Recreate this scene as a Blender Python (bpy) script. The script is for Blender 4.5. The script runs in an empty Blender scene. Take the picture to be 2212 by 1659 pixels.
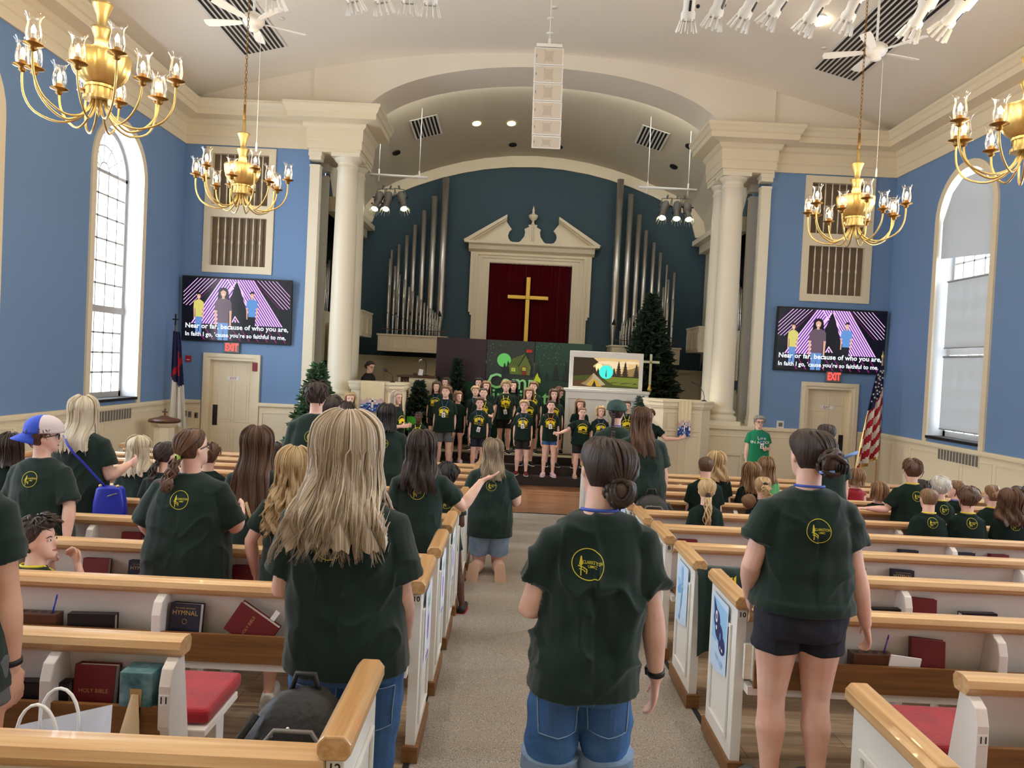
import bpy, math, random
from math import pi, sin, cos, radians as R, sqrt
from mathutils import Vector as V, Matrix as M, noise
from mathutils.bvhtree import BVHTree
random.seed(7)
sc = bpy.context.scene
C = sc.collection
# ---------------------------------------------------------------- camera
CAM = V((-0.386, 0.0, 1.80)); PITCH, ROLL, FPX = -0.0241, 0.0486, 1660.6
cd = bpy.data.cameras.new('camera'); cam = bpy.data.objects.new('camera', cd); C.objects.link(cam)
FW = V((0, cos(PITCH), sin(PITCH))); RT0 = V((1, 0, 0)); UP0 = RT0.cross(FW)
RT = cos(ROLL)*RT0 + sin(ROLL)*UP0; UPV = -sin(ROLL)*RT0 + cos(ROLL)*UP0
cam.matrix_world = M(((RT.x, UPV.x, -FW.x, CAM.x), (RT.y, UPV.y, -FW.y, CAM.y), (RT.z, UPV.z, -FW.z, CAM.z), (0, 0, 0, 1)))
cd.sensor_width = 36.0; cd.lens = FPX/2212*36.0; cd.clip_end = 200; cd.clip_start = 0.05
sc.camera = cam
def ray(u, v): return (FW + RT*((u-1106)/FPX) - UPV*((v-829.5)/FPX))
def at(u, v, Y=None, X=None, Z=None):
    """the place in the room that stands behind a point of the photograph, at a known depth / wall / height"""
    r = ray(u, v)
    t = (Y-CAM.y)/r.y if Y is not None else (X-CAM.x)/r.x if X is not None else (Z-CAM.z)/r.z
    return CAM + r*t
# ---------------------------------------------------------------- world, exposure
w = bpy.data.worlds.new('overcast_sky'); sc.world = w; w.use_nodes = True
bg = w.node_tree.nodes['Background']; bg.inputs[0].default_value = (0.82, 0.91, 1.0, 1); bg.inputs[1].default_value = 8.5
vs = sc.view_settings; vs.view_transform = 'Standard'; vs.look = 'None'; vs.gamma = 1; vs.use_curve_mapping = False; vs.exposure = 0.74
try:
    cy = sc.cycles; cy.max_bounces = 7; cy.diffuse_bounces = 4; cy.glossy_bounces = 3; cy.transmission_bounces = 4
    cy.transparent_max_bounces = 12; cy.caustics_reflective = False; cy.caustics_refractive = False; cy.sample_clamp_indirect = 6
    cy.use_denoising = True
except Exception: pass
# room
W = 7.365; FY = 16.0; TX = 4.78; BK = -4.5; ZC = 8.22; RC = 21.5; WIN_Y = [13.45, 9.45, 5.45, 1.45]
def ceil_z(x): return ZC - x*x/(2*RC)
def floor_z(y): return max(-0.05*y, -0.61)
def light(name, kind, loc, energy, color=(1, 1, 1), **k):
    l = bpy.data.lights.new(name, kind); l.energy = energy; l.color = color
    o = bpy.data.objects.new(name, l); C.objects.link(o); o.location = loc
    for a, b in k.items():
        if a == 'rot': o.rotation_euler = b
        elif a == 'aim': o.rotation_euler = (V(b)-V(loc)).to_track_quat('-Z', 'Y').to_euler()
        else: setattr(l, a, b)
    return o
for s in (-1, 1):                      # daylight through the side windows
    for wy in WIN_Y:
        light('window_daylight', 'AREA', (s*(W+0.42), wy, 3.2), 1.0, rot=(0, s*pi/2, 0), shape='RECTANGLE', size=4.9, size_y=1.8).data.cycles.is_portal = True
WARM = (1.0, 0.89, 0.76)
ADDED_CANS = [(x, y) for y in (-1.5, 3.0, 7.5) for x in (-5.0, -1.7, 1.7, 5.0)]
for x, y in ADDED_CANS:                      # unseen ceiling lamps added to brighten the nave
    light('added_vault_light', 'SPOT', (x, y, ceil_z(x)-0.06), 170, WARM, spot_size=R(86), spot_blend=1.0, shadow_soft_size=0.09)
# ---------------------------------------------------------------- mesh helpers
def srgb(r, g, b):
    f = lambda c: (c/255)/12.92 if c/255 <= 0.04045 else ((c/255+0.055)/1.055)**2.4
    return (f(r), f(g), f(b), 1)
class MB:
    def __init__(s): s.v = []; s.f = []; s.m = []; s.s = []
    def add(s, vs, fs, mat=0, smooth=False):
        n = len(s.v); s.v += [tuple(p) for p in vs]
        for f in fs: s.f.append(tuple(i+n for i in f)); s.m.append(mat); s.s.append(smooth)
        return s
    def box(s, x0, x1, y0, y1, z0, z1, mat=0, T=None):
        vs = [V((x, y, z)) for z in (z0, z1) for y in (y0, y1) for x in (x0, x1)]
        if T is not None: vs = [T @ p for p in vs]
        return s.add(vs, [(0, 2, 3, 1), (4, 5, 7, 6), (0, 1, 5, 4), (2, 6, 7, 3), (0, 4, 6, 2), (1, 3, 7, 5)], mat)
    def quad(s, a, b, c, d, mat=0): return s.add([a, b, c, d], [(0, 1, 2, 3)], mat)
    def prism(s, pts, ax, a, b, mat=0, smooth=False):
        """extrude a closed 2D outline along axis ax from a to b; pts in the two other axes, in order"""
        def mk(p, h): q = list(p); q.insert(ax, h); return q
        n = len(pts); vs = [mk(p, a) for p in pts]+[mk(p, b) for p in pts]
        s.add(vs, [tuple(range(n)), tuple(range(2*n-1, n-1, -1))], mat)
        k = len(s.v)-2*n
        for i in range(n):
            j = (i+1) % n; s.f.append((k+i, k+n+i, k+n+j, k+j)); s.m.append(mat); s.s.append(smooth)
        return s
    def loft(s, rings, mat=0, smooth=True, caps=True, closed=True):
        n = len(rings[0]); vs = [p for r in rings for p in r]; fs = []
        for i in range(len(rings)-1):
            for j in range(n if closed else n-1):
                k = (j+1) % n; fs.append((i*n+j, i*n+k, (i+1)*n+k, (i+1)*n+j))
        if caps and closed: fs.append(tuple(range(n-1, -1, -1))); fs.append(tuple(range((len(rings)-1)*n, len(rings)*n)))
        return s.add(vs, fs, mat, smooth)
    def lathe(s, prof, c=(0, 0, 0), n=24, mat=0, smooth=True, T=None, caps=False):
        rings = []
        for r, z in prof:
            ring = [V((r*cos(2*pi*i/n), r*sin(2*pi*i/n), z)) for i in range(n)]
            rings.append([(T @ p if T is not None else p)+V(c) for p in ring])
        return s.loft(rings, mat, smooth, caps)
    def tube(s, pts, rad, n=8, mat=0, smooth=True, flat=1.0):
        pts = [V(p) for p in pts]; m = len(pts)
        rad = rad if isinstance(rad, (list, tuple)) else [rad]*m
        rings = []; up = None
        for i, p in enumerate(pts):
            t = (pts[min(i+1, m-1)]-pts[max(i-1, 0)])
            if t.length < 1e-9: t = V((0, 0, 1))
            t.normalize()
            if up is None:
                up = V((0, 0, 1)) if abs(t.z) < 0.9 else V((0, 1, 0))
            a = up - t*up.dot(t)
            if a.length < 1e-6: a = t.orthogonal()
            a.normalize(); b = t.cross(a); up = a
            rings.append([p+(a*cos(2*pi*k/n)+b*sin(2*pi*k/n)*flat)*rad[i] for k in range(n)])
        return s.loft(rings, mat, smooth)
    def ball(s, c, r, n=12, mat=0, T=None):
        r = V(r) if not isinstance(r, (int, float)) else V((r, r, r)); c = V(c); h = max(6, n//2+1); rings = []
        for i in range(1, h):
            a = pi*i/h
            rings.append([V((r.x*sin(a)*cos(2*pi*k/n), r.y*sin(a)*sin(2*pi*k/n), -r.z*cos(a))) for k in range(n)])
        T3 = T if T is not None else M.Identity(3)
        rings = [[T3 @ p + c for p in q] for q in rings]
        s.loft(rings, mat, True, False); k = len(s.v)-n*(h-1)
        s.v += [tuple(T3 @ V((0, 0, -r.z))+c), tuple(T3 @ V((0, 0, r.z))+c)]; a, b = len(s.v)-2, len(s.v)-1
        for i in range(n):
            j = (i+1) % n
            s.f += [(k+j, k+i, a), (k+n*(h-2)+i, k+n*(h-2)+j, b)]; s.m += [mat, mat]; s.s += [True, True]
        return s
    def mesh(s, name, mats):
        me = bpy.data.meshes.new(name); me.from_pydata(s.v, [], s.f)
        for m in (mats if isinstance(mats, (list, tuple)) else [mats]): me.materials.append(m)
        me.polygons.foreach_set('material_index', s.m); me.polygons.foreach_set('use_smooth', s.s); me.update()
        return me
    def build(s, name, mats, parent=None, bev=0, seg=2):
        me = s.mesh(name, mats); o = bpy.data.objects.new(name, me); C.objects.link(o)
        if parent: o.parent = parent
        if bev:
            b = o.modifiers.new('b', 'BEVEL'); b.width = bev; b.segments = seg; b.limit_method = 'ANGLE'; b.angle_limit = R(40)
        return o
def tag(o, label=None, cat=None, group=None, kind=None):
    if label: o['label'] = label
    if cat: o['category'] = cat
    if group: o['group'] = group
    if kind: o['kind'] = kind
    return o
def empty(name, loc=(0, 0, 0), rz=0, **k):
    o = bpy.data.objects.new(name, None); C.objects.link(o); o.location = loc; o.rotation_euler = (0, 0, rz); o.empty_display_size = 0.1
    return tag(o, **k)
def struct(mb, name, mats, bev=0, parent=None):
    o = mb.build(name, mats, parent, bev)
    if parent is None: o['kind'] = 'structure'
    return o
def copy_tree(o, parent=None):
    c = o.copy(); C.objects.link(c); c.parent = parent
    for ch in list(o.children): copy_tree(ch, c)
    return c
def text_mb(mb, body, size, T, mat=0, depth=0.0, align='CENTER', bold=0.0, shear=0, spacing=1.0, sx=1.0):
    """letters from Blender's own font, laid in the plane of T (x right, y up), as geometry"""
    cu = bpy.data.curves.new('t', 'FONT'); cu.body = body; cu.size = size; cu.align_x = align; cu.align_y = 'CENTER'
    cu.offset = bold; cu.extrude = depth; cu.resolution_u = 2; cu.shear = shear; cu.space_character = spacing
    o = bpy.data.objects.new('t', cu); C.objects.link(o)
    me = bpy.data.meshes.new_from_object(o.evaluated_get(bpy.context.evaluated_depsgraph_get()))
    mb.add([T @ V((v.co.x*sx, v.co.y, v.co.z)) for v in me.vertices], [tuple(p.vertices) for p in me.polygons], mat)
    bpy.data.objects.remove(o); bpy.data.curves.remove(cu); bpy.data.meshes.remove(me)
    return mb
# ---------------------------------------------------------------- materials
def mat(name, col, rough=0.6, metal=0.0, spec=0.5, emit=None, es=0.0, var=None, vs=5.0, stretch=(1, 1, 1), bump=0.0, bs=40.0, bstretch=None, uv=False, sheen=0, detail=3, coat=0, ramp=(0.35, 0.65)):
    """base colour col, or noise between col and var; optional noise bump"""
    m = bpy.data.materials.new(name); m.use_nodes = True; nt = m.node_tree; b = nt.nodes['Principled BSDF']
    b.inputs['Base Color'].default_value = col; b.inputs['Roughness'].default_value = rough; b.inputs['Metallic'].default_value = metal
    b.inputs['Specular IOR Level'].default_value = spec
    if sheen: b.inputs['Sheen Weight'].default_value = sheen
    if coat: b.inputs['Coat Weight'].default_value = coat
    if emit: b.inputs['Emission Color'].default_value = emit; b.inputs['Emission Strength'].default_value = es
    tc = nt.nodes.new('ShaderNodeTexCoord')
    def nz(scale, st, det):
        mp = nt.nodes.new('ShaderNodeMapping'); mp.inputs['Scale'].default_value = st
        nt.links.new(tc.outputs['UV' if uv else 'Object'], mp.inputs[0])
        n = nt.nodes.new('ShaderNodeTexNoise'); n.inputs['Scale'].default_value = scale; n.inputs['Detail'].default_value = det
        nt.links.new(mp.outputs[0], n.inputs[0]); return n
    if var:
        n = nz(vs, stretch, detail); r = nt.nodes.new('ShaderNodeValToRGB'); r.color_ramp.elements[0].position = ramp[0]; r.color_ramp.elements[1].position = ramp[1]
        r.color_ramp.elements[0].color = col; r.color_ramp.elements[1].color = var
        nt.links.new(n.outputs[0], r.inputs[0]); nt.links.new(r.outputs[0], b.inputs['Base Color'])
    if bump:
        n = nz(bs, bstretch or (1, 1, 1), 3); bp = nt.nodes.new('ShaderNodeBump'); bp.inputs['Strength'].default_value = bump; bp.inputs['Distance'].default_value = 0.01
        nt.links.new(n.outputs[0], bp.inputs['Height']); nt.links.new(bp.outputs[0], b.inputs['Normal'])
    return m
def glass(name, col=(1, 1, 1, 1), alpha=0.15, rough=0.02):
    m = bpy.data.materials.new(name); m.use_nodes = True; nt = m.node_tree; nt.nodes.clear()
    o = nt.nodes.new('ShaderNodeOutputMaterial'); mx = nt.nodes.new('ShaderNodeMixShader'); t = nt.nodes.new('ShaderNodeBsdfTransparent'); g = nt.nodes.new('ShaderNodeBsdfGlossy')
    t.inputs[0].default_value = col; g.inputs['Roughness'].default_value = rough
    lw = nt.nodes.new('ShaderNodeLayerWeight'); lw.inputs[0].default_value = 0.25
    ma = nt.nodes.new('ShaderNodeMath'); ma.operation = 'MULTIPLY_ADD'; ma.inputs[1].default_value = 0.5; ma.inputs[2].default_value = alpha*0.3
    nt.links.new(lw.outputs['Fresnel'], ma.inputs[0]); nt.links.new(ma.outputs[0], mx.inputs[0])
    nt.links.new(t.outputs[0], mx.inputs[1]); nt.links.new(g.outputs[0], mx.inputs[2]); nt.links.new(mx.outputs[0], o.inputs[0])
    return m
def translucent(name, col, tr=0.6, tk=1.0):
    m = bpy.data.materials.new(name); m.use_nodes = True; nt = m.node_tree; b = nt.nodes['Principled BSDF']; b.inputs['Base Color'].default_value = col; b.inputs['Roughness'].default_value = 0.9
    o = nt.nodes['Material Output']; t = nt.nodes.new('ShaderNodeBsdfTranslucent'); t.inputs[0].default_value = (col[0]*tk, col[1]*tk, col[2]*tk, 1); mx = nt.nodes.new('ShaderNodeMixShader'); mx.inputs[0].default_value = tr
    nt.links.new(b.outputs[0], mx.inputs[1]); nt.links.new(t.outputs[0], mx.inputs[2]); nt.links.new(mx.outputs[0], o.inputs[0]); return m
def planks(name, c1, c2, cm, wx, wy, rough=0.45, rot=0):
    m = bpy.data.materials.new(name); m.use_nodes = True; nt = m.node_tree; b = nt.nodes['Principled BSDF']; b.inputs['Roughness'].default_value = rough
    tc = nt.nodes.new('ShaderNodeTexCoord'); mp = nt.nodes.new('ShaderNodeMapping'); mp.inputs['Rotation'].default_value = (0, 0, rot); nt.links.new(tc.outputs['Object'], mp.inputs[0])
    br = nt.nodes.new('ShaderNodeTexBrick'); br.inputs['Color1'].default_value = c1; br.inputs['Color2'].default_value = c2; br.inputs['Mortar'].default_value = cm
    br.inputs['Scale'].default_value = 1; br.inputs['Mortar Size'].default_value = 0.002; br.inputs['Brick Width'].default_value = wx; br.inputs['Row Height'].default_value = wy; br.offset = 0.37
    nt.links.new(mp.outputs[0], br.inputs[0])
    mp2 = nt.nodes.new('ShaderNodeMapping'); mp2.inputs['Scale'].default_value = (1.5, 14, 1); nt.links.new(mp.outputs[0], mp2.inputs[0])
    n = nt.nodes.new('ShaderNodeTexNoise'); n.inputs['Scale'].default_value = 2.2; n.inputs['Detail'].default_value = 5; nt.links.new(mp2.outputs[0], n.inputs[0])
    r = nt.nodes.new('ShaderNodeValToRGB'); r.color_ramp.elements[0].position = 0.3; r.color_ramp.elements[0].color = (0.55, 0.52, 0.5, 1); r.color_ramp.elements[1].position = 0.7; r.color_ramp.elements[1].color = (1.15, 1.12, 1.1, 1)
    nt.links.new(n.outputs[0], r.inputs[0]); mx = nt.nodes.new('ShaderNodeMixRGB'); mx.blend_type = 'MULTIPLY'; mx.inputs[0].default_value = 0.8
    nt.links.new(br.outputs[0], mx.inputs[1]); nt.links.new(r.outputs[0], mx.inputs[2]); nt.links.new(mx.outputs[0], b.inputs['Base Color'])
    return m
K = {}
K['blue'] = mat('blue_wall_paint', srgb(114, 147, 190), 0.75, bump=0.05, bs=300)
K['blue_shaded'] = mat('shaded_blue_wall_paint', srgb(58, 80, 90), 0.8, bump=0.05, bs=300)  # wall blue darkened: the dim chancel's shade is put into the colour
K['sash'] = mat('window_sash_paint', srgb(176, 172, 168), 0.5)
K['reveal'] = mat('window_reveal_plaster', srgb(196, 198, 200), 0.7)
K['col'] = mat('column_paint', srgb(236, 227, 204), 0.4)
K['ivory'] = mat('ivory_paint', srgb(234, 221, 192), 0.5, bump=0.03, bs=200)
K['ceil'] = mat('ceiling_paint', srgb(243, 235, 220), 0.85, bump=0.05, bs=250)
K['ceil_shaded'] = mat('shaded_ceiling_paint', srgb(204, 194, 172), 0.85, bump=0.05, bs=250)  # nave ceiling colour taken down to carry the chancel's shade
K['white'] = mat('white_enamel', srgb(232, 230, 224), 0.4)
K['pew'] = mat('pew_paint', srgb(234, 228, 222), 0.5, var=srgb(228, 221, 214), vs=2)
K['oak'] = mat('honey_oak', srgb(198, 154, 106), 0.38, var=srgb(222, 186, 138), vs=3, stretch=(0.5, 14, 14), bump=0.05, coat=0.1)
K['oaky'] = mat('honey_oak_end', srgb(186, 140, 90), 0.38, var=srgb(212, 172, 120), vs=3, stretch=(14, 0.5, 14), bump=0.05, coat=0.3)
K['walnut'] = mat('brown_wood', srgb(112, 74, 38), 0.4, var=srgb(134, 92, 50), vs=4, stretch=(0.6, 12, 12))
K['dwood'] = mat('dark_wood', srgb(92, 56, 32), 0.35, var=srgb(70, 40, 22), vs=4, stretch=(1, 8, 8))
K['carpet'] = mat('speckled_carpet', srgb(108, 99, 90), 0.95, var=srgb(174, 164, 152), vs=170, bump=0.6, bs=150, detail=2, ramp=(0.38, 0.62), sheen=0.2)
K['vinyl'] = planks('vinyl_plank_floor', srgb(192, 172, 146), srgb(166, 144, 118), srgb(90, 74, 58), 0.95, 0.19, 0.35, 0)
K['wood_floor'] = planks('hardwood_floor', srgb(150, 108, 76), srgb(112, 78, 54), srgb(60, 40, 28), 1.1, 0.085, 0.3)
K['stage'] = mat('stage_carpet', srgb(96, 86, 62), 0.9, bump=0.3, bs=200)
K['riser'] = mat('dark_step_carpet', srgb(44, 34, 30), 0.9, bump=0.4, bs=120)
K['gold'] = mat('brushed_brass', srgb(226, 198, 130), 0.34, 0.8, var=srgb(206, 176, 108), vs=8)
K['brass_d'] = mat('aged_brass', srgb(150, 112, 58), 0.4, 1.0)
K['pipe'] = mat('organ_pipe_metal', srgb(214, 208, 198), 0.33, 0.85, var=srgb(186, 180, 170), vs=3, stretch=(1, 1, 0.3))
K['black'] = mat('black_plastic', srgb(18, 18, 20), 0.45)
K['dark'] = mat('dark_fittings_and_shade', srgb(24, 24, 26), 0.9)  # dark sills, strips and fittings; shade painted inside the organ chamber
K['grey'] = mat('grey_metal', srgb(120, 118, 114), 0.5, 0.3)
K['fabric_g'] = mat('brown_grille_cloth', srgb(120, 104, 86), 0.9, bump=0.2, bs=300)
K['glass'] = glass('window_glass')
K['cglass'] = glass('clear_shade_glass', (1, 0.98, 0.95, 1), 0.3)
K['bulb'] = mat('glowing_bulb', (1, 0.8, 0.5, 1), emit=(1.0, 0.78, 0.45, 1), es=60)
K['shade'] = translucent('roller_shade_fabric', srgb(226, 228, 228), 0.5, 0.10)
K['red'] = mat('red_velvet', srgb(164, 16, 36), 0.8, sheen=0.2, var=srgb(144, 12, 30), vs=9, bump=0.15, bs=60)
K['curtain'] = mat('dark_red_curtain', srgb(78, 4, 14), 0.9, spec=0.1)
K['cross'] = mat('gilded_cross', srgb(232, 196, 96), 0.3, 0.8)
K['paper'] = mat('white_paper', srgb(240, 240, 238), 0.7)
K['page'] = mat('book_pages', srgb(232, 226, 212), 0.8, var=srgb(214, 206, 190), vs=6, stretch=(1, 60, 60))
K['bookred'] = mat('maroon_book_cloth', srgb(104, 18, 26), 0.5, bump=0.1, bs=400)
K['booknavy'] = mat('navy_book_cloth', srgb(18, 22, 44), 0.45, bump=0.1, bs=400)
K['bookblk'] = mat('black_book_leather', srgb(20, 18, 18), 0.4, bump=0.1, bs=300)
K['goldfoil'] = mat('gold_foil_lettering', srgb(190, 165, 110), 0.35, 0.7)
K['green'] = mat('dark_green_jersey', srgb(30, 48, 43), 0.9, sheen=0.2, var=srgb(26, 43, 39), vs=4, bump=0.35, bs=8, spec=0.2)
K['greenk'] = mat('dark_green_cotton', srgb(24, 42, 35), 0.9, var=srgb(20, 34, 30), vs=6, bump=0.25, bs=12, spec=0.2)
K['kelly'] = mat('kelly_green_jersey', srgb(18, 128, 88), 0.85, bump=0.1, bs=10)
K['mint'] = mat('light_green_cotton', srgb(96, 176, 112), 0.85)
K['yellow'] = mat('yellow_screen_print', srgb(240, 214, 30), 0.7)
K['yellow2'] = mat('yellow_green_screen_print', srgb(214, 204, 60), 0.7)
K['lan_b'] = mat('blue_lanyard', srgb(60, 90, 190), 0.6); K['lan_y'] = mat('yellow_lanyard', srgb(240, 226, 60), 0.6); K['lan_r'] = mat('red_lanyard', srgb(200, 60, 40), 0.6)
K['denim'] = mat('blue_denim', srgb(44, 84, 136), 0.85, var=srgb(66, 110, 164), vs=4, bump=0.3, bs=60)
K['denim_l'] = mat('light_blue_denim', srgb(128, 156, 190), 0.85, var=srgb(150, 176, 206), vs=8, bump=0.3, bs=50)
K['navy'] = mat('navy_cotton', srgb(22, 26, 42), 0.8, bump=0.2, bs=20)
K['blackc'] = mat('black_cotton', srgb(16, 16, 18), 0.8, bump=0.2, bs=20)
K['greyc'] = mat('grey_cotton', srgb(96, 98, 98), 0.8, bump=0.2, bs=20); K['taupe'] = mat('taupe_cotton', srgb(138, 132, 122), 0.8)
K['skin'] = mat('fair_skin', srgb(238, 198, 180), 0.5, var=srgb(228, 178, 160), vs=9, spec=0.35)
K['skin2'] = mat('warm_skin', srgb(222, 174, 148), 0.5, var=srgb(208, 156, 130), vs=9, spec=0.35)
K['skin3'] = mat('brown_skin', srgb(86, 54, 40), 0.5, spec=0.35)
K['lip'] = mat('lips', srgb(176, 92, 84), 0.45); K['eyew'] = mat('eye_white', srgb(225, 220, 214), 0.3); K['iris'] = mat('dark_iris', srgb(34, 24, 18), 0.2); K['mouth'] = mat('open_mouth', srgb(70, 18, 18), 0.6)
def hairm(n, a, b): K['hair_'+n] = mat('hair_'+n, a, 0.42, var=b, vs=1.0, stretch=(90, 2.0, 1), bump=0.8, bs=1.0, bstretch=(110, 3, 1), uv=True, spec=0.45, detail=2)
hairm('blonde', srgb(168, 134, 92), srgb(222, 196, 150)); hairm('ash', srgb(160, 136, 112), srgb(236, 222, 200)); hairm('platinum', srgb(196, 178, 144), srgb(240, 230, 208))
hairm('brown', srgb(66, 44, 32), srgb(120, 86, 62)); hairm('dark', srgb(34, 26, 24), srgb(78, 60, 52)); hairm('black', srgb(18, 15, 16), srgb(48, 40, 40)); hairm('lbrown', srgb(104, 76, 52), srgb(164, 128, 92))
hairm('white', srgb(206, 200, 188), srgb(240, 236, 228)); hairm('grey', srgb(120, 116, 110), srgb(196, 192, 186)); hairm('balayage', srgb(78, 62, 52), srgb(190, 168, 138))
# ================================================================ ROOM SHELL
HW, ZS, ZSP = 0.80, 0.88, 4.82                       # side windows: half width, sill, spring of the arch
def arch_pts(n=16): return [(HW*cos(pi*i/n), ZSP+HW*sin(pi*i/n)) for i in range(n+1)]
for s, side in ((-1, 'left'), (1, 'right')):
    mb = MB(); x = s*W; xo = s*(W+0.38)
    ys = [BK]+[v for wy in sorted(WIN_Y) for v in (wy-HW, wy+HW)]+[FY]
    for i in range(0, len(ys), 2): mb.quad((x, ys[i], -0.75), (x, ys[i+1], -0.75), (x, ys[i+1], 7.1), (x, ys[i], 7.1))
    for wy in WIN_Y:
        mb.quad((x, wy-HW, -0.75), (x, wy+HW, -0.75), (x, wy+HW, ZS), (x, wy-HW, ZS))
        ap = arch_pts()
        for (a, b), (c, d) in zip(ap[:-1], ap[1:]):
            mb.quad((x, wy+a, b), (x, wy+c, d), (x, wy+c, 7.1), (x, wy+a, 7.1))
            mb.quad((x, wy+a, b), (xo, wy+a, b), (xo, wy+c, d), (x, wy+c, d), 1)
        for q in (-HW, HW): mb.quad((x, wy+q, ZS), (xo, wy+q, ZS), (xo, wy+q, ZSP), (x, wy+q, ZSP), 1)
        mb.quad((x, wy-HW, ZS), (xo, wy-HW, ZS), (xo, wy+HW, ZS), (x, wy+HW, ZS), 1)
    struct(mb, 'wall_'+side, [K['blue'], K['reveal']])
mb = MB(); mb.quad((-W, BK, -0.1), (W, BK, -0.1), (W, BK, 7.1), (-W, BK, 7.1))
n = 24
for i in range(n):
    a, b = -W+2*W*i/n, -W+2*W*(i+1)/n; mb.quad((a, BK, 7.0), (b, BK, 7.0), (b, BK, ceil_z(b)), (a, BK, ceil_z(a)))
struct(mb, 'wall_rear', K['ivory'])
# vaulted ceiling
mb = MB(); n = 40; xs = [-W+2*W*i/n for i in range(n+1)]
for a, b in zip(xs[:-1], xs[1:]): mb.add([(a, BK, ceil_z(a)), (b, BK, ceil_z(b)), (b, FY, ceil_z(b)), (a, FY, ceil_z(a))], [(0, 1, 2, 3)], 0, True)
struct(mb, 'ceiling', K['ceil'])
# chancel wall: two blue towers with a door and a grille opening, ivory above, arched opening
def holed(mb, x0, x1, z0, z1, y, holes, mat=0):
    xs = sorted({x0, x1, *[h[0] for h in holes], *[h[1] for h in holes]}); zs = sorted({z0, z1, *[h[2] for h in holes], *[h[3] for h in holes]})
    for a, b in zip(xs[:-1], xs[1:]):
        for c, d in zip(zs[:-1], zs[1:]):
            if not any(h[0]-1e-6 <= a and b <= h[1]+1e-6 and h[2]-1e-6 <= c and d <= h[3]+1e-6 for h in holes): mb.quad((a, y, c), (b, y, c), (b, y, d), (a, y, d), mat)
    for hx0, hx1, hz0, hz1, dep in holes:
        mb.quad((hx0, y, hz0), (hx0, y+dep, hz0), (hx0, y+dep, hz1), (hx0, y, hz1), 1); mb.quad((hx1, y, hz0), (hx1, y+dep, hz0), (hx1, y+dep, hz1), (hx1, y, hz1), 1)
        mb.quad((hx0, y, hz1), (hx1, y, hz1), (hx1, y+dep, hz1), (hx0, y+dep, hz1), 1); mb.quad((hx0, y, hz0), (hx1, y, hz0), (hx1, y+dep, hz0), (hx0, y+dep, hz0), 1)
for s, side in ((-1, 'front_left'), (1, 'front_right')):
    mb = MB(); f = lambda a, b: (min(s*a, s*b), max(s*a, s*b))
    dx = f(5.77, 6.67); gx = f(5.52, 6.88); tx = f(TX, W)
    holed(mb, tx[0], tx[1], -0.7, 6.95, FY, [(dx[0], dx[1], -0.61, 1.62, 0.14), (gx[0], gx[1], 3.50, 5.95, 0.16)])
    mb.quad((s*TX, FY, -0.7), (s*TX, 17.3, -0.7), (s*TX, 17.3, 6.95), (s*TX, FY, 6.95))
    struct(mb, 'wall_'+side, [K['blue'], K['ivory']])
EA, EH, EZ = 3.75, 1.29, 6.65
def ell(x): return EZ+EH*sqrt(max(0, 1-(x/EA)**2))
mb = MB(); xs = sorted({-W, W, -4.75, 4.75, -EA, EA, *[EA*sin(pi/2*i/28) for i in range(-28, 29)], *[(-1)**k*(4.75+(W-4.75)*i/6) for i in range(7) for k in (0, 1)]})
for a, b in zip(xs[:-1], xs[1:]):
    m = (a+b)/2; y = 15.94 if abs(m) < 4.75 else FY
    za, zb = (ell(a), ell(b)) if abs(m) < EA else (6.8, 6.8)
    mb.add([(a, y, za), (b, y, zb), (b, y, ceil_z(b)+0.01), (a, y, ceil_z(a)+0.01)], [(0, 1, 2, 3)])
    if abs(m) < EA: mb.add([(a, y, za), (b, y, zb), (b, 17.05, zb), (a, 17.05, za)], [(0, 1, 2, 3)], 1, True)
for s in (-1, 1): mb.quad((s*4.75, 15.94, 6.8), (s*4.75, FY, 6.8), (s*4.75, FY, 7.8), (s*4.75, 15.94, 7.8)); mb.quad((s*EA, 15.94, EZ-0.1), (s*EA, 17.05, EZ-0.1), (s*EA, 17.05, EZ), (s*EA, 15.94, EZ))
struct(mb, 'wall_front_arch', [K['ceil'], K['ceil']])
# chancel: back wall, side walls, ceiling
BY = 21.0
def back_curve(off=0.0):
    p = [(4.40+off, 5.0), (4.39+off, 5.5), (4.28+off, 5.86+off*0.3), (4.05+off*0.7, 6.13+off*0.7), (3.7+off*0.3, 6.33+off*0.95)]
    q = [(x, 7.19-x*x/16.0+off) for x in (3.2, 2.6, 2.0, 1.4, 0.7)]
    r = p+q; return [(-a, b) for a, b in r]+[(0, 7.19+off)]+[(a, b) for a, b in reversed(r)]
mb = MB(); mb.quad((-4.75, BY, -0.1), (4.75, BY, -0.1), (4.75, BY, 8.3), (-4.75, BY, 8.3)); struct(mb, 'wall_chancel_back', K['blue_shaded'])
mb = MB(); a, b = back_curve(0), back_curve(0.30)
a = [(-4.40, 1.9)]+a+[(4.40, 1.9)]; b = [(-4.70, 1.9)]+b+[(4.70, 1.9)]
i0, i1 = 2, len(a)-2
for i in range(i0, i1-1):
    P, Q, S, T_ = a[i], a[i+1], b[i+1], b[i]
    mb.add([(P[0], BY-0.06, P[1]), (Q[0], BY-0.06, Q[1]), (S[0], BY-0.06, S[1]), (T_[0], BY-0.06, T_[1]), (P[0], BY, P[1]), (Q[0], BY, Q[1])], [(0, 1, 2, 3), (0, 4, 5, 1)])
struct(mb, 'trim_1', K['ivory'])
mb = MB(); nn = len(b)
A0 = [(x, 6.5+1.62*sqrt(max(0, 1-(x/4.76)**2))) for x in [4.75*sin(pi/2*(2*i/(nn-1)-1)) for i in range(nn)]]
nl = 6
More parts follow.
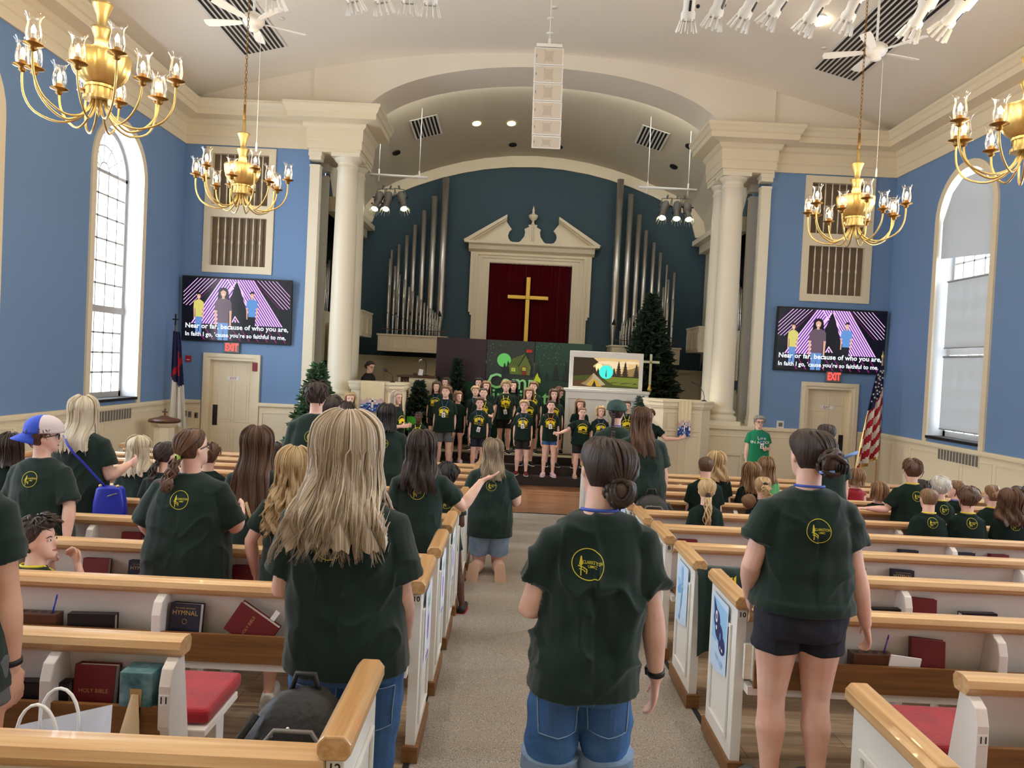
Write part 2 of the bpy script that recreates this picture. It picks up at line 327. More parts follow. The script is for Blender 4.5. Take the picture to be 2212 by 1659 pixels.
for k in range(nl):
    for i in range(nn-1):
        def pt(i, k):
            t = k/nl; t2 = t*t*(3-2*t); return (A0[i][0]*(1-t2)+b[i][0]*t2, 17.0+(BY-0.05-17.0)*t, A0[i][1]*(1-t)+b[i][1]*t)
        mb.add([pt(i, k), pt(i+1, k), pt(i+1, k+1), pt(i, k+1)], [(0, 1, 2, 3)], 0, True)
struct(mb, 'ceiling_chancel', K['ceil_shaded'])
for s, side in ((-1, 'left'), (1, 'right')):
    mb = MB(); x = s*4.75   # side wall with the organ chamber opening
    for (y0, y1, z0, z1) in ((17.2, 17.55, -0.1, 7.2), (19.0, BY, -0.1, 7.2), (17.55, 19.0, -0.1, 1.7), (17.55, 19.0, 5.3, 7.2)): mb.quad((x, y0, z0), (x, y1, z0), (x, y1, z1), (x, y0, z1))
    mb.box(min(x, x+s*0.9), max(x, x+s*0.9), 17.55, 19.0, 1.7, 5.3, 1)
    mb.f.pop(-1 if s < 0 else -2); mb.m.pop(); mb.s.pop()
    struct(mb, 'wall_chancel_'+side, [K['blue_shaded'], K['dark']])
# cornice with entablature, swept round the room
PROF = [(0, 6.05), (0.03, 6.05), (0.03, 6.21), (0.05, 6.23), (0.05, 6.44), (0.09, 6.47), (0.12, 6.52), (0.12, 6.55), (0.36, 6.58), (0.36, 6.69), (0.39, 6.71), (0.42, 6.78), (0.45, 6.82), (0.45, 6.87), (0, 6.93)]
def sweep(mb, path, prof, mat=0):
    rows = []
    for i, p in enumerate(path):
        p = V(p); a = (p-V(path[i-1])).normalized() if i else None; b = (V(path[i+1])-p).normalized() if i < len(path)-1 else None
        a = a or b; b = b or a; na, nb = V((a.y, -a.x)), V((b.y, -b.x)); o = (na+nb)/(1+na.dot(nb))
        rows.append([(p.x+o.x*d, p.y+o.y*d, z) for d, z in prof])
    mb.loft(rows, mat, False, False, closed=False)
mb = MB(); sweep(mb, [(-W, BK), (-W, FY), (-TX, FY), (-TX, 15.86), (-3.72, 15.86), (-3.72, 17.15)], PROF)
sweep(mb, [(3.72, 17.15), (3.72, 15.86), (TX, 15.86), (TX, FY), (W, FY), (W, BK)], PROF)
for s in (-1, 1):
    x0, x1 = sorted((s*3.72, s*TX)); mb.box(x0, x1, 15.86, 17.15, 5.99, 6.9)
    x0, x1 = sorted((s*4.3, s*4.75)); mb.box(x0, x1, 17.3, BY-0.1, 5.25, 5.38); mb.box(*sorted((s*4.5, s*4.75)), 17.3, BY-0.1, 5.05, 5.25)
struct(mb, 'trim_2', K['ivory'])
# floors
mb = MB(); mb.quad((-0.80, BK, -0.05*BK), (0.80, BK, -0.05*BK), (0.80, 12.2, -0.61), (-0.80, 12.2, -0.61)); mb.quad((-0.80, 12.2, -0.61), (0.80, 12.2, -0.61), (0.80, 12.56, -0.61), (-0.80, 12.56, -0.61))
struct(mb, 'floor_aisle_carpet', K['carpet'])
mb = MB()
for s in (-1, 1):
    x0, x1 = sorted((s*0.83, s*W)); mb.quad((x0, BK, -0.05*BK), (x1, BK, -0.05*BK), (x1, 12.2, -0.61), (x0, 12.2, -0.61)); mb.quad((x0, 12.2, -0.61), (x1, 12.2, -0.61), (x1, 12.56, -0.61), (x0, 12.56, -0.61))
struct(mb, 'floor_pews', K['vinyl'])
mb = MB()
for s in (-1, 1):
    x0, x1 = sorted((s*0.80, s*0.83)); mb.quad((x0, BK, 0.005-0.05*BK), (x1, BK, 0.005-0.05*BK), (x1, 12.2, -0.605), (x0, 12.2, -0.605))
mb.box(-W, W, 12.56, 12.60, -0.66, -0.603); struct(mb, 'trim_3', K['dark'])
struct(MB().box(-W-0.5, W+0.5, BK-0.2, 12.0, -1.4, -0.95).box(-W-0.5, W+0.5, 12.0, 21.5, -1.4, -0.8), 'floor_light_block', K['dark'])  # unseen slab added under the floors to block light from below
mb = MB(); mb.quad((-W, 12.60, -0.61), (W, 12.60, -0.61), (W, 16.2, -0.61), (-W, 16.2, -0.61)); struct(mb, 'floor_front', K['wood_floor'])
mb = MB()
for y, z in ((15.57, -0.435), (15.87, -0.26), (16.17, -0.09)): mb.box(-2.75, 2.62, y, 16.4, -0.61, z)
mb.box(-2.75, 2.62, 16.19, 16.3, -0.3, -0.086, 1)
struct(mb, 'floor_chancel_steps', [K['riser'], K['stage']], 0.008)
mb = MB(); mb.box(-4.75, 4.75, 16.25, BY, -0.7, -0.085); struct(mb, 'floor_chancel', K['stage'])
# wainscot: slab, cap rail, raised panel mouldings
def frame_x(mb, x0, x1, z0, z1, y, w=0.02, d=0.012, mat=0):      # moulding rectangle on a wall that faces -y
    mb.box(x0, x1, y-d, y, z1-w, z1, mat); mb.box(x0, x1, y-d, y, z0, z0+w, mat); mb.box(x0, x0+w, y-d, y, z0+w, z1-w, mat); mb.box(x1-w, x1, y-d, y, z0+w, z1-w, mat)
def frame_y(mb, y0, y1, z0, z1, x, s, w=0.02, d=0.012, mat=0):   # the same on a wall at x, facing -s
    a, b = sorted((x, x-s*d)); mb.box(a, b, y0, y1, z1-w, z1, mat); mb.box(a, b, y0, y1, z0, z0+w, mat); mb.box(a, b, y0, y0+w, z0+w, z1-w, mat); mb.box(a, b, y1-w, y1, z0+w, z1-w, mat)
def frame_xr(mb, x0, x1, z0, z1, y, mat=0): frame_x(mb, x0, x1, z0, z1, y, 0.018, 0.010, mat); mb.box(x0+0.05, x1-0.05, y-0.006, y, z0+0.05, z1-0.05, mat)
mb = MB()
for s in (-1, 1):
    x = s*W; a, b = sorted((x, x-s*0.03)); mb.box(a, b, BK, FY, -0.7, 0.70)
    a, b = sorted((x, x-s*0.07)); mb.box(a, b, BK, FY, 0.70, 0.74); a, b = sorted((x, x-s*0.05)); mb.box(a, b, BK, FY, 0.74, 0.77)
    a, b = sorted((x, x-s*0.05)); mb.box(a, b, BK, FY, -0.7, -0.46)
    y = FY-0.1
    for wdt in (0.45, 0.7, 1.7, 0.9, 1.4, 1.7, 0.9, 1.4, 1.7, 0.9, 1.4, 1.7):
        frame_y(mb, y-wdt+0.08, y, max(floor_z(y)+0.2, -0.42), 0.60, x-s*0.03, s); y -= wdt
    for q0, q1 in (((TX, 5.64), (6.84, W))):
        x0, x1 = sorted((s*q0, s*q1)); mb.box(x0, x1, FY-0.03, FY, -0.7, 0.70); mb.box(x0, x1, FY-0.07, FY, 0.70, 0.74); mb.box(x0, x1, FY-0.05, FY, 0.74, 0.77); mb.box(x0, x1, FY-0.05, FY, -0.61, -0.45)
        frame_x(mb, x0+0.08, x1-0.08, -0.40, 0.58, FY-0.03)
struct(mb, 'trim_4', K['ivory'])
mb = MB()                                        # plinth walls that carry the columns
for s in (-1, 1):
    x0, x1 = sorted((s*3.3, s*TX)); mb.box(x0, x1, 15.80, 17.25, -0.61, 0.71); mb.box(x0-0.02, x1+0.02, 15.75, 17.28, 0.71, 0.78)
    mb.box(x0, x1, 15.77, 15.8, -0.61, -0.45); frame_x(mb, x0+0.12, x1-0.1, -0.38, 0.58, 15.80)
    if s > 0: frame_x(mb, 3.98, 4.42, -0.38, 0.22, 15.795, 0.05, 0.02)
struct(mb, 'trim_5', K['ivory'])
mb = MB()                                        # chancel wainscot behind the organ
mb.box(-4.75, 4.75, BY-0.06, BY, -0.1, 1.82); mb.box(-4.75, 4.75, BY-0.10, BY, 1.82, 1.90)
for i in range(14): frame_x(mb, -4.6+i*0.67, -4.6+i*0.67+0.52, 0.95, 1.66, BY-0.06); frame_x(mb, -4.6+i*0.67, -4.6+i*0.67+0.52, 0.1, 0.8, BY-0.06)
for s in (-1, 1):
    a, b = sorted((s*4.75, s*4.70)); mb.box(a, b, 17.28, BY, -0.1, 1.42); mb.box(*sorted((s*4.75, s*4.66)), 17.28, BY, 1.42, 1.48)
    for i in range(5): frame_y(mb, 17.4+i*0.7, 17.95+i*0.7, 0.1, 1.3, s*4.70, s)
struct(mb, 'trim_6', K['ivory'])
# side windows
nwin = 0
for s in (-1, 1):
    for wy in WIN_Y:
        nwin += 1; x = s*(W+0.30); root = empty('window_%d' % nwin, (0, 0, 0), kind='structure')
        mb = MB(); a, b = sorted((x-0.025, x+0.025))
        mb.box(a, b, wy-HW, wy-HW+0.07, ZS, ZSP); mb.box(a, b, wy+HW-0.07, wy+HW, ZS, ZSP); mb.box(a, b, wy-HW, wy+HW, ZS, ZS+0.10); mb.box(a-0.02, b+0.02, wy-HW, wy+HW, 2.38, 2.50); mb.box(a, b, wy-HW, wy+HW, ZSP-0.03, ZSP+0.03)
        ap = arch_pts()
        def arc(r0, r1):
            for (p, q), (r, t) in zip(ap[:-1], ap[1:]):
                k0, k1 = r0/HW, r1/HW; f = lambda y, z, k: (wy+y*k, ZSP+(z-ZSP)*k)
                P, Q, S_, U = f(p, q, k0), f(r, t, k0), f(r, t, k1), f(p, q, k1)
                mb.add([(xx, *pp) for xx in (a, b) for pp in (P, Q, S_, U)], [(0, 1, 2, 3), (4, 7, 6, 5), (0, 4, 5, 1), (3, 2, 6, 7)])
        arc(HW-0.07, HW); arc(HW*0.56-0.012, HW*0.56+0.012); arc(HW*0.2-0.012, HW*0.2+0.012)
        for q in range(1, 6):
            an = pi*q/6; mb.tube([(x, wy+HW*0.2*cos(an), ZSP+HW*0.2*sin(an)), (x, wy+HW*cos(an), ZSP+HW*sin(an))], 0.013, 4, smooth=False)
        for k in range(1, 5):
            yy = wy-HW+2*HW*k/5; mb.box(x-0.015, x+0.015, yy-0.015, yy+0.015, ZS, ZSP)
        for k in range(1, 4): zz = ZS+0.1+(2.38-ZS-0.1)*k/4; mb.box(x-0.015, x+0.015, wy-HW, wy+HW, zz-0.016, zz+0.016)
        for k in range(1, 6): zz = 2.5+(ZSP-2.5)*k/6; mb.box(x-0.015, x+0.015, wy-HW, wy+HW, zz-0.016, zz+0.016)
        mb.build('window_frame', K['sash'], root)
        mb = MB(); mb.v = []; pts = [(wy+HW*0.98, ZS)]+[(wy+y*0.98, z) for y, z in ap]+[(wy-HW*0.98, ZS)]
        mb.add([(x, y, z) for y, z in pts], [tuple(range(len(pts)))]); mb.build('pane', K['glass'], root)
        mb = MB(); xi = s*W; a2, b2 = sorted((xi, xi-s*0.035)); pr = [(1.0, 1.05), (1.05, 1.16)]
        for q in (-1, 1): mb.box(a2, b2, *sorted((wy+q*HW, wy+q*(HW+0.13))), 0.77, ZSP)
        for (p, q), (r, t) in zip(ap[:-1], ap[1:]):
            k = (HW+0.13)/HW; f = lambda y, z, k: (wy+y*k, ZSP+(z-ZSP)*k); P, Q, S_, U = f(p, q, 1), f(r, t, 1), f(r, t, k), f(p, q, k)
            mb.add([(xx, *pp) for xx in (a2, b2) for pp in (P, Q, S_, U)], [(0, 1, 2, 3), (4, 7, 6, 5), (0, 4, 5, 1), (3, 2, 6, 7)])
        mb.build('window_casing', K['ivory'], root)
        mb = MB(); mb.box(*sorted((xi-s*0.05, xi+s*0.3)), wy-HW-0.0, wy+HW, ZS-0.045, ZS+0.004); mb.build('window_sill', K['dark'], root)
# doors
def panels6(mb, x0, x1, z0, z1, y):
    w = x1-x0; h = z1-z0
    for a, b in ((0.12, 0.47), (0.53, 0.88)):
        for c, d in ((0.09, 0.36), (0.42, 0.80), (0.85, 0.95)): frame_x(mb, x0+w*a, x0+w*b, z0+h*c, z0+h*d, y, 0.018, 0.008); mb.box(x0+w*a+0.05, x0+w*b-0.05, y-0.008, y, z0+h*c+0.05, z0+h*d-0.05)
for i, s in ((1, -1), (2, 1)):
    x0, x1 = sorted((s*5.77, s*6.67)); root = empty('door_%d' % i, (0, 0, 0), kind='structure'); z1 = 1.62; y = FY+0.10
    mb = MB(); mb.box(x0, x1, y, y+0.04, -0.61, z1); panels6(mb, x0, x1, -0.60, z1, y); mb.build('door_leaf', K['ivory'], root)
    mb = MB()
    for q0, q1, dd in ((0, 0.06, 0.03), (0.06, 0.14, 0.055)):
        mb.box(x0-q1, x0-q0, FY-dd, FY, -0.61, z1+q1); mb.box(x1+q0, x1+q1, FY-dd, FY, -0.61, z1+q1); mb.box(x0-q0, x1+q0, FY-dd, FY, z1+q0, z1+q1)
    mb.build('door_casing', K['ivory'], root)
    xx = -6.63 if s < 0 else 6.50
    mb = MB(); mb.box(xx, xx+0.10, y-0.012, y, 0.25, 0.68); mb.build('push_plate', K['black'], root, 0.004)
    mb = MB(); cx = s*6.22; mb.box(cx-0.13, cx+0.13, y-0.012, y, 1.21, 1.28, 0); text_mb(mb, 'EXIT', 0.065, M.Translation((cx, y-0.0135, 1.243)) @ M.Rotation(pi/2, 4, 'X'), 1, bold=0.001)
    mb.build('exit_label', [K['paper'], mat('red_lettering', srgb(150, 30, 40))], root)
tag((MB().box(-5.78, -5.68, FY-0.075, FY-0.055, 1.42, 1.60)).build('door_alarm', mat('dark_red_plastic', srgb(130, 22, 34), 0.4), None, 0.005), 'small dark red alarm box at the top corner of the left door frame', 'alarm')
# radiator grilles set in the wainscot
for s in (-1, 1):
    root = empty('wall_vent', (s*(W-0.03), 13.45 if s < 0 else 13.2, 0.5), label='slotted radiator grille in the panelling under the %s arched window' % ('left' if s < 0 else 'right'), cat='vent')
    mb = MB(); mb.box(*sorted((0, -s*0.015)), -0.62, 0.62, -0.02, 0.20, 0); mb.build('frame', K['ivory'], root)
    for k in range(13): MB().box(*sorted((-s*0.014, -s*0.018)), -0.6+k*0.093, -0.6+k*0.093+0.07, 0.0, 0.18).build('slot', K['grey'], root)
# columns and pilasters
def column(x, y, r=0.245, sq=False):
    mb = MB(); z0, z1 = 0.78, 5.99
    if sq:
        mb.box(x-r, x+r, y-r, y+r, z0, z0+0.12); mb.box(x-r*0.88, x+r*0.88, y-r*0.88, y+r*0.88, z0+0.12, z0+0.2); mb.box(x-r*0.8, x+r*0.8, y-r*0.8, y+r*0.8, z0+0.2, z1-0.25)
        mb.box(x-r*0.88, x+r*0.88, y-r*0.88, y+r*0.88, z1-0.30, z1-0.26); mb.box(x-r*0.95, x+r*0.95, y-r*0.95, y+r*0.95, z1-0.16, z1-0.08); mb.box(x-r*1.08, x+r*1.08, y-r*1.08, y+r*1.08, z1-0.08, z1)
    else:
        mb.box(x-r*1.35, x+r*1.35, y-r*1.35, y+r*1.35, z0, z0+0.09)
        mb.lathe([(r*1.3, z0+0.09), (r*1.36, z0+0.13), (r*1.3, z0+0.18), (r*1.12, z0+0.2), (r*1.1, z0+0.23), (r*1.2, z0+0.25), (r*1.2, z0+0.28), (r*1.04, z0+0.31), (r, z0+0.36), (r, 2.6), (r*0.97, 3.8), (r*0.9, 5.2), (r*0.86, z1-0.30), (r*0.94, z1-0.29), (r*0.94, z1-0.26), (r*0.86, z1-0.25), (r*0.86, z1-0.17), (r*0.95, z1-0.16), (r*1.12, z1-0.11), (r*1.15, z1-0.08)], (x, y, 0), 40)
        mb.box(x-r*1.2, x+r*1.2, y-r*1.2, y+r*1.2, z1-0.08, z1)
    return mb
nc = 0
for s in (-1, 1):
    for x, y, sq, d, lab in ((4.02, 16.14, False, 0.245, 'front round ivory column'), (4.02, 16.90, False, 0.235, 'rear round ivory column'), (4.655, 16.02, True, 0.125, 'square ivory pilaster against the blue tower'), (4.70, 16.95, True, 0.11, 'square ivory pilaster deep in the shade')):
        tag(column(s*x, y, d, sq).build('column', K['col']), '%s on the %s side of the chancel arch' % (lab, 'left' if s < 0 else 'right'), 'column')
# ================================================================ FURNISHINGS HIGH UP
def chandelier():
    root = empty('chandelier', label='x', cat='chandelier')
    # local z=0: top of the bowl; arms below
    g, b = K['gold'], K['brass_d']
    MB().lathe([(0.001, 0.60), (0.020, 0.60), (0.022, 0.42)], n=12).lathe([(0.03, 0.42), (0.085, 0.42), (0.075, 0.40), (0.045, 0.32), (0.035, 0.24), (0.04, 0.22), (0.085, 0.215), (0.075, 0.195), (0.055, 0.14), (0.05, 0.08), (0.06, 0.07), (0.055, -0.02), (0.05, -0.22)], n=24).build('stem', g, root)
    mb = MB(); ring = []
    for r, z in ((0.0, 0.0), (0.20, 0.0), (0.225, -0.005), (0.225, -0.03), (0.218, -0.10), (0.20, -0.165), (0.165, -0.22), (0.12, -0.255), (0.085, -0.265)): ring.append([V((r*(1+0.035*abs(cos(9*2*pi*i/72)))*cos(2*pi*i/72), r*(1+0.035*abs(cos(9*2*pi*i/72)))*sin(2*pi*i/72), z)) for i in range(72)])
    mb.loft(ring, 0, True, False); mb.build('bowl', g, root)
    mb = MB()
    for z0, z1, r in ((-0.265, -0.285, 0.115), (-0.285, -0.36, 0.10), (-0.36, -0.385, 0.12)):
        mb.loft([[V((r*(1+0.05*(k % 2))*cos(2*pi*k/40), r*(1+0.05*(k % 2))*sin(2*pi*k/40), z)) for k in range(40)] for z in (z0, z1)], 0, False)
    mb.lathe([(0.03, -0.385), (0.025, -0.44), (0.008, -0.46), (0.02, -0.48), (0.001, -0.52)], n=12); mb.build('hub', g, root)
    for k in range(12):
        a = 2*pi*k/12; low = k % 2; RR = 0.60 if not low else 0.47; zt = -0.16 if not low else -0.25; ca, sa = cos(a), sin(a)
        pts = [(0.05, -0.38), (0.085, -0.47), (0.17, -0.555-0.01*low), (0.30*RR/0.6+0.02, -0.59), (RR-0.10, -0.52), (RR-0.02, -0.40), (RR, -0.28+0.0*low), (RR, zt-0.04)]
        # smooth the path
        P = [V((p[0]*ca, p[0]*sa, p[1])) for p in pts]; Q = []
        for i in range(len(P)-1):
            p0, p1, p2, p3 = P[max(i-1, 0)], P[i], P[i+1], P[min(i+2, len(P)-1)]
            for t in (0, 0.33, 0.66): Q.append(0.5*((2*p1)+(-p0+p2)*t+(2*p0-5*p1+4*p2-p3)*t*t+(-p0+3*p1-3*p2+p3)*t**3))
        Q.append(P[-1]); arm = MB().tube(Q, 0.0095, 8).build('arm', g, root)
        c = V((RR*ca, RR*sa, zt)); mb = MB(); mb.lathe([(0.012, -0.05), (0.03, -0.035), (0.022, -0.015), (0.072, 0.0), (0.074, 0.006), (0.03, 0.008), (0.026, 0.045), (0.0, 0.045)], c, 16); mb.build('drip_pan', b, arm)
        MB().lathe([(0.018, 0.045), (0.018, 0.085), (0.0, 0.085)], c, 10).build('candle_sleeve', K['white'], arm)
        MB().lathe([(0.0, 0.083), (0.014, 0.09), (0.019, 0.11), (0.012, 0.135), (0.0, 0.155)], c, 10).build('bulb', K['bulb'], arm)
        MB().lathe([(0.036, 0.01), (0.050, 0.035), (0.056, 0.08), (0.050, 0.13), (0.043, 0.165), (0.052, 0.205), (0.070, 0.23)], c, 18).build('glass_shade', K['cglass'], arm)
    return root
CH = [((218, 118), 6.5, 'large brass chandelier nearest the camera at the upper left', False), ((524, 357), 10.3, 'brass chandelier with lit glass shades hanging before the left organ grille', True),
      ((1849, 424), 9.9, 'brass chandelier with lit glass shades hanging before the right organ grille', True), ((2224, 230), 6.6, 'brass chandelier cut off by the right edge of the photograph', False)]
ch0 = chandelier(); first = True; chs = [ch0]
for _ in CH[1:]: chs.append(copy_tree(ch0))
chain_link = None
for o, (px, Y, lab, chain) in zip(chs, CH):
    p = at(px[0], px[1], Y=Y); o.location = p; o.rotation_euler.z = random.uniform(0, 0.5); o['label'] = lab; o['group'] = 'brass chandeliers of the nave'
    zt = ceil_z(p.x)
    mb = MB(); n = int((zt-p.z-0.6)/0.045); mb2 = mb
    mb.tube([(0, 0, 0.58), (0, 0, 0.80)], 0.016, 8)
    for k in range(int((zt-p.z-0.80)/0.05)):
        z = 0.80+k*0.05; a = pi/2*(k % 2); q = [(0.012*cos(t)*cos(a), 0.012*cos(t)*sin(a), z+0.025+0.032*sin(t)) for t in [2*pi*i/8 for i in range(9)]]; mb.tube(q, 0.0045, 4)
    mb.lathe([(0.0, zt-p.z), (0.09, zt-p.z-0.001), (0.085, zt-p.z-0.03), (0.02, zt-p.z-0.06)], n=16)
    mb.build('chain', K['brass_d'], o)
    light('chandelier_light', 'POINT', p+V((0, 0, 0.18)), 45, (1, 0.74, 0.42), shadow_soft_size=0.45)
# ceiling fans
def fan():
    root = empty('ceiling_fan', label='x', cat='fan'); w = K['white']
    MB().tube([(0, 0, 0.0), (0, 0, 1.0)], 0.018, 8).build('downrod', w, root)
    MB().lathe([(0.0, 0.14), (0.05, 0.13), (0.10, 0.10), (0.145, 0.06), (0.145, 0.0), (0.11, -0.05), (0.07, -0.06), (0.07, -0.10), (0.05, -0.12), (0.0, -0.125)], n=24).build('motor', w, root)
    for k in range(5):
        a = 2*pi*k/5+0.3; T = M.Rotation(a, 4, 'Z') @ M.Rotation(R(12), 4, 'X')
        bl = MB(); ou = [(0.16, -0.03), (0.24, -0.05), (0.55, -0.075), (0.68, -0.07), (0.70, 0.0), (0.68, 0.07), (0.55, 0.075), (0.24, 0.05), (0.16, 0.03)]
        bl.prism(ou, 2, -0.004, 0.004); bl.v = [tuple(T @ V(p)) for p in bl.v]; bl.build('blade', w, root)
    MB().tube([(0.06, 0, -0.08), (0.1, 0, -0.13), (0.1, 0, -1.6)], 0.003, 5).lathe([(0.004, -1.6), (0.012, -1.62), (0.014, -1.72), (0.0, -1.73)], (0.1, 0, 0), 8).build('pull_chain', w, root)
    return root
f0 = fan(); f1 = copy_tree(f0)
for o, (u, v, Y, lab) in zip((f0, f1), ((548, 48, 10.5, 'white ceiling fan with long pull chain at the upper left'), (1893, 112, 10.8, 'white ceiling fan with long pull chain at the upper right'))):
    p = at(u, v, Y=Y); o.location = p; o['label'] = lab; o['group'] = 'white ceiling fans'
    o.children[0].scale = (1, 1, ceil_z(p.x)-p.z)
    if u < 1000: o.rotation_euler.z = 0.2
# slotted air vents in the vault and over the chancel
def vent(x, y, z, w, l, tilt, lab, n=8, along=True, grp=None, tx=0, tz=0):
    root = empty('ceiling_vent', (x, y, z), label=lab, cat='vent', group=grp); root.rotation_euler = (tx, tilt, tz)
    MB().box(-w/2-0.03, w/2+0.03, -l/2-0.03, l/2+0.03, -0.012, 0.0).build('frame', K['white'], root)
    for k in range(n):
        xx = -w/2+w*(k+0.5)/n; MB().box(xx-w/n*0.28, xx+w/n*0.28, -l/2, l/2, -0.017, -0.012).build('slot', K['black'], root)
for u, v, lab, ln in ((505, 22, 'long striped ceiling vent behind the left fan', 3.2), (1902, 68, 'long striped ceiling vent behind the right fan', 3.6)):
    # find the place on the vault
    r = ray(u, v); t = 1.0
    while (CAM+r*t).z < ceil_z((CAM+r*t).x) and t < 30: t += 0.01
    p = CAM+r*t; vent(p.x, p.y, ceil_z(p.x)-0.01, 0.80, ln, math.atan2(p.x, RC), lab, 10, grp='long slotted vents in the vaulted ceiling')
def chz(x, y): t = (y-17)/4; return (6.5+1.62*sqrt(max(0, 1-(x/4.76)**2)))*(1-t)+(7.49-x*x/16)*t
for u, v, lab in ((921, 270, 'square black slotted vent in the chancel ceiling, left'), (1408, 294, 'square black slotted vent in the chancel ceiling, right')):
    r = ray(u, v); t = 17.1
    while (CAM+r*t).z < chz((CAM+r*t).x, (CAM+r*t).y) and t < 21: t += 0.01
    p = CAM+r*t; e = 0.1; sx = (chz(p.x+e, p.y)-chz(p.x-e, p.y))/(2*e); sy = (chz(p.x, p.y+e)-chz(p.x, p.y-e))/(2*e)
    vent(p.x, p.y, p.z-0.05, 0.62, 0.85, -math.atan(sx), lab, 7, grp='square vents over the chancel', tx=math.atan(sy))
DL = []
for k, (u, v) in enumerate(((835, 281), (857, 328), (1108, 311), (1207, 316), (1455, 358), (1489, 314), (1030, 265), (1105, 265))):
    r = ray(u, v); t = 17.1
    while (CAM+r*t).z < chz((CAM+r*t).x, (CAM+r*t).y) and t < 21: t += 0.01
    p = CAM+r*t; lit = k > 5; e = 0.1
    o = MB().lathe([(0.0, 0.012), (0.075, 0.010), (0.08, -0.002), (0.10, -0.004), (0.105, 0.002), (0.105, 0.02)], n=20).build('ceiling_lamp', [K['dark']]); o.location = p-V((0, 0, 0.035)); o.rotation_euler = (math.atan((chz(p.x, p.y+e)-chz(p.x, p.y-e))/(2*e)), -math.atan((chz(p.x+e, p.y)-chz(p.x-e, p.y))/(2*e)), 0)
    if lit: o.data.materials[0] = mat('lit_downlight', (1, 0.9, 0.6, 1), emit=(1, 0.85, 0.5, 1), es=1.2); DL.append(p)
    tag(o, ['recessed ceiling lamp by the left column capital', 'recessed ceiling lamp above the left stage light bar', 'unlit recessed ceiling lamp left of the hanging speakers', 'unlit recessed ceiling lamp right of the hanging speakers', 'recessed ceiling lamp above the right stage light bar', 'recessed ceiling lamp by the right column capital', 'faintly glowing ceiling lamp in the chancel, further left', 'faintly glowing ceiling lamp in the chancel, nearer the speakers'][k], 'ceiling lamp', 'recessed lamps over the chancel')
lens_on = mat('warm_lens_light', (1, 0.9, 0.7, 1), emit=(1.0, 0.86, 0.62, 1), es=14)
for x, y in ADDED_CANS:  # housings for the added nave lamps, all out of view
    p = V((x, y, ceil_z(x))); o = MB().lathe([(0.0, -0.012), (0.10, -0.012), (0.105, -0.02), (0.13, -0.02), (0.13, 0.02)], n=24, mat=0).build('ceiling_lamp', [lens_on]); o.location = p
    tag(o, 'round recessed lamp added out of view to brighten the nave', 'ceiling lamp', 'unseen lamps added to the nave vault')
r = ray(1770, 40); t = 1.0
while (CAM+r*t).z < ceil_z((CAM+r*t).x): t += 0.01
p = CAM+r*t; root = empty('ceiling_lamp', (p.x, p.y, ceil_z(p.x)), label='lit dome ceiling lamp among the stage lights at the upper right', cat='ceiling lamp'); 
MB().lathe([(0.0, -0.10), (0.08, -0.09), (0.13, -0.05), (0.14, -0.01)], n=24).build('diffuser', lens_on, root); MB().lathe([(0.14, -0.015), (0.16, -0.02), (0.165, 0.02)], n=24).build('trim_ring', K['white'], root)
for u, v in ((1198, 15), (1780, 103), (608, 40)):
    r = ray(u, v); t = 1.0
    while (CAM+r*t).z < ceil_z((CAM+r*t).x) and t < 30: t += 0.01
    p = CAM+r*t; o = MB().lathe([(0.0, -0.018), (0.05, -0.016), (0.055, 0.0)], n=16).build('smoke_detector', K['white']); o.location = p; tag(o, {1198: 'small round ceiling sensor above the hanging speakers', 1780: 'small round ceiling sensor left of the right fan', 608: 'small round ceiling sensor beside the left fan'}[u], 'sensor')
# theatre spotlights hung from pipes above the camera's view
def spotlight(white=True, on=False):
    root = empty('stage_spotlight', label='x', cat='spotlight'); m = K['white'] if white else K['grey']
    # beam axis = -z, origin at the clamp
    MB().lathe([(0.0, 0.05), (0.06, 0.05), (0.075, 0.02), (0.085, -0.05), (0.085, -0.17), (0.06, -0.19), (0.055, -0.30), (0.07, -0.33), (0.07, -0.40)], n=18).build('body', m, root)
    mb = MB()
    for k in range(10):
        a = 2*pi*k/10; mb.tube([(0.07*cos(a), 0.07*sin(a), -0.38), (0.105*cos(a), 0.105*sin(a), -0.50)], [0.012, 0.016], 4, smooth=False, flat=0.3)
    mb.build('barn_doors', m, root)
    mb = MB(); mb.tube([(-0.10, 0, -0.08), (-0.10, 0, 0.18), (0.10, 0, 0.18), (0.10, 0, -0.08)], 0.010, 6); mb.tube([(0, 0, 0.18), (0, 0, 0.27)], 0.02, 6); mb.build('yoke', m, root)
    for sx, zz in ((-1, -0.08), (1, -0.08), (0.8, -0.26)): MB().ball((sx*0.112, 0.02, zz), (0.02, 0.016, 0.02), 8).build('knob', K['black'], root)
    MB().box(-0.012, 0.012, -0.062, -0.052, -0.32, -0.22).box(-0.088, -0.083, -0.02, 0.02, -0.15, -0.05).build('slot', K['black'], root)
    if on: MB().lathe([(0.0, -0.385), (0.066, -0.384)], n=18).build('lens', mat('lit_spot_lens', (1, 1, 0.8, 1), emit=(1, 0.95, 0.62, 1), es=9), root)
    return root
SP = [(1483, 52, 0), (1538, 44, 14), (1596, 45, 24), (1655, 40, 30), (1735, 55, 26), (1820, 52, 18), (1962, 68, 22), (2028, 62, 34)]
SPL = [(596, 6, -8), (768, 10, -16), (829, 12, -12), (882, 14, 0), (929, 18, 2)]
sp0 = spotlight(); used = False
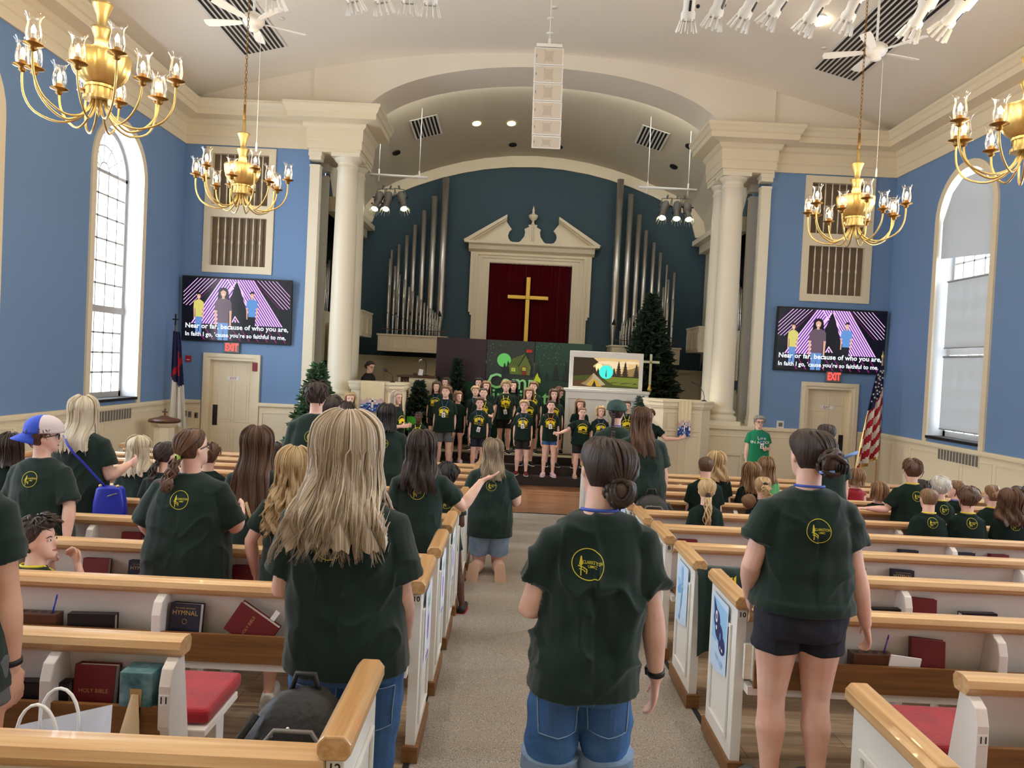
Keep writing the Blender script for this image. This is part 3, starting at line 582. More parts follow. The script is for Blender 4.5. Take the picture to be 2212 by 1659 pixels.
for i, (u, v, roll) in enumerate(SP+SPL):
    o = sp0 if not used else copy_tree(sp0); used = True; p = at(u, v+10, Y=7.2); q = i >= len(SP)
    d = V((-sin(R(roll)), 0.35, -cos(R(roll)))).normalized()
    o.rotation_euler = (-d).to_track_quat('Z', 'Y').to_euler(); o.location = p-d*0.44; o.scale = (0.95,)*3
    o['label'] = ('%s white stage spotlight from the left in the row at the %s' % (['first', 'second', 'third', 'fourth', 'fifth', 'sixth', 'seventh', 'eighth'][i if not q else i-len(SP)], 'upper right' if not q else 'upper left')); o['group'] = 'white stage spotlights hung over the pews'
zz = at(1483, 60, Y=7.2).z+0.62
for x0, x1, lab in ((0.7, 4.2, 'white lighting pipe hung over the right pews'), (-4.6, -0.9, 'white lighting pipe hung over the left pews')):
    mb = MB(); mb.tube([(x0, 7.05, zz+0.05), (x1, 7.05, zz+0.05)], 0.025, 10)
    for k in (0.2, 0.8): xx = x0+(x1-x0)*k; mb.tube([(xx, 7.05, zz+0.05), (xx, 7.05, ceil_z(xx))], 0.012, 6)
    tag(mb.build('lighting_pipe', K['white']), lab, 'lighting pipe', 'white lighting pipes')
# chancel light bars with three lit spotlights each
on0 = spotlight(False, True); used = False
for s, bar, lamps in ((-1, ((800, 377), (924, 384)), ((822, 388, 8), (841, 388, 2), (867, 388, -16))), (1, ((1380, 404), (1505, 411)), ((1439, 408, 14), (1464, 409, 6), (1484, 410, -2)))):
    a, b = at(*bar[0], Y=17.9), at(*bar[1], Y=17.9); mb = MB(); mb.tube([a, b], 0.032, 10)
    for t in (0.15, 0.85): q = a.lerp(b, t); mb.tube([q, (q.x, q.y, chz(q.x, q.y))], 0.010, 6); mb.tube([q-V((0, 0, 0.14)), q+V((0, 0, 0.14))], 0.02, 6)
    tag(mb.build('lighting_pipe', K['white']), 'white light bar hanging at the %s of the chancel arch' % ('left' if s < 0 else 'right'), 'lighting pipe')
    for i, (u, v, roll) in enumerate(lamps):
        o = on0 if not used else copy_tree(on0); used = True; p = at(u, v+10, Y=17.9)
        d = V((sin(R(-roll)), -0.55, -0.8)).normalized(); o.rotation_euler = (-d).to_track_quat('Z', 'Y').to_euler(); o.location = p-V((0, 0, 0.25)); o.scale = (1.15,)*3
        o['label'] = '%s of the three lit grey spotlights on the %s chancel light bar' % (['leftmost', 'middle', 'rightmost'][i], 'left' if s < 0 else 'right'); o['group'] = 'lit spotlights of the chancel'
        light('stage_spot_light', 'SPOT', o.location+d*0.62, 260, (1, 0.93, 0.78), aim=V((s*-0.6+i*0.4, 15.6, 0.9)), spot_size=R(46), spot_blend=0.5, shadow_soft_size=0.06)
# hanging line array
root = empty('line_array_speaker', at(1187, 100, Y=12), label='white six-box speaker column hanging from the ceiling centre', cat='speaker')
p0, p1 = at(1187, 104, Y=12), at(1176, 320, Y=12.15); z = 0
sm = mat('speaker_mesh', srgb(214, 204, 186), 0.7, bump=0.5, bs=500); sh = mat('speaker_horn', srgb(190, 180, 164), 0.7)
hs = [0.275, 0.275, 0.275, 0.265, 0.245, 0.20]; zz = -0.02; ang = [0, 0, 2, 4, 9, 16]; yy = 0
for k, h in enumerate(hs):
    bx = empty('speaker_box', (0.005*k, yy, zz)); bx.parent = root; bx.rotation_euler = (R(ang[k]), 0, 0)
    MB().box(-0.225, 0.225, 0, 0.30, -h+0.006, 0).build('cabinet', K['white'], bx, 0.006)
    MB().box(-0.205, 0.205, -0.008, 0.002, -h+0.026, -0.02).build('grille', sm, bx)
    mb = MB(); ou = [(-0.075, -0.035), (-0.05, -0.06), (0.05, -0.06), (0.075, -0.035), (0.055, -h/2), (0.075, -h+0.035), (0.05, -h+0.06), (-0.05, -h+0.06), (-0.075, -h+0.035), (-0.055, -h/2)]
    mb.add([(a, -0.0095, b) for a, b in ou], [tuple(range(len(ou)))]); mb.build('horn', sh, bx)
    MB().box(-0.195, -0.185, -0.011, -0.008, -h/2-0.02, -h/2+0.02).build('badge', K['grey'], bx)
    zz -= h*cos(R(ang[k])); yy += h*sin(R(ang[k]))
mb = MB(); mb.box(-0.2, 0.2, 0.02, 0.26, 0.0, 0.05); mb.tube([(0, 0.12, 0.05), (0, 0.12, ceil_z(0)-root.location.z)], 0.006, 6); mb.box(-0.02, 0.02, 0.10, 0.14, 0.05, 0.16)
for q in (0.25, 0.48): mb.lathe([(0.0, 0.0), (0.05, -0.01), (0.055, 0.0)], (0, 0.12, q), 16)
mb.build('rigging', K['white'], root)
# ================================================================ CHANCEL
def pipe(mb, x, y, z0, z1, r, mat=0):
    f = min(0.55, (z1-z0)*0.42); n = 18 if r > 0.03 else 10; mo = z0+f
    mb.lathe([(r*0.28, z0), (r*0.30, z0+0.02), (r*0.95, mo-0.03), (r, mo), (r, z1), (r*0.9, z1), (r*0.9, z1-0.05)], (x, y, 0), n, mat)
    mb.add([(x-r*0.62, y-r*1.03, mo-0.0), (x+r*0.62, y-r*1.03, mo), (x+r*0.5, y-r*1.06, mo+r*0.6), (x, y-r*1.08, mo+r*1.9), (x-r*0.5, y-r*1.06, mo+r*0.6)], [(0, 1, 2, 3, 4)], 1)
BIG = [((846.5, 540), 0.060), ((862.7, 528), 0.085), ((880, 508.5), 0.095), ((897, 485.6), 0.115), ((917.4, 455), 0.130), ((939.8, 424.6), 0.155), ((964, 384), 0.180)]
BIGR = [((1441, 572), 0.060), ((1427, 546), 0.085), ((1413, 524), 0.10), ((1396, 498), 0.115), ((1381, 464), 0.135), ((1363, 420), 0.155), ((1341, 388), 0.180)]
MID = [(843, 563), (854, 579), (863, 597), (873.6, 608), (884, 623.6), (892.5, 633.6), (902, 643), (910, 651), (916.7, 658), (923.6, 664), (929, 669.6), (934.8, 674.6), (940, 679), (945, 683)]
LOW = [(840, 620), (851, 630), (861.5, 638.6), (872, 647), (881.4, 655.5), (890.8, 661.5), (900, 667), (908, 672.6), (916, 678), (923, 683), (930, 688), (936, 692), (942, 696), (948, 700)]
ORD = ['first', 'second', 'third', 'fourth', 'fifth', 'sixth', 'seventh', 'eighth', 'ninth', 'tenth', 'eleventh', 'twelfth', 'thirteenth', 'fourteenth']
for s in (-1, 1):
    nm = 'left' if s < 0 else 'right'; x0, x1 = sorted((s*3.94, s*2.12)); root = empty('organ_case', (0, 0, 0), label='ivory panelled organ case carrying the %s rank of pipes' % nm, cat='organ case')
    mb = MB(); mb.box(x0+0.03, x1-0.03, 19.9, BY-0.01, 2.02, 2.42)
    for k in range(5): frame_x(mb, x0+0.09+k*0.345, x0+0.09+k*0.345+0.27, 2.09, 2.36, 19.9)
    mb.build('case', K['ivory'], root); mb = MB(); mb.box(x0, x1, 19.86, BY-0.01, 2.42, 2.46); mb.build('top_board', K['ivory'], root)
    mb = MB(); mb.box(x0+0.1, x1-0.03, 20.02, 20.04, 2.58, 2.60); mb.build('pipe_rack', K['dwood'], root)
    g = 'metal organ pipes above the %s case' % nm
    for i, ((u, v), d) in enumerate(BIG if s < 0 else BIGR):
        p = at(u, v, Y=20.68); mb = MB(); pipe(mb, p.x, 20.68, 2.46, p.z, d/2); tag(mb.build('organ_pipe', [K['pipe'], K['dark']]), 'tall rear organ pipe, %s in height on the %s side' % (['seventh', 'sixth', 'fifth', 'fourth', 'third', 'second', 'first'][i], nm), 'organ pipe', g)
    for row, yy, r in ((MID, 20.38, 0.036), (LOW, 20.12, 0.026)):
        for i, (u, v) in enumerate(row):
            p = at(u, v, Y=yy); xx = p.x if s < 0 else -p.x; mb = MB(); pipe(mb, xx, yy, 2.46, p.z+0.05, r*(1-0.035*i))
            tag(mb.build('organ_pipe', [K['pipe'], K['dark']]), 'polished organ pipe, %s from the outer end of the %s row on the %s side' % (ORD[i], 'middle' if yy > 20.3 else 'front', nm), 'organ pipe', g)
    # side case and the pipes in the side chamber
    xa, xb = sorted((s*4.75, s*4.15)); root = empty('organ_side_case', (0, 0, 0), label='small ivory pipe case on the %s chancel wall' % nm, cat='organ case')
    mb = MB(); mb.box(xa, xb, 18.95, 20.3, 2.35, 2.95); frame_y(mb, 19.0, 19.6, 2.42, 2.85, s*4.15, s); frame_y(mb, 19.68, 20.25, 2.42, 2.85, s*4.15, s); frame_x(mb, xa+0.06, xb-0.06, 2.42, 2.85, 18.95); mb.build('case', K['ivory'], root); mb = MB().box(xa-0.02, xb+0.02, 18.91, 20.3, 2.95, 2.99).build('top_board', K['ivory'], root)
    for k in range(7):
        mb = MB(); pipe(mb, s*(4.62-0.0*k), 19.05+k*0.17, 2.99, 4.3-0.13*k, 0.03); tag(mb.build('organ_pipe', [K['pipe'], K['dark']]), 'slim organ pipe, %s from the front on the small %s side case' % (ORD[k], nm), 'organ pipe', 'pipes on the %s side case' % nm)
    for k in range(9):
        mb = MB(); pipe(mb, s*5.0, 17.68+k*0.15, 2.85, 4.15-0.28*sin(pi*k/8), 0.028); tag(mb.build('organ_pipe', [K['pipe'], K['dark']]), 'short chamber organ pipe, %s from the front, between the %s columns' % (ORD[k], nm), 'organ pipe', 'chamber pipes behind the %s columns' % nm)
    for k in range(8):
        mb = MB(); pipe(mb, s*5.3, 17.68+k*0.17, 3.6, 5.2, 0.05); tag(mb.build('organ_pipe', [K['pipe'], K['dark']]), 'tall dark chamber organ pipe, %s from the front, between the %s columns' % (ORD[k], nm), 'organ pipe', 'rear chamber pipes behind the %s columns' % nm)
    struct(MB().box(*sorted((s*4.76, s*5.3)), 17.56, 18.99, 1.7, 2.85), 'trim_7' if s < 0 else 'trim_8', K['ivory'])
    o = MB().box(-0.015, 0.015, -0.16, 0.16, 0, 1.15).build('shutter_board', K['ivory']); o.location = (s*4.66, 17.9, 1.44); o.rotation_euler = (0, 0, 0); tag(o, 'narrow ivory board leaning on the %s chancel wall behind the column' % nm, 'board')
# pediment, frame, curtain and cross
root = empty('altar_surround', (-0.03, 0, 0), label='ivory altar frame with broken pediment and central urn', cat='altar surround'); iv = K['ivory']; y = BY
mb = MB()
mb.box(-1.56, -1.12, y-0.10, y, -0.09, 4.55); mb.box(1.12, 1.56, y-0.10, y, -0.09, 4.55); mb.box(-1.56, 1.56, y-0.10, y, 4.55, 4.83)
for a, b, d, zt in ((1.50, 1.44, 0.14, 4.81), (1.38, 1.32, 0.13, 4.73), (1.17, 1.12, 0.13, 4.62)):
    for s in (-1, 1): mb.box(*sorted((s*a, s*b)), y-d, y-0.1, -0.09, zt-0.05)
    mb.box(-a, a, y-d, y-0.1, zt-0.05, zt)
for s in (-1, 1): mb.box(*sorted((s*1.561, s*1.64)), y-0.12, y, 3.2, 4.83); mb.box(*sorted((s*1.561, s*1.60)), y-0.12, y, 3.12, 3.2)
mb.build('frame', iv, root)
mb = MB(); mb.prism([(y-0.10, 4.83), (y-0.20, 4.90), (y-0.24, 5.0), (y-0.30, 5.05), (y, 5.05), (y, 4.83)], 0, -1.70, 1.70); mb.box(-1.82, 1.82, y-0.30, y, 5.05, 5.11); mb.build('entablature', iv, root)
for s in (-1, 1):
    ou = [(s*1.80, 5.11), (s*0.72, 5.80), (s*0.70, 5.66), (s*0.62, 5.55)]+[(s*(0.36+0.26*cos(a)+0.04), 5.31+0.22*sin(a)) for a in [pi*0.28-k*pi*0.13 for k in range(7)]]+[(s*0.42, 5.11)]
    mb = MB(); mb.prism(ou, 1, y-0.12, y); mb.build('tympanum', iv, root)
    mb = MB(); mb.prism([(s*1.86, 5.11), (s*0.70, 5.84), (s*0.70, 5.76), (s*1.68, 5.11)], 1, y-0.30, y); mb.prism([(s*1.70, 5.11), (s*0.70, 5.76), (s*0.70, 5.71), (s*1.58, 5.11)], 1, y-0.22, y); mb.build('raking_cornice', iv, root)
mb = MB(); mb.prism([(-0.42, 5.11), (-0.32, 5.16), (-0.22, 5.3), (-0.20, 5.42), (-0.22, 5.50), (-0.10, 5.56), (-0.12, 5.62), (0.12, 5.62), (0.10, 5.56), (0.22, 5.50), (0.20, 5.42), (0.22, 5.3), (0.32, 5.16), (0.42, 5.11)], 1, y-0.14, y)
for k in (-1, 0, 1): mb.prism([(k*0.07-0.03, 5.58), (k*0.07+0.03, 5.58), (k*0.035+0.012, 5.18), (k*0.035-0.012, 5.18)], 1, y-0.17, y-0.14)
mb.build('pedestal', iv, root)
MB().lathe([(0.0, 5.62), (0.06, 5.62), (0.03, 5.68), (0.03, 5.72), (0.10, 5.78), (0.125, 5.84), (0.12, 5.88), (0.05, 5.91), (0.03, 5.95), (0.035, 6.02), (0.0, 6.14)], (0, y-0.12, 0), 20).build('urn', iv, root)
mb = MB(); rows = []
for z in (0.0, 4.56): rows.append([(-1.14+2.20*i/120, y-0.04-0.03*sin(i*0.9)-0.015*sin(i*2.3), z) for i in range(121)])
mb.loft(rows, 0, True, False, closed=False); tag(mb.build('curtain', K['curtain']), 'dark red pleated curtain hanging inside the altar frame', 'curtain')
mb = MB(); mb.box(-0.13, -0.02, 20.80, 20.86, 1.6, 3.60); mb.box(-0.13, -0.02, 20.80, 20.86, 3.60, 4.20); mb.box(-0.62, -0.13, 20.80, 20.86, 3.60, 3.70); mb.box(-0.02, 0.48, 20.80, 20.86, 3.60, 3.70); tag(mb.build('altar_cross', K['cross'], None, 0.01), 'large gilded cross hanging in front of the red curtain', 'cross')
tag(MB().box(-0.9, 0.75, 20.3, 20.85, -0.085, 1.6).build('altar_shelf', iv), 'ivory altar block under the gilded cross', 'altar')
# painted backdrop of three panels
pt = {}
def pm(n, c, e=0): pt[n] = mat('paint_'+n, srgb(*c), 0.7); return pt[n]
for n, c in (('plum', (62, 46, 54)), ('slate', (58, 66, 62)), ('slate2', (44, 76, 66)), ('hill', (16, 78, 56)), ('tree', (44, 54, 52)), ('moon', (128, 246, 130)), ('cabin', (110, 130, 62)), ('cabind', (52, 62, 34)), ('win', (226, 246, 90)), ('door', (140, 52, 36)), ('lett', (160, 240, 160)), ('flame', (214, 240, 60)), ('flag', (196, 50, 40)), ('star', (150, 190, 130))): pm(n, c)
names = list(pt); PI_ = {n: i for i, n in enumerate(names)}
def PB(u, v): p = at(u, v, Y=18.0); return (p.x, p.z)
root = empty('painted_backdrop', (0, 18.0, 0), label='painted campsite backdrop of three tall panels with cabin and moon', cat='backdrop')
for k, (a, b, m, m2) in enumerate(((-2.19, -1.02, 'plum', 'plum'), (-1.01, 0.11, 'slate', 'slate'), (0.12, 1.45, 'slate2', 'slate2'))):
    mb = MB(); mb.box(a, b, 0, 0.04, -0.085, 2.38, PI_[m]); mb.build('panel', [pt[n] for n in names], root, 0.004)
art = MB(); LY = [0]
def shape(pts, m, px=True):
    LY[0] += 1; yy = -0.002-LY[0]*0.0004; q = [PB(*p) if px else p for p in pts]; art.add([(a, yy, b) for a, b in q], [tuple(range(len(q)))], PI_[m])
hz = [(-2.17, 1.35), (-1.6, 1.38), (-1.0, 1.36), (-0.3, 1.28), (0.3, 1.22), (0.9, 1.17), (1.43, 1.14)]
for a, b in zip(hz[:-1], hz[1:]): shape([a, (a[0], -0.07), (b[0], -0.07), b], 'hill', False)
shape([(1089+15*cos(2*pi*i/28), 778+15*sin(2*pi*i/28)) for i in range(28)], 'moon')
def pine(u, v, w, h, m='tree'):
    for k in range(5):
        a = v-h+h*k/5.5; ww = w*(0.35+0.65*k/4)/2; shape([(u, a), (u+ww, a+h*0.32), (u-ww, a+h*0.32)], m)
    shape([(u-2, v-5), (u+2, v-5), (u+2, v+3), (u-2, v+3)], m)
for u, v, w, h in ((1098, 806, 16, 28), (1162, 818, 22, 32), (1181, 821, 14, 18), (1200, 820, 18, 34), (1223, 822, 22, 40), (1150, 812, 12, 22), (1090, 803, 12, 20)): pine(u, v, w, h)
shape([(1097, 792), (1107, 775), (1136, 764), (1148, 790), (1146, 793)], 'cabin'); shape([(1100, 791), (1120, 792), (1120, 809), (1101, 808)], 'cabin'); shape([(1119, 791), (1137, 765), (1147, 792), (1144, 811), (1120, 810)], 'cabin')
for k in range(5): shape([(1100+k*5, 791), (1101+k*5, 791), (1110+k*5.5, 775-k*2), (1109+k*5.5, 775-k*2)], 'cabind')
for k in range(4): shape([(1120, 795+k*4), (1127, 795.4+k*4), (1127, 796+k*4), (1120, 795.8+k*4)], 'cabind')
shape([(1118, 791), (1136, 763), (1150, 792), (1147, 793), (1136, 768), (1120, 793)], 'cabind')
shape([(1104.5, 794.5), (1113, 795), (1113, 802.5), (1104.5, 802)], 'win'); shape([(1127, 792), (1137, 792), (1137, 811), (1127, 810.5)], 'door'); shape([(1128.5, 793.5), (1135.5, 794), (1135.5, 801), (1128.5, 800.5)], 'win')
for q in ((1108.4, 794.5, 1109.1, 802.4), (1104.5, 798.2, 1113, 798.8), (1131.7, 793.6, 1132.4, 801), (1128.5, 797, 1135.5, 797.6)): shape([(q[0], q[1]), (q[2], q[1]), (q[2], q[3]), (q[0], q[3])], 'cabind')
shape([(1137, 755), (1150, 756), (1150, 762), (1137, 762)], 'flag'); shape([(1136.2, 754), (1137, 754), (1137, 766), (1136.2, 766)], 'cabind')
for a in (((1152, 824), (1157, 812), (1161, 805), (1163, 813), (1168, 820), (1167, 828), (1160, 824)),): shape(a, 'flame')
for _ in range(150):
    u = random.choice((random.gauss(1062, 6), random.gauss(1205, 16), random.uniform(1050, 1228), random.gauss(1170, 10))); v = random.uniform(742, 790); r = random.uniform(0.25, 0.8)
    if 1050 < u < 1228: shape([(u-r, v), (u, v-r), (u+r, v), (u, v+r)], 'star')
LY[0] += 2; yy = -0.004-LY[0]*0.0004
def ltext(body, u, v, px, **k):
    p = PB(u, v); T = M.Translation((p[0], yy, p[1])) @ M.Rotation(pi/2, 4, 'X'); text_mb(art, body, px*18/1660*1.38, T, PI_['lett'], bold=0.006, **k)
ltext('Camp', 1107, 826, 33, sx=1.0); ltext('Firelight', 1113, 858, 33, sx=0.98)
art.build('painting', [pt[n] for n in names], root)
# puppet stage: white panelled front, frame, picture screen
root = empty('puppet_stage', (0, 0, 0), label='white panelled puppet stage with a framed camping picture', cat='stage'); wh = K['white']
mb = MB(); x0, x1, y = 0.80, 2.62, 16.9; mb.box(x0, x1, y, y+0.06, -0.085, 1.30); mb.box(x0, x0+0.08, y-0.03, y, 0.02, 1.14); mb.box(1.70, 1.76, y-0.03, y, 0.02, 1.14); mb.box(x1-0.08, x1, y-0.03, y, 0.02, 1.14); mb.box(x0, x1, y-0.03, y, 1.14, 1.30); mb.box(x0, x1, y-0.03, y, -0.085, 0.02); mb.box(x0-0.02, x1+0.02, y-0.05, y+0.45, 1.30, 1.36); mb.build('panelled_front', wh, root, 0.006)
mb = MB(); y = 17.15; mb.box(0.88, 2.52, y, y+0.08, 2.06, 2.20); mb.box(0.88, 2.52, y, y+0.08, 1.36, 1.41); mb.box(0.88, 0.965, y, y+0.08, 1.41, 2.06); mb.box(2.435, 2.52, y, y+0.08, 1.41, 2.06); mb.build('picture_frame', wh, root, 0.006)
sc_m = [mat('screen_'+n, (0, 0, 0, 1), 0.4, emit=srgb(*c), es=0.62) for n, c in (('sky', (222, 186, 128)), ('sun', (255, 240, 170)), ('trees', (48, 36, 22)), ('mist', (150, 120, 74)), ('grass', (112, 122, 42)), ('grass2', (66, 74, 26)), ('tent', (176, 160, 128)), ('tent2', (196, 156, 52)), ('cyan', (70, 240, 224)), ('earth', (84, 54, 32)), ('cloud', (240, 214, 172)), ('shade', (30, 24, 14)))]
mb = MB(); ly = [0]; X0, X1, Z0, Z1 = 0.965, 2.435, 1.41, 2.06
def sp(pts, m): ly[0] += 1; mb.add([(X0+(X1-X0)*a, y+0.06-0.0006*ly[0], Z0+(Z1-Z0)*b) for a, b in pts], [tuple(range(len(pts)))], m)
sp([(0, 0), (1, 0), (1, 1), (0, 1)], 0)
for a, b, r in ((0.55, 0.85, 0.12), (0.7, 0.78, 0.1), (0.85, 0.88, 0.1), (0.62, 0.7, 0.08)): sp([(a+r*1.5*cos(t), b+r*0.5*sin(t)) for t in [2*pi*i/20 for i in range(20)]], 10)
sp([(0.39+0.06*cos(t), 0.68+0.13*sin(t)) for t in [2*pi*i/20 for i in range(20)]], 1)
sp([(0.7, 0.4), (0.8, 0.62), (0.9, 0.68), (1, 0.78), (1, 0.3), (0.7, 0.3)], 3); sp([(0, 0.35), (0, 1), (0.30, 1), (0.38, 0.86), (0.30, 0.72), (0.34, 0.6), (0.30, 0.35)], 2)
sp([(0.0, 0.35), (0.3, 0.42), (0.45, 0.4), (1, 0.42), (1, 0), (0, 0)], 5)
for a, h in ((0.33, 0.3), (0.38, 0.24), (0.46, 0.3), (0.58, 0.3), (0.69, 0.5), (0.79, 0.5), (0.5, 0.26), (0.62, 0.26), (0.96, 0.44)):
    for k in range(6): b = 0.38+h-h*k/6; w_ = (0.012+0.006*k)*(1+h); sp([(a, b+0.05), (a+w_, b-h/5), (a-w_, b-h/5)], 2)
sp([(0.45, 0.38), (1, 0.36), (1, 0.06), (0.62, 0.10), (0.5, 0.24)], 4)
for k in range(9): sp([(0.5+0.05*k, 0.12+0.02*(k % 4)), (0.6+0.05*k, 0.14+0.02*(k % 4)), (0.62+0.04*k, 0.2)], 5)
sp([(0, 0), (0.5, 0), (0.45, 0.12), (0.2, 0.2), (0, 0.22)], 9)
sp([(0.12, 0.10), (0.2, 0.2), (0.31, 0.48), (0.42, 0.26), (0.50, 0.09), (0.44, 0.06), (0.2, 0.05)], 6); sp([(0.31, 0.48), (0.29, 0.3), (0.20, 0.05), (0.12, 0.10), (0.2, 0.2)], 3); sp([(0.22, 0.03), (0.27, 0.2), (0.32, 0.29), (0.38, 0.2), (0.44, 0.02)], 7); sp([(0.29, 0.03), (0.33, 0.22), (0.36, 0.02)], 11)
sp([(0.5+0.107*cos(t), 0.53+0.235*sin(t)) for t in [2*pi*i/36 for i in range(36)]], 8); sp([(0.49, 0.4), (0.5, 0.64), (0.51, 0.4), (0.505, 0.33)], 2)
mb.build('picture', sc_m, root)
# processional cross
root = empty('processional_cross', at(1402, 855, Y=17.55), label='crystal and brass processional cross on a wooden staff', cat='cross'); root.location.z = -0.085; zc = at(1403, 782, Y=17.55).z+0.085
MB().tube([(0, 0, 0), (0, 0, zc-0.72)], 0.016, 8).build('staff', K['dwood'], root); MB().lathe([(0.02, zc-0.74), (0.05, zc-0.66), (0.06, zc-0.63), (0.04, zc-0.60), (0.02, zc-0.5)], n=12).build('knop', K['gold'], root)
mb = MB(); mb.box(-0.028, 0.028, -0.02, 0.02, zc-0.52, zc+0.18); mb.box(-0.2, -0.028, -0.02, 0.02, zc-0.028, zc+0.028); mb.box(0.028, 0.2, -0.02, 0.02, zc-0.028, zc+0.028); mb.build('crystal_cross', mat('frosted_crystal', srgb(220, 226, 210), 0.15, spec=0.8), root, 0.008); MB().ball((0, -0.02, zc), 0.035, 10).build('boss', K['gold'], root)
# pulpit (left) and lectern (right)
def desk(x0, x1, y0, y1, top, name, lab, cant):
    root = empty(name, (0, 0, 0), label=lab, cat='pulpit'); mb = MB(); c = 0.22
    ou = [(x0+c, y0), (x1-c, y0), (x1, y0+c), (x1, y1), (x0, y1), (x0, y0+c)]
    grow = lambda d: [(x0+c-d*0.4, y0-d), (x1-c+d*0.4, y0-d), (x1+d, y0+c-d*0.4), (x1+d, y1), (x0-d, y1), (x0-d, y0+c-d*0.4)]
    mb.prism(ou, 2, -0.61, top-0.10); mb.prism(grow(0.03), 2, top-0.16, top-0.12); mb.prism(grow(0.05), 2, top-0.12, top-0.04); mb.prism(grow(0.03), 2, -0.61, -0.45)
    xa, xb = x0+c, x1-c; q = (xb-xa)/2
    for k in range(2): frame_xr(mb, xa+0.04+k*q, xa+q-0.04+k*q, top-0.62, top-0.24, y0); frame_xr(mb, xa+0.04+k*q, xa+q-0.04+k*q, -0.38, top-0.70, y0)
    mb.build('desk_body', K['ivory'], root); MB().prism(grow(0.07), 2, top-0.04, top).build('desk_top', K['ivory'], root); return root
desk(-3.66, -2.64, 15.45, 16.5, 1.33, 'pulpit', 'ivory panelled pulpit under the left columns with a banner', 1)
desk(2.46, 3.68, 15.45, 16.28, 1.26, 'lectern', 'ivory panelled lectern under the right columns with a banner', 1)
wave = [mat('banner_'+n, srgb(*c), 0.85) for n, c in (('cream', (236, 222, 180)), ('pink', (218, 176, 178)), ('rose', (206, 190, 198)), ('blue', (34, 64, 140)), ('blue2', (110, 140, 200)), ('white', (240, 240, 244)))]
def banner(x0, x1, y, zt, zb, lab):
    root = empty('altar_banner', (0, 0, 0), label=lab, cat='banner'); mb = MB(); h = zt-zb; nx, nz = 16, 24; w = x1-x0
    mb.box(x0, x1, y, y+0.25, zt, zt+0.006); 
    for i in range(nx):
        for j in range(nz):
            a, b = (i+0.5)/nx, (j+0.5)/nz; q = b+0.03*sin(a*13)+0.02*sin(a*29+b*9)
            m = 0 if q > 0.42 else (1 if (q+0.04*sin(a*21)) > 0.33 else 2) if q > 0.27 else (3 if noise.noise(V((a*7, b*16, 3))) > -0.12 else 4 if noise.noise(V((a*9, b*9, 7))) > -0.1 else 5)
            f = lambda i, j: (x0+w*i/nx, y-0.004-0.004*sin(i*1.3), zb+h*j/nz); mb.add([f(i, j), f(i+1, j), f(i+1, j+1), f(i, j+1)], [(0, 1, 2, 3)], m, True)
    c = (x0+x1)/2+w*0.02; mb.box(c-w*0.045, c+w*0.045, y-0.012, y-0.010, zb+h*0.13, zb+h*0.47, 5); mb.box(c-w*0.16, c+w*0.16, y-0.012, y-0.010, zb+h*0.33, zb+h*0.385, 5)
    mb.build('cloth', wave, root)
banner(-3.40, -2.93, 15.36, 1.335, 0.74, 'cream banner with blue waves and a white cross on the pulpit')
banner(2.97, 3.22, 15.36, 1.265, 0.55, 'narrow cream banner with blue waves and a white cross on the lectern')
def gooseneck(name, base, pts, lab, dark=True, head=0.014):
    mb = MB(); b = V(base); root = empty(name, b, label=lab, cat='microphone'); MB().lathe([(0.0, 0.03), (0.02, 0.03), (0.06, 0.008), (0.06, 0)], n=14).build('base', K['black'], root); MB().tube([(0, 0, 0.02)]+pts, 0.006, 6).build('neck', K['black'], root); p = V(pts[-1]); q = V(pts[-2]); d = (p-q).normalized(); MB().tube([p, p+d*0.05, p+d*0.10], [head, head*1.5, head*1.2], 8).build('capsule', K['black'], root)
p = at(848, 829, Y=15.9); gooseneck('microphone', (p.x, 15.9, 1.33), [(0, 0, 0.13), (0.0, 0, 0.15), (-0.12, 0, 0.22)], 'black microphone on a short stand on the pulpit', head=0.02)
p = at(1521, 862, Y=15.7); gooseneck('microphone', (p.x, 15.7, 1.26), [(0, 0, 0.10), (-0.03, 0, 0.2), (-0.12, 0, 0.30), (-0.20, 0, 0.35)], 'black gooseneck microphone on the right lectern')
# organ console
root = empty('organ_console', (0, 0, 0), label='ivory organ console with dark top and white stop knobs', cat='organ console')
x0, x1 = -2.98, -2.12; mb = MB(); mb.box(x0+0.02, x0+0.06, 17.4, 18.0, -0.085, 1.42); mb.box(-2.72, x1, 17.4, 17.95, -0.085, 1.42); frame_x(mb, -2.68, -2.38, 0.62, 1.34, 17.4, 0.03, 0.02); frame_x(mb, -2.34, -2.16, 0.62, 1.34, 17.4, 0.03, 0.02); frame_x(mb, -2.68, -2.16, 0.0, 0.52, 17.4, 0.03, 0.02); mb.build('cabinet', K['ivory'], root)
MB().box(x0-0.02, x1+0.02, 17.36, 18.0, 1.42, 1.47).build('console_top', K['dwood'], root, 0.006); MB().box(x0+0.06, -2.72, 17.5, 17.56, 0.6, 1.42).build('stop_jamb', K['dwood'], root)
mb = MB()
for i in range(5):
    for j in range(11): mb.ball((-2.88+i*0.033, 17.485, 0.80+j*0.05+(i % 2)*0.02), 0.011, 6)
tag(mb.build('stop_knobs', K['paper'], root), kind='stuff')
p = at(920, 806, Y=17.6); root = empty('organ_lamp', (p.x, 17.6, 1.47), label='thin arched lamp standing on the organ console', cat='lamp')
MB().lathe([(0.0, 0.02), (0.06, 0.015), (0.06, 0)], n=14).build('base', K['black'], root); MB().tube([(0, 0, 0.01), (0, 0, 0.28)]+[(-0.085+0.085*cos(a), 0, 0.28+0.085*sin(a)) for a in [pi*k/8 for k in range(1, 8)]], 0.007, 6).build('arm', K['black'], root); MB().tube([(-0.10, 0, 0.365), (-0.15, 0, 0.35), (-0.17, 0, 0.31)], 0.014, 6).build('lamp_shade', K['paper'], root)
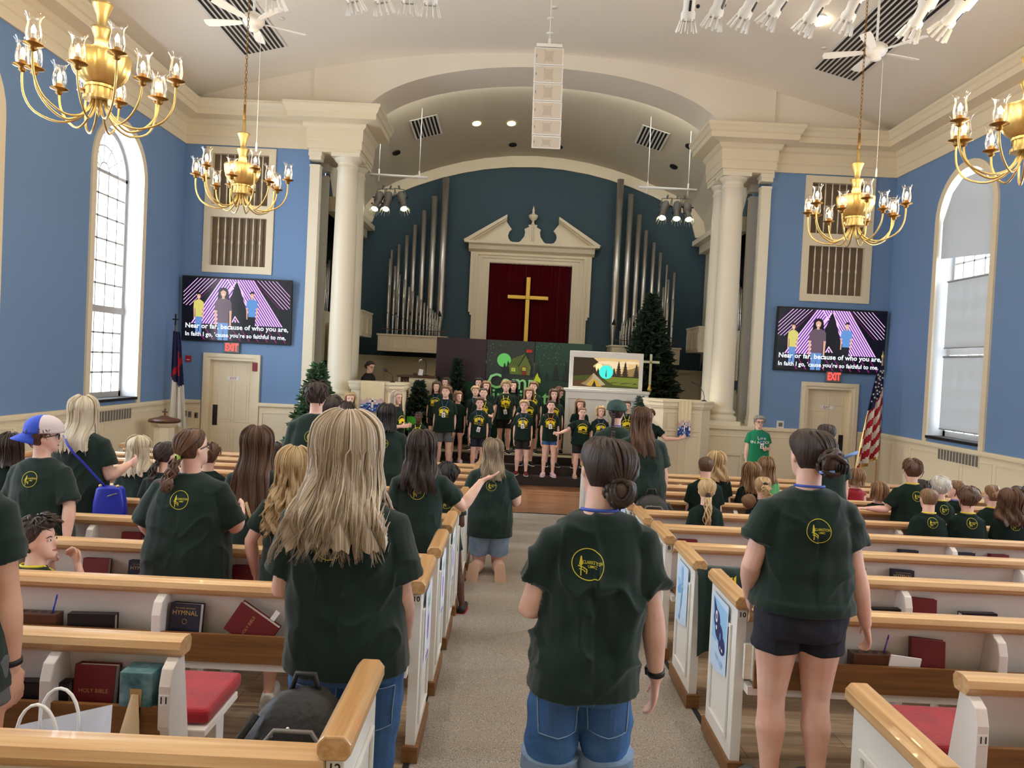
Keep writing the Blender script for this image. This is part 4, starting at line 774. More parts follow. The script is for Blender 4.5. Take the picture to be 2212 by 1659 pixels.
p = at(908, 799, Y=17.5); o = MB().box(-0.05, 0.05, -0.004, 0.004, 0, 0.14).build('sheet_music', K['paper']); o.location = (p.x, 17.5, 1.475); o.rotation_euler = (-0.25, 0.15, 0); tag(o, 'cream sheet standing on top of the organ console', 'paper')
o = MB().box(-0.05, 0.05, -0.04, 0.04, 0, 0.05).build('hymn_box', K['dwood'], None, 0.006); p = at(897, 803, Y=17.6); o.location = (p.x, 17.6, 1.47); tag(o, 'small dark wooden box on the organ console', 'box')
o = MB().box(-0.16, 0.16, 0, 0.012, 0, 0.30).build('green_sign_board', mat('green_painted_board', srgb(70, 190, 60), 0.6)); o.location = (-2.45, 16.5, 0.3); tag(o, 'green painted board half hidden between the pulpit and the trees', 'board')
# ================================================================ EVERGREENS
K['needle'] = mat('evergreen_needles', srgb(38, 70, 46), 0.7, var=srgb(62, 98, 62), vs=7); K['needle_d'] = mat('dark_evergreen_needles', srgb(22, 42, 30), 0.7, var=srgb(36, 62, 42), vs=7); K['needle_b'] = mat('bluish_evergreen_needles', srgb(96, 122, 112), 0.7, var=srgb(60, 84, 76), vs=9)
def tree(loc, h, r, lab, m, seed, dens=1.0, droop=0.1, sz=0.10):
    rnd = random.Random(seed); root = empty('evergreen_tree', loc, label=lab, cat='tree'); MB().tube([(0, 0, 0), (0, 0, h*0.97)], [0.03, 0.008], 6).build('trunk', K['dwood'], root)
    MB().lathe([(0.0, 0.0), (min(r*0.4, 0.25), 0.0), (min(r*0.4, 0.25), 0.03), (0.04, 0.05), (0.04, 0.12)], n=10).build('tree_stand', K['black'], root)
    mb = MB(); n = int(90*dens*h)
    for i in range(n):
        t = (i+0.5)/n; z = h*(0.10+0.88*t); L = r*(1-t)**0.85*rnd.uniform(0.8, 1.08)+0.05; a = i*2.39996+rnd.uniform(-.3, .3); ca, sa = cos(a), sin(a)
        tip = V((ca*L, sa*L, z-droop*L+rnd.uniform(-0.02, 0.08)*L+0.22*L*(t))); base = V((0, 0, z))
        mb.tube([base, base.lerp(tip, 0.6)-V((0, 0, 0.04*L)), tip], [0.010, 0.008, 0.006], 3, smooth=False)
        k = max(4, int(L/sz*6))
        for j in range(k):
            s = 0.25+0.75*(j+rnd.random())/k; c = base.lerp(tip, s); d = (tip-base).normalized()+V((rnd.uniform(-1, 1), rnd.uniform(-1, 1), rnd.uniform(-0.5, 0.8)))*0.85; d.normalize()
            l = sz*rnd.uniform(0.7, 1.25)*(0.6+0.4*(1-t)+0.2); mb.tube([c, c+d*l*0.55, c+d*l], [0.013*sz/0.1, 0.017*sz/0.1, 0.002], 3, smooth=False)
    tag(mb.build('foliage', m, root), kind='stuff'); return root
tree((-4.15, 14.9, -0.61), 2.30, 0.62, 'full green artificial tree left of the left front column', K['needle'], 1, 1.5, sz=0.13)
tree((-2.95, 14.8, -0.61), 1.05, 0.40, 'low green artificial tree at the foot of the pulpit', K['needle'], 2, 1.5)
tree((-2.42, 16.95, -0.085), 1.46, 0.38, 'dark small tree between the pulpit and the children', K['needle_d'], 3, 1.7, sz=0.11)
tree((-1.66, 17.68, -0.085), 2.0, 0.29, 'tall narrow dark tree before the plum backdrop panel', K['needle_d'], 4, 1.8, sz=0.11)
tree((2.92, 18.75, -0.085), 3.84, 0.92, 'tallest dark tree beside the processional cross', K['needle_d'], 5, 1.7, sz=0.15)
tree((2.40, 16.56, 0.35), 0.93, 0.22, 'small bluish tree between puppet stage and lectern', K['needle_b'], 6, 2.0, sz=0.07)
tag(MB().box(2.27, 2.53, 16.43, 16.69, -0.085, 0.35).build('plant_stand', K['white'], None, 0.005), 'white stand under the small bluish tree', 'stand')
# ================================================================ FLAGS, FONT
def flag(loc, zt, zb, wt, wb, side, lab, us):
    x, y, fz = loc; root = empty('flag', (x, y, fz), label=lab, cat='flag'); H = zt-fz
    MB().tube([(0, 0, 0), (0.0, 0, H+0.12)], 0.014, 8).build('pole', K['oak'] if us else K['brass_d'], root)
    MB().lathe([(0.0, 0.08), (0.03, 0.07), (0.12, 0.03), (0.15, 0.0)], n=16).build('base', K['brass_d'], root)
    mb = MB()
    if us: mb.lathe([(0.0, H+0.30), (0.012, H+0.22), (0.03, H+0.18), (0.012, H+0.12)], n=8)
    else: mb.box(-0.012, 0.012, -0.01, 0.01, H+0.12, H+0.34); mb.box(-0.06, 0.06, -0.01, 0.01, H+0.22, H+0.245)
    mb.build('finial', K['gold'] if us else K['dark'], root)
    mb = MB(); nx, nz = 40, 60; L = H-(zb-fz)
    def P(i, j):
        a = i/nx; b = j/nz; wd = (wt+(wb-wt)*b**0.8); zz = H-b*L*(1-0.16*(1-a)*b)-0.02*a; xx = side*(a-0.12)*wd-side*0.0; fold = 0.045*(0.3+b)*sin(a*17+b*1.5)+0.02*b*sin(a*31)
        return (xx+0.02*b*sin(a*23), -0.05+fold, zz)
    for i in range(nx):
        for j in range(nz):
            a, b = (i+0.5)/nx, (j+0.5)/nz
            if us:
                q = b*1.0-a*0.32+0.1; m = 2 if q < 0.30 and b < 0.42 else int(q*12.5) % 2
            else:
                q = b*1.0+0.10*abs(a-0.6); m = 2 if q < 0.56 else 0
                if m == 2 and (abs(b-0.36+(a-0.5)*0.25) < 0.035 or (abs(a-0.62+b*0.15) < 0.09 and 0.20 < b < 0.45)): m = 1
            if us and (i < 1 or j > nz-3 or i > nx-2) and b > 0.45: m = 3
            mb.add([P(i, j), P(i+1, j), P(i+1, j+1), P(i, j+1)], [(0, 1, 2, 3)], m, True)
    if us:
        for k in range(22):
            a, b = 0.2+0.7*((k*0.618) % 1), 0.05+0.30*k/22; p = P(int(a*nx), int(b*nz)); pts = [(p[0]+(0.028 if q % 2 == 0 else 0.011)*sin(pi*q/5), p[1]-0.035, p[2]+(0.028 if q % 2 == 0 else 0.011)*cos(pi*q/5)) for q in range(10)]; mb.add(pts, [tuple(range(10))], 0)
    mb.build('cloth', [mat('flag_white', srgb(222, 218, 208), 0.8), mat('flag_red', srgb(170, 24, 40), 0.8), mat('flag_blue', srgb(22, 30, 74), 0.8), K['gold']], root)
flag((-7.15, 15.35, -0.61), 2.16, 0.15, 0.14, 0.40, 1, 'white and navy church flag with red cross in the left corner', False)
flag((6.95, 15.3, -0.61), 2.16, 0.02, 0.10, 0.52, -1, 'star-spangled red and white striped flag in the right corner', True)
root = empty('baptismal_font', (-6.82, 14.3, -0.61), label='octagonal ivory font with round wooden lid and small cross', cat='font')
MB().lathe([(0.24, 0), (0.24, 0.05), (0.19, 0.07), (0.19, 0.95), (0.24, 1.0), (0.25, 1.04)], n=8, smooth=False, caps=True).build('body', K['ivory'], root)
MB().lathe([(0.27, 1.04), (0.29, 1.06), (0.27, 1.10), (0.12, 1.13), (0.05, 1.16), (0.0, 1.16)], n=32).build('lid', K['dwood'], root); MB().box(-0.012, 0.012, -0.01, 0.01, 1.16, 1.30).box(-0.05, 0.05, -0.01, 0.01, 1.22, 1.245).build('finial_cross', K['dwood'], root, 0.003)
# ================================================================ SCREENS, SIGNS, WALL FITTINGS
TVM = [mat('tvscreen_'+n, (0, 0, 0, 1), 0.25, emit=srgb(*c), es=e*0.62) for n, c, e in (('black', (10, 6, 18), 1), ('purple', (92, 44, 144), 1), ('line', (244, 190, 255), 1.3), ('magenta', (130, 30, 110), 1), ('white', (236, 248, 255), 1.3), ('skin', (226, 176, 150), 1), ('hair', (26, 18, 20), 1), ('yellow', (216, 206, 110), 1), ('jeans', (104, 146, 206), 1), ('plum', (104, 84, 96), 1), ('blue', (98, 150, 216), 1), ('dark', (18, 22, 30), 1), ('grey', (66, 58, 76), 1))]
def clip(poly):
    for ax, lim, sg in ((0, 0, 1), (0, 1, -1), (1, 0, 1), (1, 1, -1)):
        out = []
        for i in range(len(poly)):
            a, b = poly[i-1], poly[i]; ia, ib = sg*(a[ax]-lim) >= 0, sg*(b[ax]-lim) >= 0
            if ia != ib: t = (lim-a[ax])/(b[ax]-a[ax]); out.append((a[0]+(b[0]-a[0])*t, a[1]+(b[1]-a[1])*t))
            if ib: out.append(b)
        poly = out
        if not poly: return []
    return poly
def television(x0, x1, z0, z1, lab):
    root = empty('television', ((x0+x1)/2, FY-0.09, (z0+z1)/2), label=lab, cat='television', group='wall screens showing song words'); w, h = x1-x0, z1-z0; root.rotation_euler = (R(3), 0, 0)
    MB().box(-w/2, w/2, 0, 0.06, -h/2, h/2).build('tv_case', K['black'], root, 0.006); MB().box(-0.3, 0.3, 0.06, 0.12, -0.3, 0.3).build('bracket', K['black'], root)
    mb = MB(); w -= 0.07; h -= 0.08; ly = [0]
    def P(pts, m, st=1):
        pts = clip(pts)
        if len(pts) > 2: ly[0] += st; mb.add([(-w/2+w*a, -0.002-0.00006*ly[0], h/2-h*b) for a, b in pts], [tuple(range(len(pts)))], m)
    P([(0, 0), (1, 0), (1, 1), (0, 1)], 0)
    def band(xb0, xb1, sgn, ytop=0.0, ybot=0.74, k=0.28, n=10):
        P([(xb0, ybot), (xb1, ybot), (xb1+sgn*k, ytop), (xb0+sgn*k, ytop)], 1)
        for i in range(n+1):
            x = xb0+(xb1-xb0)*i/n; P([(x-0.006, ybot), (x+0.006, ybot), (x+0.006+sgn*k, ytop), (x-0.006+sgn*k, ytop)], 2)
    band(0.08, 0.34, 1); band(0.69, 0.93, -1); P([(0.5, 0.0), (0.36, 0.74), (0.64, 0.74)], 0)
    for i, q in enumerate((0.30, 0.335, 0.62, 0.655)): pass
    P([(0.49, 0.03), (0.355, 0.36), (0.365, 0.36), (0.497, 0.045)], 2); P([(0.50, 0.03), (0.675, 0.74), (0.685, 0.74), (0.51, 0.03)], 2)
    for i in range(7): x = -0.12+0.035*i; P([(x, 0.45), (x+0.007, 0.45), (x+0.257, 0), (x+0.25, 0)], 2 if i < 6 else 3)
    for i in range(7): x = 1.12-0.035*i; P([(x, 0.45), (x-0.007, 0.45), (x-0.257, 0), (x-0.25, 0)], 2 if i < 6 else 3)
    for q in (0, 0.03): P([(0.455+q, 0.70), (0.485, 0.60+q*2), (0.495, 0.60+q*2), (0.467+q, 0.70)], 2); P([(0.53-q, 0.70), (0.49, 0.60+q*2), (0.48, 0.60+q*2), (0.518-q, 0.70)], 2)
    for i in range(10): x = 0.1+i*0.085; P([(x, 0.77), (x+0.008, 0.77), (x+0.11, 1.0), (x+0.095, 1.0)], 3)
    def person2(cx, top, hh, shirt, legs, hair_long, sw):
        e = hh*0.62*h/w
        if hair_long: P([(cx-e*0.9, top+hh*0.3), (cx-e*0.5, top-hh*0.05), (cx+e*0.5, top-hh*0.05), (cx+e*0.9, top+hh*0.3), (cx+e*1.3, top+hh*2.2), (cx+e*0.4, top+hh*2.4), (cx-e*0.4, top+hh*2.4), (cx-e*1.2, top+hh*2.3)], 6)
        P([(cx-sw, top+hh*1.5), (cx-sw*0.35, top+hh*1.12), (cx+sw*0.35, top+hh*1.12), (cx+sw, top+hh*1.5), (cx+sw*1.1, top+hh*2.6), (cx+sw*0.72, top+hh*2.6), (cx+sw*0.68, top+hh*3.9), (cx-sw*0.68, top+hh*3.9), (cx-sw*0.72, top+hh*2.6), (cx-sw*1.1, top+hh*2.6)], shirt)
        for q in (-1, 1): P([(cx+q*sw*1.08, top+hh*2.5), (cx+q*sw*0.78, top+hh*2.5), (cx+q*sw*0.8, top+hh*4.3), (cx+q*sw*1.0, top+hh*4.3)], 5)
        P([(cx-sw*0.68, top+hh*3.9), (cx+sw*0.68, top+hh*3.9), (cx+sw*0.62, top+hh*6.6), (cx+sw*0.12, top+hh*6.6), (cx, top+hh*4.5), (cx-sw*0.12, top+hh*6.6), (cx-sw*0.62, top+hh*6.6)], legs)
        P([(cx-e*0.2, top+hh*0.8), (cx+e*0.2, top+hh*0.8), (cx+e*0.25, top+hh*1.2), (cx-e*0.25, top+hh*1.2)], 5)
        P([(cx+e*0.5*cos(t), top+hh*0.5+hh*0.5*sin(t)) for t in [2*pi*i/16 for i in range(16)]], 5); P([(cx+e*0.54*cos(t), top+hh*0.42-hh*0.52*abs(sin(t))) for t in [pi*i/8 for i in range(9)]]+[(cx, top+hh*0.2)], 6)
        P([(cx-e*0.22, top+hh*0.68), (cx+e*0.22, top+hh*0.68), (cx, top+hh*0.8)], 4)
    person2(0.145, 0.24, 0.10, 7, 8, False, 0.045); person2(0.375, 0.15, 0.145, 9, 8, True, 0.075); person2(0.645, 0.19, 0.105, 10, 11, False, 0.05)
    if True:
        ly[0] += 3; yy = -0.003-0.00006*ly[0]
        text_mb(mb, 'Near or far, because of who you are,', 0.142, M.Translation((-w/2+0.045, yy, -h/2+0.275)) @ M.Rotation(pi/2, 4, 'X'), 4, align='LEFT', bold=0.0026, sx=1.0)
        text_mb(mb, "In faith I go, 'cause you're so faithful to me,", 0.122, M.Translation((-w/2+0.045, yy, -h/2+0.105)) @ M.Rotation(pi/2, 4, 'X'), 4, align='LEFT', bold=0.0020, sx=0.985)
    mb.build('screen', TVM, root); return root
television(-7.28, -5.01, 1.99, 3.33, 'wall television with song words above the left door'); television(5.01, 7.28, 1.97, 3.29, 'wall television with song words above the right door')
exm = mat('exit_letters', (1, 0.1, 0.1, 1), emit=srgb(255, 40, 36), es=3.0)
for s in (-1, 1):
    root = empty('exit_sign', (-6.23 if s < 0 else 6.27, FY-0.06, 1.885), label='lit red exit sign under the %s television' % ('left' if s < 0 else 'right'), cat='exit sign', group='lit exit signs')
    MB().box(-0.16, 0.16, 0, 0.06, -0.11, 0.11).build('housing', K['grey'], root, 0.01); mb = MB(); text_mb(mb, 'EXIT', 0.21, M.Translation((0, -0.003, 0)) @ M.Rotation(pi/2, 4, 'X'), bold=0.006, sx=0.62); mb.build('letters', exm, root)
root = empty('fire_alarm', (-7.13, FY-0.03, 1.615), label='small red fire alarm pull on the blue wall beside the left door', cat='fire alarm')
MB().box(-0.055, 0.055, 0, 0.03, -0.065, 0.065).build('housing', mat('alarm_red', srgb(176, 24, 34), 0.4), root, 0.005); MB().box(-0.03, 0.03, -0.008, 0, -0.03, -0.01).build('pull_bar', K['paper'], root)
for k, (u, v) in enumerate(((400, 893), (410, 895), (424, 897))):
    p = at(u, v, Y=FY-0.03); o = MB().box(-0.035, 0.035, -0.012, 0.0, -0.06, 0.06).box(-0.008, 0.008, -0.018, -0.012, -0.02, 0.02, 1).build('wall_switch', [K['grey'], K['black']], None, 0.003); o.location = (p.x, FY-0.03, p.z); tag(o, '%s of three wall plates beside the left door' % ['leftmost', 'middle', 'rightmost'][k], 'switch', 'wall plates by the left door')
p = at(1685, 917, Y=15.75); root = empty('wall_socket_box', (4.95, FY-0.0, at(1685, 917, Y=FY).z), label='small square grey wall plate between column and right door', cat='wall plate'); root.location.x = at(1685, 917, Y=FY).x; MB().box(-0.075, 0.075, -0.02, 0, -0.075, 0.075).build('plate', K['white'], root, 0.004); MB().box(-0.04, 0.04, -0.026, -0.02, -0.04, 0.04).build('thermostat_face', K['grey'], root)
# spindled organ grilles in the towers
for s in (-1, 1):
    nm = 'left' if s < 0 else 'right'; root = empty('organ_grille', (s*6.20, FY, 0), label='tall ivory spindled organ grille above the %s television' % nm, cat='grille', group='spindled organ grilles')
    MB().box(-0.69, 0.69, 0.10, 0.12, 3.49, 5.96).build('grille_cloth', K['fabric_g'], root); mb = MB()
    for a, b, c, d in ((-0.72, -0.58, 3.43, 6.02), (0.58, 0.72, 3.43, 6.02), (-0.58, 0.58, 3.43, 3.58), (-0.58, 0.58, 5.88, 6.02), (-0.58, 0.58, 4.58, 4.84)): mb.box(a, b, -0.03, 0.09, c, d)
    mb.build('frame', K['ivory'], root)
    for z0, z1 in ((3.58, 4.58), (4.84, 5.88)):
        for k in range(7):
            x = -0.58+1.16*(k+1)/8; h = z1-z0; MB().lathe([(0.010, z0), (0.010, z0+h*0.06), (0.016, z0+h*0.2), (0.012, z0+h*0.45), (0.020, z0+h*0.49), (0.020, z0+h*0.52), (0.012, z0+h*0.56), (0.016, z0+h*0.8), (0.010, z0+h*0.94), (0.010, z1)], (x, 0.03, 0), 8).build('spindle', K['ivory'], root)
# roller shades on the nearest right window
for k, (z0, z1, lab) in enumerate(((4.02, 5.50, 'upper roller shade hanging over the arched head of the right window'), (2.50, 3.72, 'middle roller shade on the right window'), (1.02, 2.34, 'lowest roller shade on the right window'))):
    mb = MB(); yw = 0.72 if k else 0.78; xs_ = W+0.16 if k else W+0.05; n = 16; wy = 13.45 if 0 else 13.45
    if k == 0:
        pts = [(wy-yw, z0), (wy+yw, z0+0.12), (wy+yw, ZSP), (wy+0.55, 5.30), (wy+0.3, 5.50), (wy-0.3, 5.50), (wy-0.55, 5.28), (wy-yw, ZSP-0.1)]; mb.add([(xs_-0.02*sin(i), y, z) for i, (y, z) in enumerate(pts)], [tuple(range(len(pts)))])
    else: mb.quad((xs_, wy-yw, z0), (xs_, wy+yw, z0), (xs_, wy+yw, z1), (xs_, wy-yw, z1)); mb.tube([(xs_, wy-yw, z0), (xs_, wy+yw, z0)], 0.012, 6); mb.tube([(xs_, wy-yw, z1), (xs_, wy+yw, z1)], 0.02, 8)
    tag(mb.build('window_shade', K['shade']), lab, 'roller shade')
# ================================================================ PEWS
OUT = {-1: -6.30, 1: 6.02}
def row_y(n): return 3.776+(10-n)*0.88
def pew(n, s):
    Y = row_y(n); z0 = floor_z(Y); xi = s*0.78 if n != 11 else (-1.58 if s < 0 else 1.38); xo = OUT[s]; side = 'left' if s < 0 else 'right'
    far = ['', 'front', 'second', 'third', 'fourth', 'fifth', 'sixth', 'seventh', 'eighth', 'ninth', 'tenth', 'eleventh', 'twelfth'][n]
    root = empty('pew', (0, Y, z0), label='white and oak pew on the %s side, %s row from the front%s' % (side, far, ', shortened, open-ended' if n == 11 else ''), cat='pew', group='church pews either side of the aisle')
    a, b = sorted((xi, xo)); e = 0.06
    A, B = (a, b-e*0) if s > 0 else (a, b)
    def tri(mb, pts, x0, x1, m=0): mb.prism(pts, 0, x0, x1, m)
    mb = MB(); tri(mb, [(0.02, 0.79), (0.045, 0.79), (0.110, 0.43), (0.085, 0.43)], a+0.02, b-0.02); mb.build('backrest', K['pew'], root)
    mb = MB(); tri(mb, [(-0.035, 0.80), (-0.045, 0.82), (-0.035, 0.845), (0.0, 0.855), (0.05, 0.85), (0.065, 0.83), (0.06, 0.80), (0.05, 0.785), (-0.02, 0.785)], a+(0.0 if n == 11 and s > 0 else 0.0505), b-(0 if n == 11 and s < 0 else 0.0505)); mb.build('top_rail', K['oak'], root)
    ae, be = (a+0.03, b-0.03) if n != 11 else ((a+0.03, b+0.05) if s < 0 else (a-0.05, b-0.03))
    MB().box(ae, be, 0.10, 0.47, 0.415, 0.45).build('seat', K['pew'], root, 0.006)
    mb = MB(); mb.box(ae+(0.04 if n != 11 else 0), be-(0.04 if n != 11 else 0), 0.13, 0.49 if n != 11 else 0.52, 0.452, 0.515); mb.build('cushion', K['red'], root, 0.02, 3) if True else None
    if n == 11:
        c = root.children[-1]; xe = xi
        for k in range(2):
            bt = MB().lathe([(0.0, 0.004), (0.018, 0.002), (0.03, 0.0)], (xe-s*0+s*0.25*(1), 0.2+0.22*k, 0.514), 10).build('button', K['red'], c)
    mb = MB(); xs_ = [x for x in (2.05, 3.35, 4.65, 5.9) if x > abs(xi)+0.2]
    edges = [abs(xi)+(0.05 if n != 11 else 0.02)]+xs_+[abs(xo)-0.05]
    for x in xs_+([abs(xi)+0.03] if n == 11 else []):
        mb = MB(); tri(mb, [(0.02, 0.785), (-0.03, 0.785), (-0.075, 0.76), (-0.095, 0.70), (-0.095, 0.55), (-0.07, 0.42), (-0.03, 0.0), (0.06, 0.0), (0.12, 0.34), (0.38, 0.34), (0.41, 0.0), (0.47, 0.0), (0.47, 0.415), (0.09, 0.415)], *sorted((s*x-0.022, s*x+0.022))); mb.build('support', K['pew'], root, 0.004)
    for p, q in zip(edges[:-1], edges[1:]):
        x0, x1 = sorted((s*(p+0.022), s*(q-0.022))); mb = MB(); mb.box(x0, x1, -0.092, -0.072, 0.485, 0.62); mb.box(x0, x1, -0.072, 0.075, 0.50, 0.515); mb.build('book_rack', K['walnut'], root)
    mb = MB(); mb.box(a+0.05, b-0.05, -0.075, 0.08, 0.445, 0.485); mb.build('rack_batten', K['pew'], root)
    ends = [(xo, 0)]+([(xi, 1)] if n != 11 else [])
    for xe, inner in ends:
        si = -s if inner else s; x0, x1 = sorted((xe, xe-si*0.05)); er = MB(); er.box(x0, x1, -0.01, 0.47, 0.0, 0.85); sf = -1 if (xe-si*0.05) > xe else 1
        xf = xe; d = 0.012; q0, q1 = sorted((xf, xf+si*d)); pz0, pz1 = 0.16, 0.74
        for (c0, c1, d0, d1) in ((0.06, 0.40, pz1-0.02, pz1), (0.06, 0.40, pz0, pz0+0.02), (0.06, 0.08, pz0+0.02, pz1-0.02), (0.38, 0.40, pz0+0.02, pz1-0.02)): er.box(q0, q1, c0, c1, d0, d1)
        eo = er.build('end_panel', K['white'], root, 0.003)
        cx0, cx1 = x0-0.020, x1+0.020
        cp = MB(); cp.prism([(x0-0.008, 0.845), (cx0, 0.862), (cx0, 0.89), (cx0+0.018, 0.912), (cx1-0.018, 0.912), (cx1, 0.89), (cx1, 0.862), (x1+0.008, 0.845)], 1, -0.035, 0.50); cp.build('end_cap', K['oaky'], root, 0.006)
        MB().box(x0-0.015, x1+0.015, -0.03, 0.49, 0, 0.085).build('end_plinth', K['walnut'], root, 0.004)
        if inner:
            lb = MB(); xm = (x0+x1)/2; lb.box(xm-0.022, xm+0.022, -0.0125, -0.0105, 0.795, 0.835, 0); text_mb(lb, str(n), 0.042 if n < 10 else 0.036, M.Translation((xm, -0.0135, 0.815)) @ M.Rotation(pi/2, 4, 'X'), 1, bold=0.0008); lb.build('number_plate', [K['paper'], K['black']], root)
    if n == 11:
        lb = MB(); xm = s*(abs(xi)+0.03); lb.box(xm-0.02, xm+0.02, -0.097, -0.0955, 0.63, 0.67, 0); text_mb(lb, '11', 0.036, M.Translation((xm, -0.0985, 0.65)) @ M.Rotation(pi/2, 4, 'X'), 1, bold=0.0008); lb.build('number_plate', [K['paper'], K['black']], root)
    return root
for n in range(1, 13):
    for s in (-1, 1): pew(n, s)
# posters on the aisle ends
pap = [mat('poster_'+n, srgb(*c), 0.7) for n, c in (('sky', (196, 220, 246)), ('blue', (120, 176, 226)), ('deep', (40, 44, 104)), ('light', (150, 200, 240)), ('white', (245, 245, 250)), ('violet', (150, 120, 200)), ('paper', (226, 232, 244)), ('green', (150, 210, 170)))]
def poster(n, s, kind, lab):
    Y = row_y(n); z0 = floor_z(Y); x = s*0.78; si = -s; mb = MB(); dx = [0]
    def P(pts, m):
        dx[0] += 1; mb.add([(x+si*(0.0135+0.0004*dx[0]), Y+0.09+0.30*(1-a if s > 0 else a), z0+0.42+0.40*b) for a, b in pts], [tuple(range(len(pts)))], m)
    E = lambda cx, cy, rx, ry, rot=0, n=18: [(cx+rx*cos(t)*cos(rot)-ry*sin(t)*sin(rot), cy+rx*cos(t)*sin(rot)+ry*sin(t)*cos(rot)) for t in [2*pi*i/n for i in range(n)]]
    P([(0, 0.04), (0.3, 0.0), (1, 0.10), (1, 1), (0, 1)] if kind != 'v' else [(0, 0), (1, 0), (1, 1), (0, 1)], 0 if kind != 'v' else 6)
    if kind == 'd':
        for r, c in ((0.5, 1), (0.9, 3), (2.0, 3), (2.5, 1)): P(E(0.48+0.17*cos(r+0.9), 0.60+0.17*sin(r+0.9), 0.20, 0.075, r+0.9), c)
        P(E(0.5, 0.45, 0.05, 0.2, -0.25), 1); P(E(0.52, 0.62, 0.08, 0.07), 1); P(E(0.55, 0.64, 0.03, 0.03), 4); P([(0.47, 0.3), (0.50, 0.3), (0.40, 0.12), (0.37, 0.12)], 1); P(E(0.38, 0.12, 0.06, 0.04), 1)
    elif kind == 'c':
        P([(0.05, 0.4), (0.9, 0.35), (0.95, 0.9), (0.1, 0.95)], 3); P(E(0.35, 0.68, 0.2, 0.13), 2); P(E(0.5, 0.55, 0.25, 0.12), 2); P(E(0.7, 0.42, 0.2, 0.12), 2); P([(0.2, 0.72), (0.1, 0.95), (0.35, 0.8)], 2); P(E(0.33, 0.72, 0.07, 0.08), 4); P(E(0.34, 0.72, 0.035, 0.04), 2); P(E(0.36, 0.58, 0.04, 0.03), 4); P(E(0.62, 0.52, 0.03, 0.05), 1)
        for q in (0.4, 0.5, 0.65, 0.75, 0.8): P(E(q, 0.26-q*0.1, 0.015, 0.04), 1); P(E(q+0.02, 0.42-0.05*q, 0.02, 0.02), 4)
    else:
        P(E(0.5, 0.5, 0.14, 0.24), 5); P(E(0.5, 0.66, 0.07, 0.07), 4); P(E(0.4, 0.78, 0.05, 0.1, 0.4), 7); P(E(0.6, 0.78, 0.05, 0.1, -0.4), 7); P([(0.3, 0.05), (0.7, 0.05), (0.7, 0.1), (0.3, 0.1)], 5)
    tag(mb.build('poster', pap), lab, 'poster')
poster(10, 1, 'c', 'light blue poster of a dark blue beetle on the right tenth pew end'); poster(9, 1, 'd', 'light blue dragonfly poster on the right ninth pew end'); poster(8, 1, 'd', 'light blue dragonfly poster on the right eighth pew end'); poster(7, 1, 'd', 'light blue dragonfly poster on the right seventh pew end'); poster(6, 1, 'd', 'light blue dragonfly poster on the right sixth pew end')
poster(10, -1, 'v', 'pale poster with a violet figure on the left tenth pew end'); poster(9, -1, 'v', 'pale poster with a violet figure on the left ninth pew end'); poster(8, -1, 'v', 'pale poster with a violet figure on the left eighth pew end')
# ================================================================ BOOKS AND THINGS IN THE RACKS
def book(kind, title):
    m = {'red': K['bookred'], 'navy': K['booknavy'], 'black': K['bookblk']}[kind]; root = empty('book', label='x', cat='book'); w, h, t = 0.155, 0.225, 0.045
    mb = MB(); mb.box(-w/2, w/2, -t/2, -t/2+0.004, 0, h); mb.box(-w/2, w/2, t/2-0.004, t/2, 0, h); mb.box(-w/2, -w/2+0.005, -t/2, t/2, 0, h); mb.build('cover', m, root, 0.001)
    MB().box(-w/2+0.005, w/2-0.006, -t/2+0.004, t/2-0.004, 0.004, h-0.006).build('pages', K['page'], root)
    if title:
        mb = MB(); T = lambda z: M.Translation((0, -t/2-0.001, z)) @ M.Rotation(pi/2, 4, 'X')
        if kind == 'navy': text_mb(mb, 'HYMNAL', 0.032, T(h*0.80)); text_mb(mb, 'THE UNITED METHODIST', 0.009, T(h*0.90)); mb.tube([(0.012*cos(a), -t/2-0.001, h*0.62+0.012*sin(a)) for a in [2*pi*k/12 for k in range(13)]], 0.0012, 4)
        else: text_mb(mb, title, 0.021, T(h*0.58))
        mb.build('title_lettering', K['goldfoil'], root)
    return root
protos = {}
def put_book(u, v, n, s, kind, lab, mode='stand', title=None, yaw=0, roll=0):
    Y = row_y(n); fz = floor_z(Y); key = (kind, bool(title)); p = at(u, v, Y=Y-0.05)
    if key not in protos: protos[key] = book(kind, title); o = protos[key]
    else: o = copy_tree(protos[key])
    o['label'] = lab; o['group'] = 'hymnals and bibles in the pew racks'
    if mode == 'stand': o.location = (p.x, Y-0.035, fz+0.517+abs(sin(roll))*0.08); o.rotation_euler = (R(-7), roll, yaw)
    elif mode == 'flat': o.location = (p.x, Y-0.035, fz+0.517); o.rotation_euler = (R(-7), 0, 0); o.rotation_euler = (R(-4), R(90), 0); o.location.z = fz+0.517+0.08; o.location.x = p.x-0.11
    elif mode == 'table': o.location = (p.x, Y-0.10, fz+0.90); o.rotation_euler = (R(-90), 0, 0)
HB = 'HOLY BIBLE'; T_ = ' on the %s side'
put_book(200, 1465, 11, -1, 'red', 'maroon bible beside the tissue box in the short left pew', title=HB); put_book(78, 1480, 11, -1, 'black', 'black book lying low at the left edge in the short left pew', 'flat')
put_book(397, 1335, 10, -1, 'navy', 'navy hymnal in the left tenth pew', title='H', yaw=-0.08); put_book(586, 1340, 10, -1, 'red', 'tilted maroon bible with a white slip beside the woman with wavy blonde hair', title=HB, yaw=0.1, roll=R(-58)); put_book(195, 1335, 10, -1, 'black', 'black book lying near the pencil holder in the left tenth pew', 'flat')
